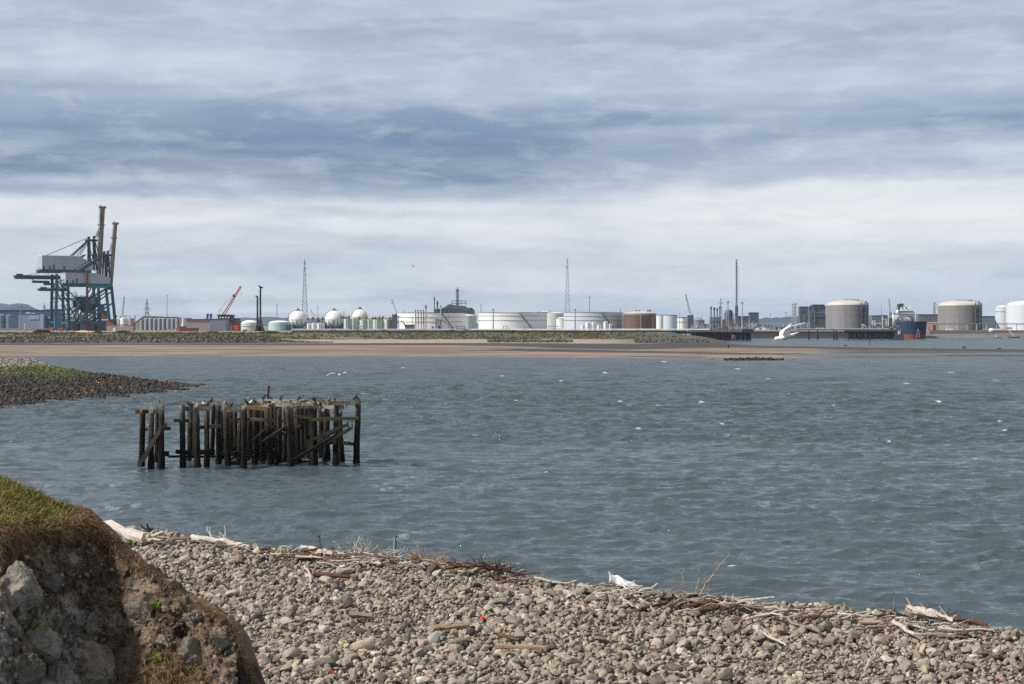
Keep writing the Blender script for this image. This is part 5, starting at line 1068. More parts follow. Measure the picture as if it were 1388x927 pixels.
A = sts('taller quay crane behind, its brown boom raised highest and pale grey house', 101, 1240, 0, -29, ((75.5, 74), (128, 131), 372), (54, 366.5, 121, 370.5), (57, 348, 122, 366, 358, 106), (129.5, 388, 135.5, 280, 8.6), (120, 119.5, 366, 325, 128, 126), (27, 374, 90, 379), ((118, 326, 97, 347, 1.4), (118, 328, 106, 346, 1.0), (114, 345, 88, 366, 1.6), (137, 365, 126, 327, 1.1), (134, 308, 129, 322, .9)), ((76, 385, 100, 432, 1.4), (128, 385, 102, 432, 1.4), (77, 405, 126, 405, 1.6)))
A.bars('hoist_rope', [((97, 347, 0), (60, 378, 0)), ((40, 374, 0), (60, 370, 0))], .4, NAVY)
A.box('trolley', 48, 381, 68, 384, -5, 5, NAVY); A.box('operator_cab', 62, 384, 70, 387, -3, 3, DGREY)
M = MB(); M.path([A.P(46, 379, -5), A.P(51, 383, -5), A.P(58, 383.5, -5)], [.5, .5, .5], 6); A.put('festoon_cable', M, NAVY, True)
Bc = sts('lower quay crane in front, its boom leaning towards the water', 119, 1150, 1, -31, ((90, 91.5), (146, 152), 388), (86, 384.5, 145, 389), (87, 371, 144.5, 384.5, 376.5, 128), (146.5, 391, 153.5, 302, 7.4), (140, 140.5, 376, 345, 145.5, 145), (58, 391.5, 92, 395), ((138, 347, 84, 386, 1.3), (140, 345, 74, 388, 1.2), (143, 391, 116, 408, 1.2)), ((147, 411, 116, 433, 1.9), (92, 396, 118, 425, 1.2), (145, 396, 116, 418, 1.5), (92, 428, 116, 405, 1.1)))
Bc.box('lower_girder', 117, 384.5, 145, 390.5, -9.4, -7.6, STEEL('bright_teal', (44, 132, 142)))
M = MB(); M.bar(Bc.P(113.6, 366, -16.5), Bc.P(113.6, Bc.rb-1, -16.5), 2.6); Bc.put('stair_column', M, RUSTY)
M = MB()
for q in range(11):
    z0 = Bc.rb-6-q*4.4; M.bar(Bc.P(95, z0, -17), Bc.P(99, z0-4.4, -17), .5); M.box(Bc.X(94), Bc.X(100), -18.2, -16, Bc.Z(z0)-.2, Bc.Z(z0)+.2)
for x in (94, 100): M.bar(Bc.P(x, Bc.rb, -17), Bc.P(x, 396, -17), .6)
Bc.put('stair_tower', M, DGREY)
Bc.box('lift_shaft', 95.3, 407, 99.4, 417, -19.6, -16.4, NAVY)
# unloading hopper and conveyors between the crane legs
Hp = Th('ore_hopper', 'dark cluttered unloading hopper with conveyors between the crane legs', 'hopper', 120, 1175)
M = MB(); M.prism([(Hp.X(112), Hp.Z(424)), (Hp.X(124), Hp.Z(424)), (Hp.X(134), Hp.Z(402)), (Hp.X(104), Hp.Z(402))], -7, 7); Hp.put('funnel', M, NAVY)
M = MB()
for x in (104, 112, 124, 134):
    for y in (-7, 7): M.bar(Hp.P(x, Hp.rb, y), Hp.P(x, 400, y), 1.1)
for rw in (404, 412, 420, 428, 436):
    for y in (-7, 7): M.bar(Hp.P(104, rw, y), Hp.P(134, rw, y), .9)
for x in (104, 124): M.bar(Hp.P(x, 436, -7), Hp.P(x+9, 420, -7), .8); M.bar(Hp.P(x+9, 436, -7), Hp.P(x, 420, -7), .8)
Hp.put('support_frame', M, NAVY)
for (x0, r0), (x1, r1) in (((100, 438), (136, 412)), ((118, 440), (146, 424)), ((98, 424), (128, 402))): M = MB(); M.bar(Hp.P(x0, r0, -4), Hp.P(x1, r1, -4), 3.2, 2.4); Hp.put('conveyor', M, DGREY if r0 == 440 else NAVY)
Hp.box('control_cabin', 133, 421, 147, 433, -6, 6, MAROON if False else STEEL('brown_cabin', (104, 88, 84))); [Hp.box('machine_base', *q, -8, 8, c) for q, c in (((98, 437, 108, Hp.rb), NAVY), ((111, 434, 119, Hp.rb), DTEAL), ((122, 438, 131, Hp.rb), NAVY), ((134, 434, 146, Hp.rb), NAVY))]
for x0, r0, x1, r1 in ((104, 409, 111, 416), (125, 404, 131, 412), (109, 426, 118, 433), (138, 412, 143, 421), (86, 434, 96, 446), (78, 436, 86, 446)): Hp.box('equipment_box', x0, r0, x1, r1, -9, -5, random.choice([NAVY, DTEAL, DGREY]))
t_ = Th('work_barge', 'pinkish barge with an orange red housing and red rail beside the crane leg', 'barge', 162, 1120)
M = MB(); M.prism([(t_.X(146), 0), (t_.X(181), 0), (t_.X(182), 6.5), (t_.X(145), 6.5)], -5, 5); t_.put('hull', M, PINKGREY); M = MB(); M.prism([(t_.X(145.5), 6.6), (t_.X(157), 6.6), (t_.X(151), 10), (t_.X(150), 13), (t_.X(145.5), 13)], -5, 5); t_.put('bow_housing', M, ORANGE); t_.box('deck_rail', 157, t_.rb-8.6, 182, t_.rb-7.2, -5, -4.5, RED); t_.box('deck_house', 148, t_.rb-16, 155, t_.rb-12, -3, 3, NAVY)
for lab, px, rowt, c, w in (('small orange digger parked by the left crane wheels', 69, 440, ORANGE, 8), ('little red dump truck between the crane wheels', 82.5, 441, RED, 6)):
    t_ = Th('digger' if w == 8 else 'dump_truck', lab, 'vehicle', px, 1105); M = MB(); M.prism([(-w*.5, 1.2), (w*.4, 1.2), (w*.5, 4.6), (w*.1, 5.6), (-w*.5, 3.2)], -1.5, 1.5); t_.put('body', M, c)
    M = MB()
    for x in (-w*.32, w*.3):
        for y in (-1.6, 1.6): M.tube((x, y-.3, .9), (x, y+.3, .9), .9, n=12)
    t_.put('wheel', M, BLACK); t_.box('cab', px-1, t_.rb-7.4, px+2, t_.rb-4.6, -1.2, 1.2, NAVY)
    if w == 8: t_.bars('arm', [((px-3, t_.rb-4, 0), (px-8, t_.rb-1.5, 0)), ((px-1, t_.rb-5, 0), (px-3.2, t_.rb-4, 0))], .9, ORANGE)
t_ = Th('sand_heap', 'pale yellow heap of sand on the quay below the cranes', 'heap', 113, 900)
vs = []; M = MB(); rr = np.random.default_rng(2); n = 22
for j in range(5):
    for i in range(n): u = i/(n-1); x = (u-.5)*35; y = (j-2)*2.2; vs.append((x, y, max(0, math.sin(math.pi*u)**.6*(1-abs(j-2)/2.2)*3.4*(.7+.5*rr.random()))-.5))
o = grid_mesh('mound', np.array(vs)*t_.s, 5, n, YEL, True); o.parent = t_.T
for k in range(9):
    px = 73+k*3.1; t_ = Th('concrete_block', 'pale grey concrete barrier block in the row under the cranes', 'block', px, 900, group='concrete blocks under the cranes'); M = MB(); h_ = 2.2+.8*(k % 3); M.prism([(-1.3, 0), (1.3, 0), (.9, h_*.5), (.7, h_), (-.7, h_), (-.9, h_*.5)], -1, 1); t_.put('block', M, LGREY); 
# ---------------------------------------------------------------- sheds on the left
t_ = Th('warehouse', 'large dark blue warehouse behind the cranes with a white sign on its wall', 'warehouse', 30, 1520, rz=.0)
M = MB(); M.prism([(t_.X(-60), 0), (t_.X(72), 0), (t_.X(72), t_.Z(419)), (t_.X(55), t_.Z(420.5)), (t_.X(-60), t_.Z(421))], 0, 60); w_ = t_.put('wall', M, BLUESHED)
M = MB(); M.prism([(t_.X(-61), t_.Z(421.2)), (t_.X(55), t_.Z(420.6)), (t_.X(73), t_.Z(419)), (t_.X(73), t_.Z(418.4)), (t_.X(55), t_.Z(420)), (t_.X(-61), t_.Z(420.4))], -.6, 61); t_.put('roof', M, NAVYW)
t_.box('lean_to', 28, 427, 62, t_.rb, -10, -.1, LBLUE); t_.box('panel', 43, 427.5, 56, 433, -10.5, -10.1, STEEL('pale_panel', (150, 164, 186))); t_.box('pillar', 57, 426, 62, t_.rb, -10.8, -10.1, STEEL('pale_panel', (150, 164, 186)))
t_.box('annexe', 14, 430, 28, t_.rb, -9, -.1, DGREY); t_.box('window', 66, 429.5, 68, 430.8, -.4, -.05, WHITE)
# white wall lettering (too blurred in the photograph to be read: only its strokes are kept)
M = MB(); x = 35.2
for wdt, h_ in ((1.7, 2.3), (1.5, 2.2), (1.0, 2.6), (1.6, 2.2), (1.5, 1.2), (1.3, 1.2), (1.4, 1.2), (1.2, 1.2)):
    M.box(t_.X(x), t_.X(x)+.55, -.5, -.06, t_.Z(425.3), t_.Z(425.3)+h_); M.box(t_.X(x)+.56, t_.X(x)+wdt*.8, -.5, -.06, t_.Z(425.3)+h_*.35, t_.Z(425.3)+h_*.7); x += wdt+.2
t_.put('lettering', M, WHITE)
for k, (px, r0, w) in enumerate(((2, 426, 9.), (12, 426.5, 7))):
    t_ = Th('silo', ('blue green silo cut by the photo edge before the blue warehouse', 'slimmer blue green silo in front of the blue warehouse')[k], 'silo', px, 1480); M = MB(); h_ = t_.Z(r0); M.lathe([(w/2, 0), (w/2, h_-1), (w/2*.6, h_), (0, h_+.3)], 24); t_.put('shell', M, STEEL('silo_teal', (108, 136, 152)), True)
    M = MB(); M.lathe([(w/2+.15, h_*.5), (w/2+.3, h_*.5+.2), (w/2+.15, h_*.5+.4)], 24); t_.put('band', M, DGREY)
t_ = Th('site_wall', 'long low pinkish wall in front of the blue warehouse', 'wall', 24, 1200); t_.box('wall', -60, 445.5, 68, t_.rb, -1, 1, PINKGREY); t_.box('coping', -60, 445.4, 68, 444.9, -1.3, 1.3, ROAD)
t_ = Th('beacon_post', 'thin white beacon with an orange base before the warehouse', 'beacon', 33.5, 1190); M = MB(); M.lathe([(1.6, 0), (1.2, 1.6)], 10); t_.put('base', M, ORANGE); M = MB(); M.lathe([(.6, 1.7), (.4, 8), (.7, 8.2), (.7, 9.2), (0, 9.8)], 10); t_.put('post', M, GREENISH)
t_ = Th('chimney', 'thin pale chimney pipe rising at the warehouse wall', 'chimney', 28, 1500); M = MB(); M.lathe([(.9, 0), (.8, t_.Z(420)), (1.1, t_.Z(420)+.1), (1.1, t_.Z(418)), (.5, t_.Z(417.5))], 12); t_.put('flue', M, LBLUE); t_.box('cap', 27.2, 418, 28.8, 416.6, -.8, .8, NAVYW)
def lattice(t_, x, r0, r1, w0, w1, n, wb, mat, name='lattice', y=0.):
    """square lattice mast between two rows"""
    M = MB(); z0, z1 = t_.Z(r0), t_.Z(r1)
    for a in (-1, 1):
        for b in (-1, 1): M.bar((t_.X(x)+a*w0/2, y+b*w0/2, z0), (t_.X(x)+a*w1/2, y+b*w1/2, z1), wb)
    for k in range(n):
        u, v = k/n, (k+1)/n; wu = w0+(w1-w0)*u; wv = w0+(w1-w0)*v; a, b = z0+(z1-z0)*u, z0+(z1-z0)*v; c = t_.X(x)
        for s_ in (-1, 1):
            M.bar((c-wu/2, y+s_*wu/2, a), (c+wv/2, y+s_*wv/2, b), wb*.6); M.bar((c+wu/2, y+s_*wu/2, a), (c-wv/2, y+s_*wv/2, b), wb*.6); M.bar((c-wv/2, y+s_*wv/2, b), (c+wv/2, y+s_*wv/2, b), wb*.6)
            M.bar((c+s_*wu/2, y-wu/2, a), (c+s_*wv/2, y+wv/2, b), wb*.6); M.bar((c+s_*wv/2, y-wv/2, b), (c+s_*wv/2, y+wv/2, b), wb*.6)
    return t_.put(name, M, mat)
def pylon(px, Y, r0, arms, w, lab, mat=LATT):
    t_ = Th('pylon', lab, 'pylon', px, Y); lattice(t_, px, t_.rb, r0, w, w*.12, 9, .5, mat, 'tower')
    for row, l in arms: M = MB(); z = t_.Z(row); M.prism([(-l, z), (0, z-.2), (l, z), (w*.15, z+1.5), (-w*.15, z+1.5)], -.4, .4); M.bar((-l, 0, z), (-l, 0, z-1.6), .3); M.bar((l, 0, z), (l, 0, z-1.6), .3); t_.put('cross_arm', M, mat)
    return t_
pylon(199, 2000, 405, ((412, 3.2), (418.5, 4.6), (424.5, 4.2)), 7, 'electricity pylon with three cross arms above the grey silos')
pylon(60, 2600, 411, ((415, 2), (417.5, 3)), 4, 'faint far pylon just over the blue warehouse roof')
pylon(1266.5, 2000, 409, ((412, 2.6), (415.5, 3.2), (419, 2.6)), 5, 'electricity pylon between the ship and the far concrete dome')
pylon(977, 1700, 404, ((411, 3.0), (417, 2.6)), 5, 'pylon topped mast among the slim process stacks')
def luffer(px, Y, base, tip, w, mat, lab, bodyrow, bw):
    t_ = Th('mobile_crane', lab, 'crane', px, Y); M = MB(); a = t_.P(*base); b = t_.P(*tip); d = Vector(b)-Vector(a); n = Vector((-d.z, 0, d.x)).normalized()*w/2; m_ = 10
    for s_ in (-1, 1):
        for y in (-w/2, w/2): e = Vector((0, y, 0)); M.bar(Vector(a)+n*s_+e, Vector(b)+n*s_*.5+e, w*.2)
    for k in range(m_): u, v = k/m_, (k+1)/m_; s_ = 1 if k % 2 else -1; M.bar(Vector(a)+d*u+n*s_*(1-.5*u), Vector(a)+d*v-n*s_*(1-.5*v), w*.15)
    M.add([], []); t_.put('boom', M, mat)
    t_.box('body', px-bw/2, bodyrow, px+bw/2, t_.rb, -bw*.3, bw*.3, DGREY); t_.box('cab', px+bw*.1, bodyrow-2, px+bw*.4, bodyrow, -bw*.2, bw*.2, LGREY)
    t_.tubes('hoist_rope', [((tip[0], tip[1], 0), (tip[0]+.2, tip[1]+(base[1]-tip[1])*.3, 0))], .12, NAVY); M = MB(); c = t_.P(tip[0]+.2, tip[1]+(base[1]-tip[1])*.3+.4); M.lathe([(0, -.6), (.5, -.3), (.5, .4), (0, .7)], 8, c); t_.put('hook', M, BLACK); return t_
luffer(166.5, 1350, (166, 429), (168.5, 402), 2.2, LGREY, 'pale telescopic crane standing upright behind the white silos', 430, 6)
rc = luffer(300, 1180, (303, 427), (326.5, 388), 3.0, RED, 'red lattice boom crane raised above the grey shed', 428, 8)
rc.bars('gantry', [((297, 428, 0), (299, 418, 0)), ((299, 418, 0), (303, 426, 0)), ((299, 418, 0), (296, 424, 0)), ((299.2, 418, 0), (318, 398, 0))], .4, LGREY); rc.box('boom_collar', 315.6, 399, 318.6, 403, -1.2, 1.2, MAROON)
luffer(535, 1230, (538, 425), (531, 405), 1.1, DGREY, 'grey dockside crane with a slim jib at the edge of the white tanks', 426, 7)
luffer(432.5, 1500, (427, 430), (421.5, 420), .7, DGREY, 'small far jib crane between the two near gas spheres', 431, 3); luffer(430.5, 2400, (430, 430), (431, 413), .8, LATT, 'distant thin crane beyond the lattice mast', 431, 3); luffer(464, 1500, (463.5, 430), (466.5, 421), .7, DGREY, 'short jib beside the second gas sphere', 431, 3)
luffer(936, 1150, (935.5, 425), (929.5, 399), 1.6, DGREY, 'grey dockside crane next to the long dark jetty', 427, 8); luffer(1207, 1080, (1207, 430), (1205, 405), 1.4, LATT, 'pale grey loading crane on the ship jetty', 431, 5)
def mast(px, Y, top, lab, head=2.4, w=.8, mat=GREY, name='lighting_mast'):
    t_ = Th(name, lab, 'lamp mast', px, Y); M = MB(); M.lathe([(w, 0), (w*.6, t_.Z(top)), (0, t_.Z(top))], 10); t_.put('pole', M, mat, True)
    M = MB(); M.lathe([(head*.35, t_.Z(top)), (head*.5, t_.Z(top)+.5), (head*.5, t_.Z(top)+1.0), (head*.3, t_.Z(top)+1.2)], 10); t_.put('lamp_head', M, DGREY); return t_
for a in ((226.5, 1350, 401.5, 'thin tall floodlight mast above the grey silos', 1.6, .5), (375.5, 1300, 413, 'slim floodlight mast over the pale green domed tank', 1.5, .6), (597.5, 1100, 415.5, 'stout pale floodlight mast before the grey refinery block', 3.4, 1.3, LGREY), (668.5, 1080, 420, 'floodlight mast in front of the big striped white tank', 2.6, .9), (779.5, 1080, 420, 'floodlight mast in front of the ribbed white tank', 2.6, .9), (799, 1400, 403.5, 'tall thin floodlight mast behind the ribbed white tank', 2.6, .6), (1006, 940, 411, 'tall white floodlight mast at the end of the dark jetty', 3.4, 1.1, LGREY), (652, 1500, 413, 'plain thin vent pole behind the striped white tank', .9, .6), (841, 1500, 420.5, 'short dark vent pole beside the brown tank', 1.8, .5), (1065.5, 1250, 424, 'small lamp post beside the white stair tower', 2., .4), (1194.5, 1090, 414, 'thin dark pole on the ship jetty', .8, .4), (607.5, 1095, 428, 'short lamp post in front of the big white tank', 1.4, .5)): mast(*a)
# ---------------------------------------------------------------- silos and sheds
for k in range(9):
    px = 192.5+k*6.; t_ = Th('silo', 'tall grey silo in the tight row behind the grass bank', 'silo', px, 1290+8*(k % 2), group='row of grey silos'); w = 5.8; h_ = t_.Z(432.5-.4*(k % 3)); M = MB(); M.lathe([(w/2, 0), (w/2, h_), (w*.3, h_+.9), (0, h_+1.1)], 20); t_.put('shell', M, SILO, True); M = MB(); M.box(w/2-.4, w/2+.3, -w/2-.2, -w/2+.6, 0, h_); t_.put('ladder', M, DGREY)
t_ = Th('conveyor_gallery', 'dark roofed conveyor gallery sloping up onto the silo tops', 'conveyor', 215, 1280); t_.bars('gallery', [((180, 441, -6), (196, 429.5, -6)), ((196, 429.5, -6), (243, 430.5, -6))], 1.8, DGREY); t_.bars('trestle', [((184, 446, -6), (184, 439, -6)), ((190, 446, -6), (190, 435, -6))], .5, DGREY)
t_ = Th('grain_store', 'grey sloped store with white roof lights behind the silos', 'building', 215, 1380); M = MB(); M.prism([(t_.X(180), 0), (t_.X(254), 0), (t_.X(254), t_.Z(431)), (t_.X(200), t_.Z(428)), (t_.X(182), t_.Z(437))], 0, 30); t_.put('wall', M, PINKGREY); 
for x in (199, 205, 224, 232, 239): t_.box('roof_light', x, 428.6, x+4.5, 430.2, -.5, -.06, WHITE)
for k, (px, w, r0, lab) in enumerate(((159, 7, 431.5, 'white storage tank half hidden behind the crane leg'), (168, 10, 431, 'wide white storage tank beside the upright telescopic crane'), (178, 8, 431.5, 'pale pinkish storage tank at the foot of the sloping conveyor'))):
    t_ = Th('storage_tank', lab, 'tank', px, 1330); h_ = t_.Z(r0); M = MB(); M.lathe([(w/2, 0), (w/2, h_), (w*.25, h_+.6), (0, h_+.8)], 28); t_.put('shell', M, (WHITE, WHITE, PINKGREY)[k], True); M = MB(); M.lathe([(w/2+.1, h_*.45), (w/2+.3, h_*.45+.1), (w/2+.3, h_*.45+.35), (w/2+.1, h_*.45+.45)], 28); t_.put('walkway', M, LGREY)
for k, px in enumerate((158, 163, 171, 176, 183)): t_ = Th('vent_stack', 'small brownish roof vent above the white storage tanks', 'vent', px, 1360, group='vents above the white tanks'); M = MB(); M.lathe([(.6, 0), (.5, t_.Z(428.5+k % 2)), (1., t_.Z(428+k % 2)), (0, t_.Z(427+k % 2))], 8); t_.put('pipe', M, RUSTY)
t_ = Th('shed', 'long grey shed with a pinkish end bay under the red crane', 'shed', 280, 1120); t_.box('pink_bay', 252, 433, 284.5, t_.rb, 0, 24, PINKGREY); t_.box('grey_bay', 284.7, 433, 306.5, t_.rb, -1, 24, SHEDGREY); t_.box('roof', 251.5, 433, 307, 432.2, -1.4, 24.5, DGREY); t_.box('door', 297, 438, 301, t_.rb, -1.3, -1.02, NAVYW) if False else None
t_ = Th('conveyor_house', 'dark navy building with a row of square white windows near the red crane', 'building', 305, 1170); t_.box('wall', 306.8, 433, 315.5, t_.rb, 0, 12, NAVYW); t_.box('gallery', 295.5, 426.5, 315.6, 433, -1, 13, NAVYW); t_.box('roof', 294, 427.6, 316, 426.4, -1.5, 13.5, BLACK)
for k in range(4): t_.box('window', 298+k*3.7, 429.2, 299.9+k*3.7, 431.2, -1.3, -1.03, WHITE)
t_ = Th('maroon_block', 'maroon walled block beside the navy building', 'building', 320, 1180); t_.box('wall', 316, 432, 324.5, t_.rb, 0, 10, MAROON); t_.box('roof', 315.7, 432, 324.8, 431.4, -.3, 10.3, DGREY)
t_ = Th('loading_gate', 'bright red orange steel gate frame in front of the navy building', 'gate', 318, 1060); t_.box('post', 312.5, 441.5, 314.5, t_.rb, -1, 1, ORANGE); M = MB(); M.prism([(t_.X(317.5), 0), (t_.X(323.5), 0), (t_.X(323.5), t_.Z(442)), (t_.X(321), t_.Z(441)), (t_.X(317.5), t_.Z(440.5))], -1.5, 1.5); t_.put('side_panel', M, RED); t_.box('lintel', 312.5, 441.4, 319, 443, -.9, .9, ORANGE)
t_ = Th('blue_hopper', 'small blue loading hopper on the roof line of the grey shed', 'hopper', 284, 1200); M = MB()
for x in (281, 285.5): M.prism([(t_.X(x-.8), t_.Z(432)), (t_.X(x+1), t_.Z(432)), (t_.X(x+2), t_.Z(426)), (t_.X(x+1), t_.Z(424.6)), (t_.X(x-1), t_.Z(426))], -2, 2)
t_.put('funnel', M, BLUEP); t_.box('base', 279, 432, 288, t_.rb, -3, 3, DGREY)
t_ = Th('harbour_light', 'small white conical light tower on a maroon base left of the grey shed', 'light tower', 248, 1080); M = MB(); M.lathe([(2., t_.Z(442)), (1.1, t_.Z(435)), (1.5, t_.Z(434.8)), (.9, t_.Z(433)), (.9, t_.Z(432)), (0, t_.Z(430.8))], 14); t_.put('tower', M, WHITE, True); t_.box('base', 244.5, 442, 252.5, t_.rb, -3, 3, MAROON)
for px, w, h_, c, lab in ((261, 17, 4.2, MAROON, 'long dark maroon skip against the grey shed'), (243, 3, 5, RED, 'small bright red oil drum tank by the light tower'), (237.5, 4, 4, LGREY, 'little white cabin near the light tower'), (228, 5, 3.6, ROAD, 'grey rubble skip below the silos'), (155, 3, 5.5, WHITE, 'white cabin box beside the barge'), (332, 5, 2, RED, 'low red container near the piling rigs')):
    t_ = Th('skip' if 'skip' in lab else 'cabin', lab, 'skip' if 'skip' in lab else 'cabin', px, 1060); M = MB(); M.prism([(-w*.46, 0), (w*.46, 0), (w/2, h_), (-w/2, h_)], -2, 2); t_.put('body', M, c); t_.box('rim', px-w/2-.2, t_.rb-h_, px+w/2+.2, t_.rb-h_-.5, -2.2, 2.2, DGREY)
def rig(px, top, lab, mid, hook):
    t_ = Th('piling_rig', lab, 'piling rig', px, 1100); M = MB(); M.bar(t_.P(px, t_.rb-2, 0), t_.P(px, top+2, 0), 1.8); M.bar(t_.P(px-1.2, t_.rb-2, 1), t_.P(px-1.2, top+6, 1), .5)
    for q in range(26): z = t_.rb-4-q*(t_.rb-top-8)/26; M.box(t_.X(px)-1.5, t_.X(px)+.9, -.9, .9, t_.Z(z), t_.Z(z)+.5)
    t_.put('leader', M, BLACK)
    M = MB(); M.prism([(t_.X(px-1.5), t_.Z(top+3)), (t_.X(px+1), t_.Z(top+4.4)), (t_.X(px+hook), t_.Z(top+4.2)), (t_.X(px+hook), t_.Z(top+2.6)), (t_.X(px), t_.Z(top+1.4)), (t_.X(px-2.2), t_.Z(top)), (t_.X(px-3), t_.Z(top+1.2))], -.9, .9); t_.put('head', M, BLACK)
    M = MB(); M.prism([(-2.4, 1.2), (4.5, 1.2), (4.8, 4.2), (2, 6.2), (1, mid), (-1.6, mid), (-2.4, 5)], -2, 2); t_.put('body', M, BLACK)
    M = MB(); M.prism([(-3.4, 0), (5, 0), (5.6, .8), (5, 1.6), (-3.4, 1.6), (-4, .8)], -2.6, -1.2); M.prism([(-3.4, 0), (5, 0), (5.6, .8), (5, 1.6), (-3.4, 1.6), (-4, .8)], 1.2, 2.6); t_.put('track', M, BLACK); t_.bars('strut', [((px+4, t_.rb-3, 0), (px+.8, t_.rb-16, 0))], .8, BLACK); return t_
rig(353.2, 386.5, 'taller black piling rig with a hooked head among the pale green tanks', 9, 3.2); rig(349.2, 400, 'shorter black piling rig standing against the taller one', 8, 1.)
# ---------------------------------------------------------------- tanks and spheres
def tank(px, w, Y, top, lab, mat, roof=None, dome=0., rings=(), stair=None, name='storage_tank', group=None, n=56):
    t_ = Th(name, lab, 'tank', px, Y, group=group); R = w/2; h_ = t_.Z(top); M = MB(); M.lathe([(R, -1), (R, h_)], n); sh__ = t_.put('shell', M, mat, True)
    M = MB(); M.lathe([(R+.25, h_)]+[(R*math.cos(a)+.0, h_+.15+dome*math.sin(a)) for a in np.linspace(.12, math.pi/2-.001, 9)], n) if dome else M.lathe([(R+.2, h_), (R+.2, h_+.5), (R-.3, h_+.5), (R-.3, h_-.8), (0, h_-.6)], n); t_.put('roof', M, roof or mat, True)
    for z in rings: M = MB(); q = t_.Z(z); M.lathe([(R+.02, q-.35), (R+.5, q-.35), (R+.5, q+.3), (R+.02, q+.3)], n); t_.put('wind_girder', M, LGREY if mat is not BROWNT else BROWNT)
    if stair:
        M = MB()
        for k in range(14):
            u = k/14; a0 = stair[0]+(stair[1]-stair[0])*u; a1 = stair[0]+(stair[1]-stair[0])*(u+1/14); q = R+.7; M.bar((q*math.sin(a0), -q*math.cos(a0), h_*(1-u)), (q*math.sin(a1), -q*math.cos(a1), h_*(1-u-1/14)), .8)
        t_.put('stair', M, RUSTY if mat is not BROWNT else DGREY)
    M = MB()
    for k in range(int(n*1.2)): a = 2*math.pi*k/(n*1.2); M.bar((R*math.sin(a), -R*math.cos(a), h_+.2), (R*math.sin(a), -R*math.cos(a), h_+1.3), .16)
    M.lathe([(R-.06, h_+1.2), (R+.06, h_+1.2), (R+.06, h_+1.35), (R-.06, h_+1.35)], n); t_.put('handrail', M, GREY); return t_
tank(339, 24, 1250, 438.5, 'pale green tank with a low cone roof behind the piling rigs', GREENISH, WHITE, 4.5, (442,)); t_ = tank(379, 30, 1230, 438, 'larger mint green tank with a domed roof beside the piling rigs', STEEL('mint_green', (176, 206, 196), var=.12), WHITE, 3.5); t_.box('pump_house', 390.5, 440, 396, t_.rb, -16, -12, DTEAL)
for px, cy, R, lab in ((404, 433.2, 12.3, 'white gas sphere closest to the tall lattice mast'), (453, 433.2, 12.4, 'white gas sphere standing alone in the middle of the three'), (488, 429.5, 10.6, 'white gas sphere showing only its top behind the green cylinders')):
    t_ = Th('gas_sphere', lab, 'tank', px, 1420 if R > 11 else 1500, group='white gas spheres'); zc = t_.Z(cy); M = MB(); M.lathe([(R*math.cos(a), zc+R*math.sin(a)) for a in np.linspace(-math.pi/2, math.pi/2, 25)], 48); t_.put('sphere', M, WHITE, True)
    M = MB(); M.lathe([(R+.02, zc-.3), (R+.25, zc-.3), (R+.25, zc+.1), (R+.02, zc+.1)], 48); t_.put('seam', M, LGREY)
    for k in range(12): a = 2*math.pi*k/12; M = MB(); M.bar((R*.96*math.sin(a), -R*.96*math.cos(a), 0), (R*.96*math.sin(a), -R*.96*math.cos(a), zc+.5), .9); t_.put('leg', M, DGREY)
    M = MB(); M.lathe([(2.2, zc+R-.4), (2.6, zc+R+1.2), (2., zc+R+1.6), (1.3, zc+R+1.7), (1.2, zc+R+3), (0, zc+R+3.1)], 12); M.bar((-4, 0, zc+R+.1), (4, 0, zc+R+.1), .8); t_.put('valve_platform', M, DGREY)
    M = MB()
    for k in range(14): a0 = math.pi*(.05+.42*k/14); a1 = math.pi*(.05+.42*(k+1)/14); q = R+.6; M.bar((-q*math.cos(a0), -1.5, zc+q*math.sin(a0)), (-q*math.cos(a1), -1.5, zc+q*math.sin(a1)), .45)
    t_.put('stair', M, RUSTY)
    M = MB(); rr = np.random.default_rng(int(px))
    for k in range(20): x = rr.uniform(-R, R); M.box(x, x+rr.uniform(1, 2.4), -R*.95, -R*.7, 0, rr.uniform(2, 7.5))
    t_.put('pipework', M, DTEAL)
def vessels(L, mat, Y, lab, grp, name='storage_vessel'):
    for i, (px, w, top) in enumerate(L):
        t_ = Th(name, lab if isinstance(lab, str) else lab[i], 'tank', px, Y, group=grp); h_ = t_.Z(top); M = MB(); M.lathe([(w/2, 0), (w/2, h_-.5), (w*.35, h_), (0, h_+.25)], 24); t_.put('shell', M, mat, True); M = MB(); M.box(-.2, .2, -w/2-.3, -w/2+.1, 0, h_); M.lathe([(w/2+.05, h_-.6), (w/2+.2, h_-.5), (w/2+.05, h_-.4)], 24); t_.put('ladder', M, GREY)
vessels([(419, 6, 438.5), (425.5, 7, 438), (433, 8, 438), (438, 5, 439)], WHITE, 1380, 'squat white vessel between the two near gas spheres', 'white vessels between the spheres')
vessels([(472, 12, 431.5), (480, 10, 431), (493, 12, 433), (501, 10, 433), (512, 16, 432), (526, 14, 431), (519, 7, 437)], GREENISH, 1440, ['tall pale green cylinder next to the second gas sphere', 'pale green cylinder before the half hidden gas sphere', 'pale green cylinder with a rusty rail in the middle of the group', 'narrow pale green cylinder beside the rusty railed one', 'broad pale green cylinder with a slanting stair', 'last pale green cylinder before the dark ribbed tank', 'small pale cylinder in front of the broad green one'], 'pale green cylinders')
t_ = Th('ribbed_tank', 'dark brown ribbed vessel beside the slim jib crane', 'tank', 529.5, 1300); M = MB(); M.lathe([(4.4, 0), (4.4, t_.Z(433.5)), (0, t_.Z(433))], 12); t_.put('shell', M, STEEL('ribbed_dark', (104, 98, 98)))
M = MB()
for k in range(12): a = 2*math.pi*(k+.5)/12; M.bar((4.5*math.cos(a), 4.5*math.sin(a), 0), (4.5*math.cos(a), 4.5*math.sin(a), t_.Z(433.5)), .5)
t_.put('rib', M, DGREY)
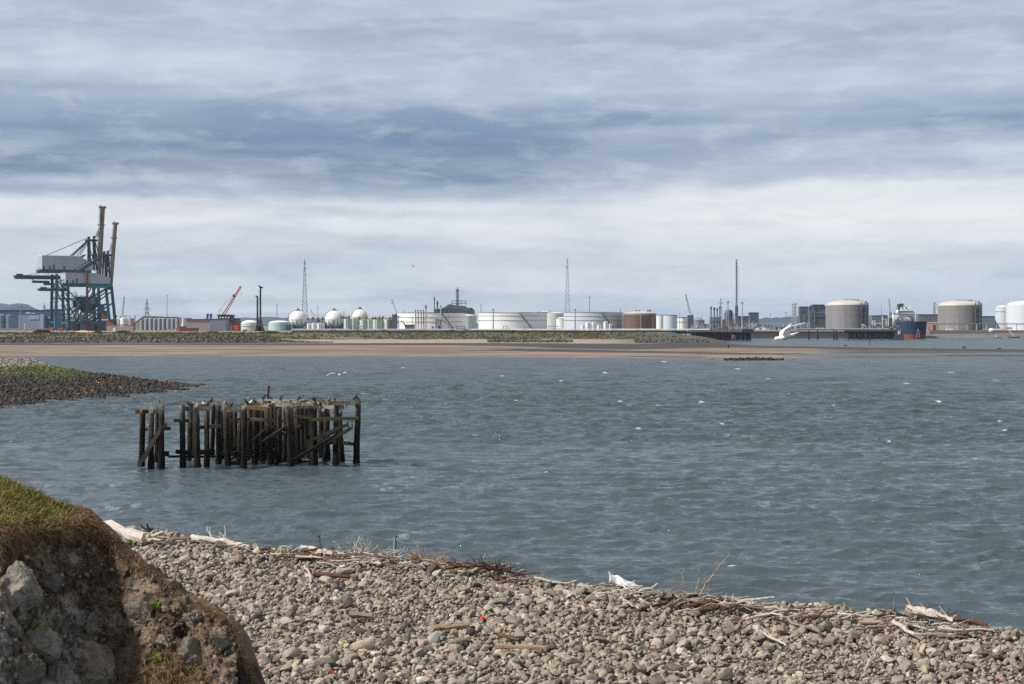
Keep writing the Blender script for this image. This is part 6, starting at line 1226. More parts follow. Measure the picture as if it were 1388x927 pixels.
for (x0, x1, row) in ((416, 442, 432.5), (462, 476, 431), (484, 520, 432), (505, 545, 431.5)):
    t_ = Th('pipe_bridge', 'rusty pipe bridge %s' % {416: 'linking the two near gas spheres', 462: 'leaving the second gas sphere', 484: 'in front of the half hidden gas sphere', 505: 'running to the white tanks'}[x0], 'pipe bridge', (x0+x1)/2, 1400); M = MB()
    for y, dz in ((-14, 0), (-14.8, .9), (-13.4, -.8)): M.tube(t_.P(x0, row-dz, y), t_.P(x1, row-dz, y), .35, n=6)
    t_.put('pipe', M, CREAM); M = MB()
    for k in range(4): x = x0+(x1-x0)*(k+.5)/4; M.bar(t_.P(x, t_.rb, -14), t_.P(x, row-1, -14), .5); M.box(t_.X(x)-1, t_.X(x)+1, -15.4, -12.8, t_.Z(row)-.3, t_.Z(row)+2.+k % 2)
    t_.put('trestle', M, RUSTY)
tank(585, 92, 1330, 425, 'first big white oil tank, between the slim crane and the grey refinery block', WHITE, None, 0, (430, 436), (.35, .75)); tank(695, 93, 1330, 425, 'widest white oil tank with a diagonal stair, in the middle of the row', WHITE, None, 0, (428, 434), (.2, .62)); tank(804, 80, 1310, 424.5, 'ribbed grey white oil tank behind the small white vessels', STEEL('tank_grey_white', (196, 202, 208), var=.12), None, 0, (428.5, 434), (.25, .7))
tank(633, 26, 1420, 429, 'pale green domed tank between the first two white oil tanks', GREENISH, WHITE, 3.); tank(752, 30, 1460, 426, 'pale green tank behind the foot of the second lattice mast', GREENISH, WHITE, 2.5); tank(762, 16, 1360, 432.5, 'small domed white tank wedged before the ribbed grey tank', WHITE, WHITE, 2.5)
tank(739, 20, 1600, 424, 'white domed tank top peeping over the widest oil tank', WHITE, WHITE, 2.); tank(690, 60, 1800, 425.5, 'low white dome behind the widest oil tank', WHITE, WHITE, 2.5)
t_ = tank(867, 45, 1290, 426, 'brown oil tank with a pale cone roof', BROWNT, DOMEW, 4., stair=None); M = MB(); M.box(-.3, .3, -23.2, -22.6, 0, t_.Z(426)); t_.put('ladder', M, CREAM); M = MB()
for x in (-6, -2, 10, 13): M.box(x, x+2, -3, 0, t_.Z(423), t_.Z(420.5-(x % 2)))
t_.put('roof_valve', M, DGREY)
tank(895, 12, 1330, 428, 'narrow white tank squeezed beside the brown tank', WHITE, WHITE, 1., n=32); tank(908.5, 19, 1250, 428, 'pale blue cylinder tank beyond the brown tank', PALEBLUE, PALEBLUE, 1.2, n=40); tank(925, 14, 1300, 431, 'short white tank with a girder beside the pale blue cylinder', WHITE, LGREY, 1., (436,), n=36)
vessels([(790, 5, 440), (797, 7, 437), (804.5, 5, 436.5), (812, 6, 440.5), (821, 6, 436), (827, 5, 439)], WHITE, 1220, 'small white pressure vessel before the ribbed grey tank', 'small white pressure vessels')
# ---------------------------------------------------------------- lattice masts, flare and refinery
for px, top, lab in ((413, 352, 'tall tapering lattice mast behind the first gas sphere'), (769, 350, 'tall tapering lattice mast above the ribbed grey tank')):
    t_ = Th('lattice_mast', lab, 'mast', px, 1560); lattice(t_, px, t_.rb, top+12, 8.6, 1.8, 13, .42, LATT, 'tower'); lattice(t_, px, top+12, top, 1.8, .9, 3, .34, LATT, 'top_section')
    M = MB(); M.box(-1.6, 1.6, -1.6, 1.6, t_.Z(top+12)-.3, t_.Z(top+12)+.5); M.box(-1.2, 1.2, -1.2, 1.2, t_.Z(top+5), t_.Z(top+5)+.6); t_.put('platform', M, DGREY)
t_ = Th('flare_stack', 'very tall thin flare stack rising over the jetty plant', 'chimney', 998.3, 1350); M = MB(); M.lathe([(.95, 0), (.85, t_.Z(353)), (1.2, t_.Z(353)), (1.2, t_.Z(351.5)), (0, t_.Z(351.5))], 12); t_.put('stack', M, GREY, True); lattice(t_, 998.3, t_.rb, 414, 5, 2.6, 5, .5, DGREY, 'base_frame')
M = MB()
for k in range(30): z = t_.Z(438-k*2.8); M.box(-1.4, 1.4, -1.4, 1.4, z, z+.5)
t_.put('platform', M, DGREY); M = MB(); M.tube((2.2, 0, 0), (1.9, 0, t_.Z(360)), .18, n=5); t_.put('riser_pipe', M, LGREY)
t_ = Th('refinery_block', 'stepped grey refinery block with a square tower above the white tanks', 'refinery', 615, 1900)
M = MB(); M.prism([(t_.X(588), 0), (t_.X(643), 0), (t_.X(643), t_.Z(419.5)), (t_.X(640.5), t_.Z(419)), (t_.X(640), t_.Z(417)), (t_.X(632), t_.Z(417)), (t_.X(631.5), t_.Z(415)), (t_.X(612), t_.Z(413)), (t_.X(610), t_.Z(412)), (t_.X(607), t_.Z(413)), (t_.X(600), t_.Z(418)), (t_.X(588), t_.Z(419))], 0, 25); t_.put('hall', M, DGREY)
t_.bars('gantry_frame', [((612.5, 414, 0), (612.5, 407.5, 0)), ((631.5, 414, 0), (631.5, 407.5, 0)), ((612, 407.7, 0), (632, 407.7, 0)), ((625, 414, 0), (625, 408, 0)), ((612.5, 411, 0), (631.5, 411, 0))], .8, DGREY)
M = MB(); M.bar(t_.P(620, 414, 2), t_.P(620, 392, 2), 4.); M.bar(t_.P(620, 392, 2), t_.P(620, 389, 2), 1.4); M.box(t_.X(617.4), t_.X(622.6), -.6, 4.6, t_.Z(393), t_.Z(392)); t_.put('tower', M, GREY)
for x, r1, w in ((589, 402, 1.5), (593, 407.5, 2.2)): M = MB(); M.tube(t_.P(x, t_.rb, -2), t_.P(x, r1, -2), w/2, n=8); M.box(t_.X(x)-w, t_.X(x)+w, -2-w, -2+w, t_.Z(r1+4), t_.Z(r1+4)+.6); t_.put('column', M, DGREY)
M = MB(); rr = np.random.default_rng(8)
for k in range(34): x = rr.uniform(-24, 24); z = rr.uniform(t_.Z(423), t_.Z(417)); M.box(x, x+rr.uniform(.5, 2.2), -1.2, -.05, z, z+rr.uniform(.4, 1.6))
t_.put('pipework', M, GREY)
t_ = Th('marine_loader', 'rank of rusty pink marine loading arms before the first white tank', 'loading arms', 572, 1000)
for k, x in enumerate((563.2, 566.6, 570.6, 573.8)):
    M = MB(); M.bar(t_.P(x, t_.rb, 0), t_.P(x, 421, 0), .8); M.bar(t_.P(x+1.3, t_.rb, .5), t_.P(x+.6, 424, .5), .5); M.box(t_.X(x)-.9, t_.X(x)+.9, -.7, .7, t_.Z(422), t_.Z(420)); M.bar(t_.P(x-.6, 434, -.6), t_.P(x+1.8, 431.5, -.6), .8); M.bar(t_.P(x, 440, 0), t_.P(x+1.6, 437, 0), .7); t_.put('arm', M, STEEL('arm_pink', (138, 106, 108), rust=.3))
M = MB(); M.box(t_.X(561), t_.X(578), -2, 3, 0, 2.6); t_.put('deck', M, RUSTY)
t_ = Th('gangway_tower', 'pale pink gangway tower next to the rusty loading arms', 'tower', 577.5, 1000); lattice(t_, 577.5, t_.rb, 413, 2.6, 2.2, 9, .45, STEEL('gangway_pale', (176, 164, 168)), 'tower'); t_.box('cage', 575.6, 414.5, 578.2, 417.5, -1.2, 1.2, GREY)
t_ = Th('jetty_plant', 'dark pump platform with stairs in front of the first white tank', 'platform', 603, 1010); lattice(t_, 594, t_.rb, 433, 7, 6, 3, .7, DGREY, 'frame'); t_.box('deck', 589.5, 433.4, 601.5, 434.2, -4, 4, DGREY); t_.bars('stair', [((602, 435, -2), (612, 446, -2))], 1., GREY)
M = MB(); rr = np.random.default_rng(9)
for k in range(22): x = rr.uniform(-18, 14); M.box(x, x+rr.uniform(.6, 2.4), -3, 3, rr.uniform(0, 2), rr.uniform(2.2, 9 if x < -4 else 4))
t_.put('pump', M, DGREY)
t_ = Th('dock_crane_base', 'tangled grey crane pedestal and hoses beside the slim jib crane', 'machinery', 543, 1010); t_.bars('frame', [((535, 446, 0), (536, 428, 0)), ((541, 446, 0), (540, 428, 0)), ((534.5, 429, 0), (542.5, 429, 0)), ((536, 440, 0), (541, 434, 0)), ((541, 440, 0), (536, 434, 0)), ((535.8, 446, 0), (541, 441, 0))], .9, DGREY); M = MB(); M.path([t_.P(543, 435), t_.P(547, 437), t_.P(549, 441), t_.P(553, 441)], [.8, .8, .8, .6], 6); t_.put('hose', M, DGREY, True); t_.box('shed', 549, 440.5, 562, t_.rb, -3, 3, STEEL('brown_shed', (112, 104, 104))); t_.box('roof', 548.5, 440.5, 562.5, 439.9, -3.4, 3.4, NAVYW)
# pipe jetty along the shore
t_ = Th('pipe_jetty', 'long low pipe jetty with white pipelines running in front of the tanks', 'jetty', 680, 930, z=2.)
M = MB(); M.box(t_.X(396), t_.X(962), -3, 3, t_.Z(449.6), t_.Z(448.2)); t_.put('deck', M, NAVYW); M = MB(); M.box(t_.X(396), t_.X(940), 1.5, 2, t_.Z(452.2), t_.Z(449.7)); t_.put('shade_strip', M, NAVYW)  # dark navy strip stands in for the shadowed girder below the deck
for y, rw, c, a, b in ((-3.4, 446.6, WHITE, 640, 962), (-2.2, 447.2, LGREY, 396, 700), (1, 446.2, LGREY, 396, 962)): M = MB(); M.tube(t_.P(a, rw, y), t_.P(b, rw, y), .75, n=8); t_.put('pipe', M, c, True)
for k in range(46): x = 398+k*12.4+random.uniform(-2, 2); M = MB(); M.bar(t_.P(x, t_.rb, -2.4), t_.P(x, 448, -2.4), .9); M.bar(t_.P(x, t_.rb, 2.4), t_.P(x, 448, 2.4), .9); t_.put('post', M, TIMB)
for x, w, h_ in ((452, 10, 5), (486, 8, 5), (520, 9, 6), (632, 9, 4), (613, 7, 4), (724, 8, 6), (752, 6, 5), (778, 9, 8), (808, 7, 6), (834, 9, 8), (864, 6, 7), (893, 10, 6), (906, 12, 8), (914, 6, 8)):
    M = MB(); M.box(t_.X(x)-w/2, t_.X(x)+w/2, -4.6, -3.2, t_.Z(449.5)-h_*.55, t_.Z(449.5)+1.2)
    for q in (-.4, .4): M.bar((t_.X(x)+q*w, -4, 0), (t_.X(x)+q*w*.8, -4, t_.Z(448)), .9)
    M.bar((t_.X(x)-.4*w, -4, t_.Z(448)+1), (t_.X(x)+.4*w, -4, t_.Z(448)+1), .6); t_.put('support_bent', M, NAVYW)
for x, w in ((624, 12), (491, 5), (750, 14), (685, 6), (478, 7)): M = MB(); M.box(t_.X(x)-w/2, t_.X(x)+w/2, -2, 2, t_.Z(442.5), t_.Z(441.8)); M.bar(t_.P(x-w*.45, 447.5), t_.P(x-w*.45, 442), .6); M.bar(t_.P(x+w*.45, 447.5), t_.P(x+w*.45, 442), .6); t_.put('pipe_loop', M, DGREY)
# ---------------------------------------------------------------- dark jetty with plant
t_ = Th('jetty', 'wide dark timber jetty on many piles below the process stacks', 'jetty', 977, 905, z=0.)
t_.box('deck', 932, 447.2, 1021, 449.4, -6, 14, STEEL('jetty_deck', (120, 118, 112))); t_.box('fender_beam', 935, 449.5, 1019, 451, -6.3, -5.7, TIMB); t_.box('back_wall', 938, 450, 1018, 460.8, 6, 7, TIMB)
for k in range(44): x = 934.5+k*1.92; M = MB(); M.bar(t_.P(x, t_.rb+1, -5+.8*(k % 3)), t_.P(x+random.uniform(-.2, .2), 449.5, -5+.8*(k % 3)), random.uniform(.7, 1.25)); t_.put('pile', M, random.choice([TIMB, TIMB, NAVYW, DGREY]))
t_.box('panel', 990, 453.5, 996, 459.5, -6.7, -6.35, STEEL('rust_panel', (110, 98, 98))); t_.box('end_block', 1005, 446, 1020, 449, -6.4, 0, NAVYW)
M = MB()
for k in range(16): x = 933+k*5.4; M.bar(t_.P(x, 447, -5.8), t_.P(x, 445, -5.8), .25)
M.bar(t_.P(933, 445, -5.8), t_.P(1016, 445, -5.8), .25); t_.put('handrail', M, GREY)
for x, top, w, lab in ((963.7, 416, 2.0, 'slim pale process stack first in the jetty row'), (968, 417, 2.2, 'slim process stack with a dark cap second in the jetty row'), (972, 418, 1.8, 'short thin process stack third in the jetty row'), (975.5, 416, 1.8, 'grey process stack leaning on the pylon topped mast')):
    s_ = Th('process_stack', lab, 'stack', x, 960, group='process stacks on the jetty'); M = MB(); M.lathe([(w*.55, 0), (w*.5, s_.Z(top)), (0, s_.Z(top)+.2)], 10); s_.put('shell', M, GREY, True); M = MB(); M.lathe([(w*.52, s_.Z(top+3)), (w*.62, s_.Z(top+2.8)), (w*.62, s_.Z(top-.4)), (w*.3, s_.Z(top-.8))], 10); s_.put('cap', M, DGREY); lattice(s_, x, s_.rb, 430, w*2, w*1.6, 3, .3, DGREY, 'frame')
s_ = Th('loading_tower', 'tall twin leg loading tower with a round head on the jetty', 'tower', 986, 960); s_.bars('leg', [((984.6, s_.rb, 0), (985.4, 410, 0)), ((987.6, s_.rb, 0), (987, 410, 0))], .8, LGREY); M = MB(); M.lathe([(1.1, s_.Z(411)), (1.7, s_.Z(409.5)), (1.6, s_.Z(408)), (.6, s_.Z(406.5)), (0, s_.Z(406))], 10, (.2, 0, 0)); s_.put('head', M, LGREY, True)
s_ = Th('column_house', 'dark domed process column in a steel frame on the jetty', 'process column', 988, 1000); M = MB(); M.lathe([(5, 0), (5, s_.Z(422)), (4, s_.Z(420.4)), (2, s_.Z(419.6)), (0, s_.Z(419.4))], 20); s_.put('column', M, DGREY, True); lattice(s_, 988, s_.rb, 424, 13, 11, 3, .5, RUSTY, 'frame'); s_.box('annexe', 978, 433, 994, s_.rb, -8, -5.2, STEEL('mauve_shed', (116, 104, 108)))
s_ = Th('jetty_pipework', 'jumble of reddish pipes and small sheds on the dark jetty', 'pipework', 965, 940); M = MB(); rr = np.random.default_rng(12)
for k in range(120): x = rr.uniform(-32, 48); z = rr.uniform(0, 5); M.box(x, x+rr.uniform(.6, 4), rr.uniform(-5, 4), 5, z, z+rr.uniform(.5, 3.4))
s_.put('pipe', M, STEEL('pipe_mauve', (128, 116, 120), rust=.25)); M = MB()
for k in range(34): x = rr.uniform(-30, 50); zz = rr.uniform(4, 13); M.tube((x, -5, 0), (x, -5, zz), .3, n=6); M.tube((x, -5, zz*.6), (x+rr.uniform(2, 10), -5, zz*.6), .3, n=6)
s_.put('riser', M, LGREY); s_.box('white_tank', 942.6, 441.5, 944.4, 444, -6, -5, WHITE); s_.box('red_box', 980, 443, 986, 446, -6, -5, MAROON); s_.box('shed', 952, 439, 960, 445, -4, 4, STEEL('brown_shed', (112, 104, 104)))
s_ = Th('gas_holder', 'grey cone roofed tank behind the dockside crane', 'tank', 946, 1300); M = MB(); M.lathe([(9, 0), (9, s_.Z(434)), (3, s_.Z(430.5)), (0, s_.Z(430))], 24); s_.put('shell', M, GREY, True); M = MB(); M.lathe([(9.1, s_.Z(434)), (9.4, s_.Z(433.7)), (9.1, s_.Z(433.4))], 24); s_.put('band', M, LGREY)
# ---------------------------------------------------------------- plant to the east
def block(px0, r0, px1, Y, lab, mat, roofm=None, name='plant_building', detail=10, seed=1, d=14):
    s_ = Th(name, lab, 'building', (px0+px1)/2, Y); s_.box('wall', px0, r0, px1, s_.rb, 0, d, mat); s_.box('roof', px0-.4, r0, px1+.4, r0-.7, -.5, d+.5, roofm or DGREY); rr = np.random.default_rng(seed); M = MB()
    for k in range(detail): x = rr.uniform(px0+.5, px1-1.5); z = rr.uniform(0, s_.Z(r0)-2); M.box(s_.X(x), s_.X(x)+rr.uniform(.6, 1.6), -.3, -.03, z, z+rr.uniform(.6, 1.4))
    if detail: s_.put('window', M, GLASSM)
    return s_
block(1016.5, 424, 1028.5, 1500, 'dark grey square block beyond the dark jetty', STEEL('slate_block', (80, 90, 104)), seed=3, detail=6); s_ = block(1084.5, 416, 1096, 1500, 'dark grey tower block beside the first concrete dome', STEEL('slate_block', (80, 90, 104)), seed=4, detail=5); s_ = block(1097.5, 417, 1119, 1460, 'dark gabled plant house against the first concrete dome', STEEL('slate_block', (80, 90, 104)), seed=5)
M = MB(); M.prism([(s_.X(1097), s_.Z(416.3)), (s_.X(1119.5), s_.Z(416.3)), (s_.X(1117), s_.Z(412.6)), (s_.X(1103), s_.Z(412.6))], -.4, 14.4); s_.put('gable', M, NAVYW); s_.bars('pipe_bridge', [((1097, 424, -1), (1118, 424, -1)), ((1097, 428, -1), (1118, 428, -1)), ((1102, 414, -1.5), (1100, 424, -1.5)), ((1104, 436, -1), (1104, 420, -1))], .8, GREY)
block(1000, 429, 1020, 1600, 'low blue grey annexe behind the white floodlight mast', DGREY, seed=6); block(1182, 428, 1215, 1700, 'long grey roofed store between the concrete dome and the ship', STEEL('store_grey', (104, 110, 120)), detail=4, seed=9); block(1245, 426.5, 1272, 1650, 'mauve grey gabled store behind the ship', STEEL('store_mauve', (106, 106, 118)), detail=4, seed=10); block(1330, 429, 1351, 1600, 'blue grey shed between the far dome and the white tanks', STEEL('shed_bluegrey', (106, 122, 140)), NAVYW, detail=3, seed=12)
s_ = Th('process_plant', 'long tangle of pale process pipework in front of the far hill', 'plant', 1055, 1300); rr = np.random.default_rng(14)
for c, n_, zz in ((LGREY, 30, 9), (GREY, 40, 10), (DGREY, 36, 8), (BLUEP, 6, 7)):
    M = MB()
    for k in range(n_): x = rr.uniform(-46, 40); z = rr.uniform(0, zz*.6); M.box(x, x+rr.uniform(.5, 2.6), rr.uniform(-6, 0), rr.uniform(.5, 4), z, z+rr.uniform(1, 4.2))
    s_.put('module', M, c)
M = MB()
for k in range(34): x = rr.uniform(-46, 42); M.bar((x, -6, 0), (x, -6, rr.uniform(6, 12)), .5)
for z in (4.5, 7.5, 9.5): M.bar((-47, -6, z), (42, -6, z), .6)
s_.put('pipe_rack', M, LGREY)
s_ = Th('stair_tower', 'slim white zigzag stair tower on the shore behind the flying gull', 'tower', 1076.5, 1250); s_.box('shaft', 1076.6, 410.5, 1079.4, s_.rb, -1, 1, LGREY); M = MB()
for k in range(7): z0 = 412+k*4.2; M.box(s_.X(1073.4), s_.X(1076.5), -1.2, 1.2, s_.Z(z0+1.6), s_.Z(z0)); 
M.bar((s_.X(1073.8), -1, 0), (s_.X(1073.8), -1, s_.Z(412)), .4); M.bar((s_.X(1073.8), 1, 0), (s_.X(1073.8), 1, s_.Z(412)), .4); s_.put('stair_lattice', M, LGREY)
for px, c, lab, w in ((1015.5, RED, 'red and white tank truck beyond the dark jetty', 7), (1027, WHITE, 'white van parked along the far quay', 5), (1036, WHITE, 'white lorry parked beside the far van', 6), (1112, RED, 'red and white coach below the first concrete dome', 12)):
    s_ = Th('parked_truck', lab, 'truck', px, 1160, group='vehicles on the far quay'); M = MB(); M.prism([(-w/2, .8), (w/2, .8), (w/2, 2.6), (w/2-.9, 3.6), (-w/2, 3.6)], -1.2, 1.2); s_.put('body', M, c); s_.box('roof', px-w/2+.3, s_.rb-3.6, px+w/2-1.2, s_.rb-4.1, -1.1, 1.1, WHITE); M = MB()
    for x in (-w*.35, w*.3):
        for y in (-1.2, 1.2): M.tube((x, y-.2, .6), (x, y+.2, .6), .6, n=10)
    s_.put('wheel', M, BLACK)
def lng(px, w, Y, top, dome, lab):
    s_ = Th('concrete_tank', lab, 'tank', px, Y, group='domed concrete gas tanks'); R = w/2; h_ = s_.Z(top); M = MB(); M.lathe([(R, -1), (R, h_)], 72); s_.put('wall', M, CONC, True)
    M = MB(); M.lathe([(R+.25, h_-.6), (R+.25, h_+.3), (R*.96, h_+.4)]+[(R*.96*math.cos(a), h_+.4+dome*math.sin(a)) for a in np.linspace(.1, math.pi/2-.001, 12)], 72); s_.put('dome', M, DOMEW, True)
    for z in (h_*.28, h_*.55, h_*.8): M = MB(); M.lathe([(R+.01, z-.1), (R+.06, z-.1), (R+.06, z+.1), (R+.01, z+.1)], 72); s_.put('joint_band', M, CONC)
    M = MB()
    for y in (0, 1):
        for x in (.36, .58, .8): q = R*1.07; M.bar((R*1.08*math.sin(x*.9+.1), -R*1.08*math.cos(x*.9+.1)-y*2, 0), (R*1.08*math.sin(x*.9+.1), -R*1.08*math.cos(x*.9+.1)-y*2, h_+3), .8)
    for k in range(8): a0, a1 = (.48, .75) if k % 2 else (.75, .48); q = R*1.09; z0 = h_*(k/8); M.bar((q*math.sin(a0), -q*math.cos(a0), z0), (q*math.sin(a1), -q*math.cos(a1), z0+h_/8), 1.6); M.bar((q*math.sin(.45), -q*math.cos(.45), z0), (q*math.sin(.78), -q*math.cos(.86), z0), 1.3)
    s_.put('stair', M, DGREY)
    M = MB(); zt = h_+dome
    for x in np.linspace(-.1, .55, 8): M.bar((R*x, -2, zt-abs(x)*2.4), (R*x, -2, zt+1.6), .35); M.bar((R*x, 2, zt-abs(x)*2.4), (R*x, 2, zt+1.6), .35)
    for y in (-2, 2): M.bar((-R*.15, y, zt+.6), (R*.6, y, zt+.2), .5); M.bar((R*.5, y, zt-1), (R*1., y-4, h_+1.4), .7)
    M.bar((-R*.15, -2, zt+.3), (-R*.8, -R*.4, h_+.9), .5)
    for x in (.3, .42, .62, .8): M.box(R*x, R*x+2, -R*.3, -R*.1, h_+dome*.3, h_+dome*(.9-.3*x)+1)
    s_.put('roof_platform', M, DGREY); M = MB(); M.box(-R*.36, -R*.33, -R*.95, -R*.9, 0, h_*.72); s_.put('pipe', M, LGREY); return s_
lng(1148.5, 57, 1330, 413.5, 6.5, 'domed concrete gas tank beside the dark plant blocks and the approach jetty'); lng(1301, 58, 1330, 414, 6.5, 'domed concrete gas tank beyond the ship, standing alone on the quay')
for px, w, top, dome, lab in ((1360, 22, 417, 3., 'smaller white tank beside the photo edge'), (1392.5, 56, 414, 6., 'large white domed tank cut off by the photo edge')): tank(px, w, 1330 if w < 30 else 1300, top, lab, STEEL('tank_bluewhite', (206, 212, 220), var=.1), WHITE, dome, (422,) if w < 30 else ())
s_ = Th('derrick', 'dark green blue drum gantry on legs behind the ship', 'gantry', 1221, 1500); s_.bars('leg', [((1215.5, s_.rb, 0), (1217, 416, 0)), ((1219.5, s_.rb, 0), (1219.5, 416, 0)), ((1222.5, s_.rb, 0), (1222.5, 416, 0)), ((1226, s_.rb, 0), (1225, 416, 0)), ((1215.5, 425, 0), (1226, 425, 0))], 1.5, DTEAL); M = MB(); M.prism([(s_.X(1216), s_.Z(419)), (s_.X(1226), s_.Z(419)), (s_.X(1225), s_.Z(412)), (s_.X(1222), s_.Z(411.3)), (s_.X(1217), s_.Z(412))], -4, 4); s_.put('drum_house', M, DTEAL); s_.box('plinth', 1208, 423, 1230, s_.rb, 6, 14, STEEL('store_grey', (104, 110, 120)))
# ship jetty
t_ = Th('jetty', 'long approach jetty with bents leading to the blue ship', 'jetty', 1160, 960, z=0.)
t_.box('deck', 1078, 446.4, 1222, 447.8, -2, 3, STEEL('jetty_deck', (120, 118, 112))); M = MB(); M.tube(t_.P(1078, 445.6, -1), t_.P(1205, 445.6, -1), .6, n=8); t_.put('pipe', M, LGREY, True)
for x in (1096, 1108, 1130, 1134): M = MB(); M.bar(t_.P(x, t_.rb+1, -1), t_.P(x, 447.6, -1), 1.1); M.bar(t_.P(x+1.5, t_.rb+1, 1.5), t_.P(x+.5, 447.6, 1.5), 1.); t_.put('bent', M, TIMB)
for k in range(26): x = 1146+k*2.6; M = MB(); dx = random.choice([-1.2, 0, 1.2]); M.bar(t_.P(x+dx, t_.rb+1, -2), t_.P(x, 447.6, -1), random.uniform(.8, 1.3)); t_.put('pile', M, random.choice([TIMB, TIMB, NAVYW]))
t_.box('pile_cap', 1145, 447.9, 1222, 450, -2.6, 3.4, TIMB); t_.box('back_wall', 1150, 450, 1212, 459.5, 3.4, 4, TIMB); M = MB(); M.prism([(t_.X(1211), -1), (t_.X(1225), -1), (t_.X(1223.5), t_.Z(452)), (t_.X(1213), t_.Z(452))], -4, 3); t_.put('dolphin', M, STEEL('dolphin_grey', (70, 80, 92)))
M = MB()
for a, b in (((1216.5, 449), (1219.5, 453)), ((1219.5, 449), (1216.5, 453))): M.bar(t_.P(*a, -4.4), t_.P(*b, -4.4), .9)
M.box(t_.X(1216.4), t_.X(1219.6), -4.3, -4.1, t_.Z(453.4), t_.Z(448.6)) ; t_.put('cross_mark', M, WHITE); M = MB(); M.box(t_.X(1217.4), t_.X(1218.6), -5., -4.9, t_.Z(451.6), t_.Z(450.4)); t_.put('mark_centre', M, BLACK)
t_ = Th('loading_platform', 'pale cluttered loading platform at the end of the ship jetty', 'platform', 1192, 965, z=6.); rr = np.random.default_rng(17)
for c, n_ in ((CREAM, 26), (LGREY, 22), (DGREY, 22), (STEEL('pipe_mauve', (128, 116, 120), rust=.25), 10)):
    M = MB()
    for k in range(n_): x = rr.uniform(-24, 26); z = rr.uniform(0, 6); M.box(x, x+rr.uniform(.5, 2.2), -2, 2, z, z+rr.uniform(.6, 3.))
    t_.put('equipment', M, c)
for x, top in ((1182.5, 434), (1185.3, 434), (1204, 424), (1201, 432), (1196, 428), (1210, 433)): M = MB(); M.bar(t_.P(x, t_.rb, -1), t_.P(x, top, -1), .9); M.bar(t_.P(x, top+3, -1), t_.P(x+3, top+6, -1), .6); t_.put('loading_arm', M, SHIPW)
M = MB(); M.bar(t_.P(1182, 439, -1), t_.P(1194, 438.4, -1), .9); t_.put('pipe', M, SHIPW)
# ship seen from the bow
t_ = Th('cargo_ship', 'dark blue cargo ship with a red waterline seen from its bow', 'ship', 1238.5, 1050, z=0., rz=math.radians(-4))
def hull_rings(z0, z1, c0, c1):
    n = 22; vs = []; fs = []
    zs = np.linspace(z0, z1, 6)
    for z in zs:
        u = (z+2)/26.; bw = 15.4*(.93+.09*u); nose = -26-6*u
        half = [(0., nose)]+[(bw*math.sin(q*math.pi/2)**.75, nose+24*(1-math.cos(q*math.pi/2))) for q in np.linspace(.08, 1, 9)]+[(bw, 100.)]
        pts = [(-x, y) for x, y in half[::-1]]+half[1:]; vs += [(x, y, z) for x, y in pts]
    m_ = len(pts); 
    for j in range(len(zs)-1):
        for i in range(m_-1): fs.append((j*m_+i, j*m_+i+1, (j+1)*m_+i+1, (j+1)*m_+i))
        fs.append((j*m_+m_-1, j*m_, (j+1)*m_, (j+1)*m_+m_-1))
    fs.append(tuple((len(zs)-1)*m_+i for i in range(m_))); return vs, fs
M = MB(); M.add(*hull_rings(-2, 6.0, 0, 0)); t_.put('lower_hull', M, HULLRED, True); M = MB(); M.add(*hull_rings(6.0, 22.5, 0, 0)); t_.put('hull', M, HULLBLUE, True)
M = MB(); M.add(*hull_rings(22.5, 23.2, 0, 0)); t_.put('bulwark', M, NAVYW, True)
for s_ in (-1, 1):
    M = MB(); M.box(s_*8-.6, s_*8+.6, -23, -21.8, 13, 15.6); M.box(s_*8-.3, s_*8+.3, -23.4, -22.6, 9, 13); t_.put('anchor', M, LGREY)
M = MB()
for s_ in (-1, 1): M.bar((s_*2.4, -32.2, 1), (s_*.6, -33.4, 13), .5)
for k in range(4): M.bar((-2+k*.4, -32.6-k*.2, 3+k*3), (2-k*.4, -32.6-k*.2, 3+k*3), .35)
t_.put('bulb_mark', M, LGREY)
zb = t_.Z(436.5)
M = MB(); M.box(-15.5, 14.5, 70, 84, 20, 34.5); M.box(-15.8, -10, 69, 80, 26, 31); h_ = t_.put('deckhouse', M, SHIPW); M = MB(); M.box(-10, 11.5, 68, 82, 34.5, 39.4); br = t_.put('bridge', M, SHIPW); M = MB()
for k in range(9): M.box(-9.4+k*2.3, -7.6+k*2.3, 67.7, 67.95, 36.2, 37.8)
t_.put('bridge_window', M, GLASSM); M = MB(); M.box(-17.2, 17, 69, 74, 35, 36.2); t_.put('bridge_wing', M, SHIPW)
M = MB()
for x, w, z, h2 in ((-11, 2, 25, 3), (-6, 1.4, 23.5, 5), (1, 2, 23.5, 4), (6, 3, 24, 4), (11, 1.4, 25, 5), (-8.4, 1.2, 30, 1.6), (4, 5, 31, .8)): M.box(x, x+w, 66, 69.5, z, z+h2)
t_.put('deck_gear', M, GREY); M = MB(); M.box(-4.2, 6, 74, 80, 39.4, 42); M.prism([(-5, 42), (7, 42), (5, 43.6), (-3, 43.6)], 74, 80); t_.put('funnel_house', M, SHIPW); M = MB()
for x in (-3, 2.4): M.lathe([(0, -1), (1.3, -.6), (1.4, .5), (0, 1.)], 10, (x, 73, 42.2))
t_.put('dome_antenna', M, BLACK); M = MB(); M.bar((0, 76, 43), (0, 76, 57), .8); M.bar((-2.6, 76, 50), (2.6, 76, 50), .5); M.bar((-1.8, 76, 55), (1.8, 76, 55), .4); t_.put('radar_mast', M, SHIPW); M = MB(); M.bar((8, 76, 39), (9.5, 76, 47), .5); t_.put('aerial', M, SHIPW); M = MB(); M.bar((-9, 76, 39), (-9, 76, 44), .4); t_.put('aerial', M, SHIPW)
M = MB(); M.bar((0, -12, 23), (0, -12, 36), .7); M.bar((-1.4, -12, 32), (1.4, -12, 32), .4); t_.put('foremast', M, SHIPW)
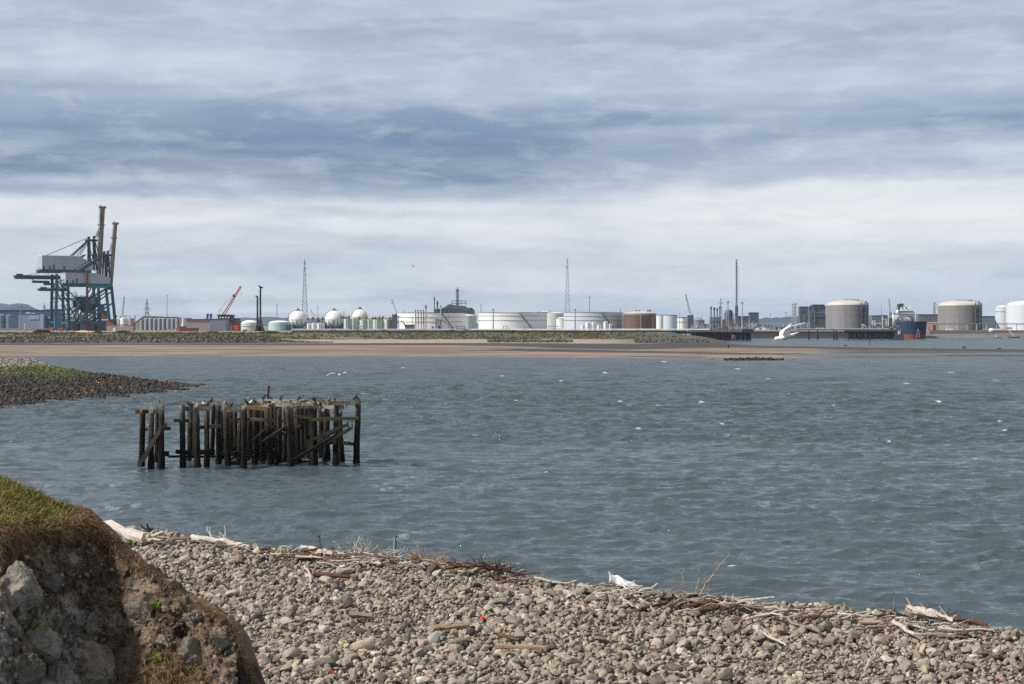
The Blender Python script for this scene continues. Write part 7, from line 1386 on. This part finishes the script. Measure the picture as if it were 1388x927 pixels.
# pinkish sheds and quay edge on the right
s_ = block(1252, 437.5, 1272, 1250, 'low pink and white quay shed behind the ship', STEEL('pink_shed', (196, 166, 158)), WHITE, detail=8, seed=20, d=8); s_.box('door', 1264.5, 440, 1271, s_.rb, -.5, -.05, STEEL('brown_door', (110, 74, 70)))
s_ = Th('quay_pipe_bridge', 'long pipe bridge on thin posts along the foot of the far domes', 'pipe bridge', 1320, 1200); M = MB(); M.bar(s_.P(1268, 438.6), s_.P(1500, 438.8), .9); M.bar(s_.P(1268, 440.2, 1), s_.P(1500, 440.2, 1), .5); s_.put('pipe', M, GREY)
for k in range(15): x = 1270+k*13.5; M = MB(); M.bar(s_.P(x, s_.rb), s_.P(x, 438.6), .9); s_.put('post', M, CREAM)
for px, lab in ((1287, 'white flat car below the far concrete dome'), (1353, 'pale white van beside the quay edge tanks')):
    s_ = Th('parked_truck', lab, 'truck', px, 1190, group='vehicles on the far quay'); M = MB(); M.prism([(-5, .6), (5, .6), (5, 1.8), (3, 2.8), (-4.5, 2.8)], -1.2, 1.2); s_.put('body', M, SHIPW); M = MB()
    for x in (-3.4, 3.4):
        for y in (-1.2, 1.2): M.tube((x, y-.2, .5), (x, y+.2, .5), .55, n=10)
    s_.put('wheel', M, BLACK)
s_ = Th('outfall_pipe', 'rounded white outfall head with a pipe slanting down the far bank', 'outfall', 1344, 1085, z=2.2); M = MB(); M.lathe([(0, 9), (2.6, 8.6), (4., 6.6), (3.6, 4.6), (1.6, 3.2), (0, 3)], 16, (0, 0, 0)); s_.put('head', M, WHITE, True); s_.bars('pipe', [((1346, 451, 0), (1350.5, 457.5, -4))], 1., LGREY)
s_ = Th('slipway_chute', 'pale concrete chute running down the far bank to the water', 'chute', 1370, 1085, z=1.); M = MB(); M.bar(s_.P(1366, 446, 0), s_.P(1374, 456.4, -3), 2.6, 1.4); s_.put('channel', M, ROAD); s_.box('head_block', 1362, 443.5, 1372, 446, -1.5, 1.5, CREAM); s_.box('foot', 1366, 456.2, 1381, 457.6, -4.5, -1, NAVYW)
s_ = Th('quay_revetment', 'stepped grey stone revetment along the far channel bank', 'wall', 1340, 1100, z=0.)
for k, (r0, r1, y, c) in enumerate(((447.5, 450.5, 4, ROAD), (450.5, 453.3, 1, PINKGREY), (453.3, 458.2, -3, DGREY))): s_.put('step', MB().box(s_.X(1262), s_.X(1900), y, y+8, s_.Z(r1)-1, s_.Z(r0)), (STEEL('rev_top', (128, 122, 120), var=.3, scale=.3), STEEL('rev_mid', (112, 108, 108), var=.35, scale=.3), STEEL('rev_low', (92, 94, 94), var=.35, scale=.3))[k])
s_ = Th('quay_wall', 'grey sheet pile quay wall behind the flying gull', 'wall', 1080, 1080, z=0.); s_.put('wall', MB().box(s_.X(1018), s_.X(1216), 0, 6, -1, s_.Z(449.5)), STEEL('quay_dark', (84, 82, 86), var=.3)); s_.put('coping', MB().box(s_.X(1018), s_.X(1216), -.5, 6.5, s_.Z(449.4), s_.Z(448.8)), BARG); s_.put('tide_band', MB().box(s_.X(1018), s_.X(1216), -.6, -.1, -1, s_.Z(454.5)), DGREY)
for px, Y, top in ((447, 1250, 436), (470, 1180, 434), (515, 1300, 428), (548, 1400, 420), (559, 1150, 431), (640, 1200, 434), (716, 1240, 436), (745, 1500, 420), (851, 1240, 432), (885, 1200, 430), (921, 1180, 424), (951, 1100, 428), (1022, 1200, 434), (1044, 1350, 424), (1090, 1250, 426), (1126, 1180, 436), (1180, 1150, 428), (1232, 1400, 420)):
    s_ = Th('pole', 'thin plain pole standing among the tanks and pipework', 'pole', px, Y, group='thin poles among the tanks'); M = MB(); M.lathe([(.45, 0), (.3, s_.Z(top)), (0, s_.Z(top)+.1)], 8); M.box(-.9, .9, -.3, .3, s_.Z(top)-.6, s_.Z(top)-.1); s_.put('shaft', M, GREY)
# a walker and posts far out on the sand
P0 = on(987.3, 473.4, .3)
def walker(loc, h_):
    import bmesh as _b
    me = bpy.data.meshes.new('person'); V = [(0, 0, .98), (0, 0, 1.2), (0, 0, 1.42), (0, 0, 1.55), (0, 0, 1.68), (.1, 0, .92), (.13, .1, .5), (.12, -.06, .08), (.13, -.18, .03), (-.1, 0, .92), (-.12, -.12, .5), (-.12, .14, .1), (-.12, .02, .03), (.2, 0, 1.42), (.26, .04, 1.12), (.24, -.08, .86), (-.2, 0, 1.42), (-.26, -.04, 1.12), (-.24, -.14, .88)]
    E = [(0, 1), (1, 2), (2, 3), (3, 4), (0, 5), (5, 6), (6, 7), (7, 8), (0, 9), (9, 10), (10, 11), (11, 12), (2, 13), (13, 14), (14, 15), (2, 16), (16, 17), (17, 18)]; R = [.15, .14, .15, .06, .11, .1, .07, .05, .04, .1, .07, .05, .04, .07, .055, .04, .07, .055, .04]
    me.from_pydata(V, E, []); o = bpy.data.objects.new('person', me); COL.objects.link(o); me.materials.append(STEEL('dark_coat', (46, 44, 48))); k = o.modifiers.new('skin', 'SKIN'); sv = me.skin_vertices[0].data
    for q, rr_ in zip(sv, R): q.radius = (rr_, rr_)
    sv[0].use_root = True; o.modifiers.new('s', 'SUBSURF').render_levels = 1; o.location = loc; o.scale = (h_,)*3; tag(o, 'lone dark figure standing far out on the sand flat', 'person')
walker(P0, 1.)
for px, row, h_, lab in ((1146, 467.5, 1.6, 'dark boulder on the far edge of the sand bar'), (1306.5, 470, 2., 'dark stone lump on the bar below the concrete dome'), (1353, 472.2, 2.2, 'dark stone lump on the bar near the photo edge'), (1268, 471.5, .9, 'small dark stone on the bar below the ship')):
    p = on(px, row+1, .15); sh_, fq = stone_shapes(2, 1, int(px), .8); o = np_mesh(bpy.data.meshes.new('boulder'), 'boulder', sh_[0]*h_*.6, fq, bpy.data.materials['bar_rock'] if 'bar_rock' in bpy.data.materials else STEEL('bar_rock', (62, 58, 56)), False); o.location = p; tag(o, lab, 'boulder', 'boulders on the sand bar')
p = on(1178.5, 468, .1); T = thing('marker_post', 'thin marker post standing on the sand bar', 'post', p); M = MB(); M.tube((0, 0, -1), (0, 0, 2.3), .14, .11, 8); M.build('post', TIMB, T); M = MB(); M.box(-.3, .3, -.15, .15, 2.3, 2.7); M.build('topmark', BLACK, T)
# ---------------------------------------------------------------- air
hz = MB().box(-9000, 9000, -60, 12500, -6, 135).build('haze', None) if False else None
m = bpy.data.materials.new('haze'); m.use_nodes = True; nt = m.node_tree; nt.nodes.clear(); out = nt.nodes.new('ShaderNodeOutputMaterial'); vp = nt.nodes.new('ShaderNodeVolumePrincipled'); vp.inputs['Color'].default_value = (.82, .91, 1., 1); vp.inputs['Density'].default_value = .000035; vp.inputs['Anisotropy'].default_value = .0; nt.links.new(vp.outputs[0], out.inputs['Volume'])
hz = MB().box(-4500, 4500, -60, 7000, -7, 130).build('haze', m); hz['kind'] = 'stuff'
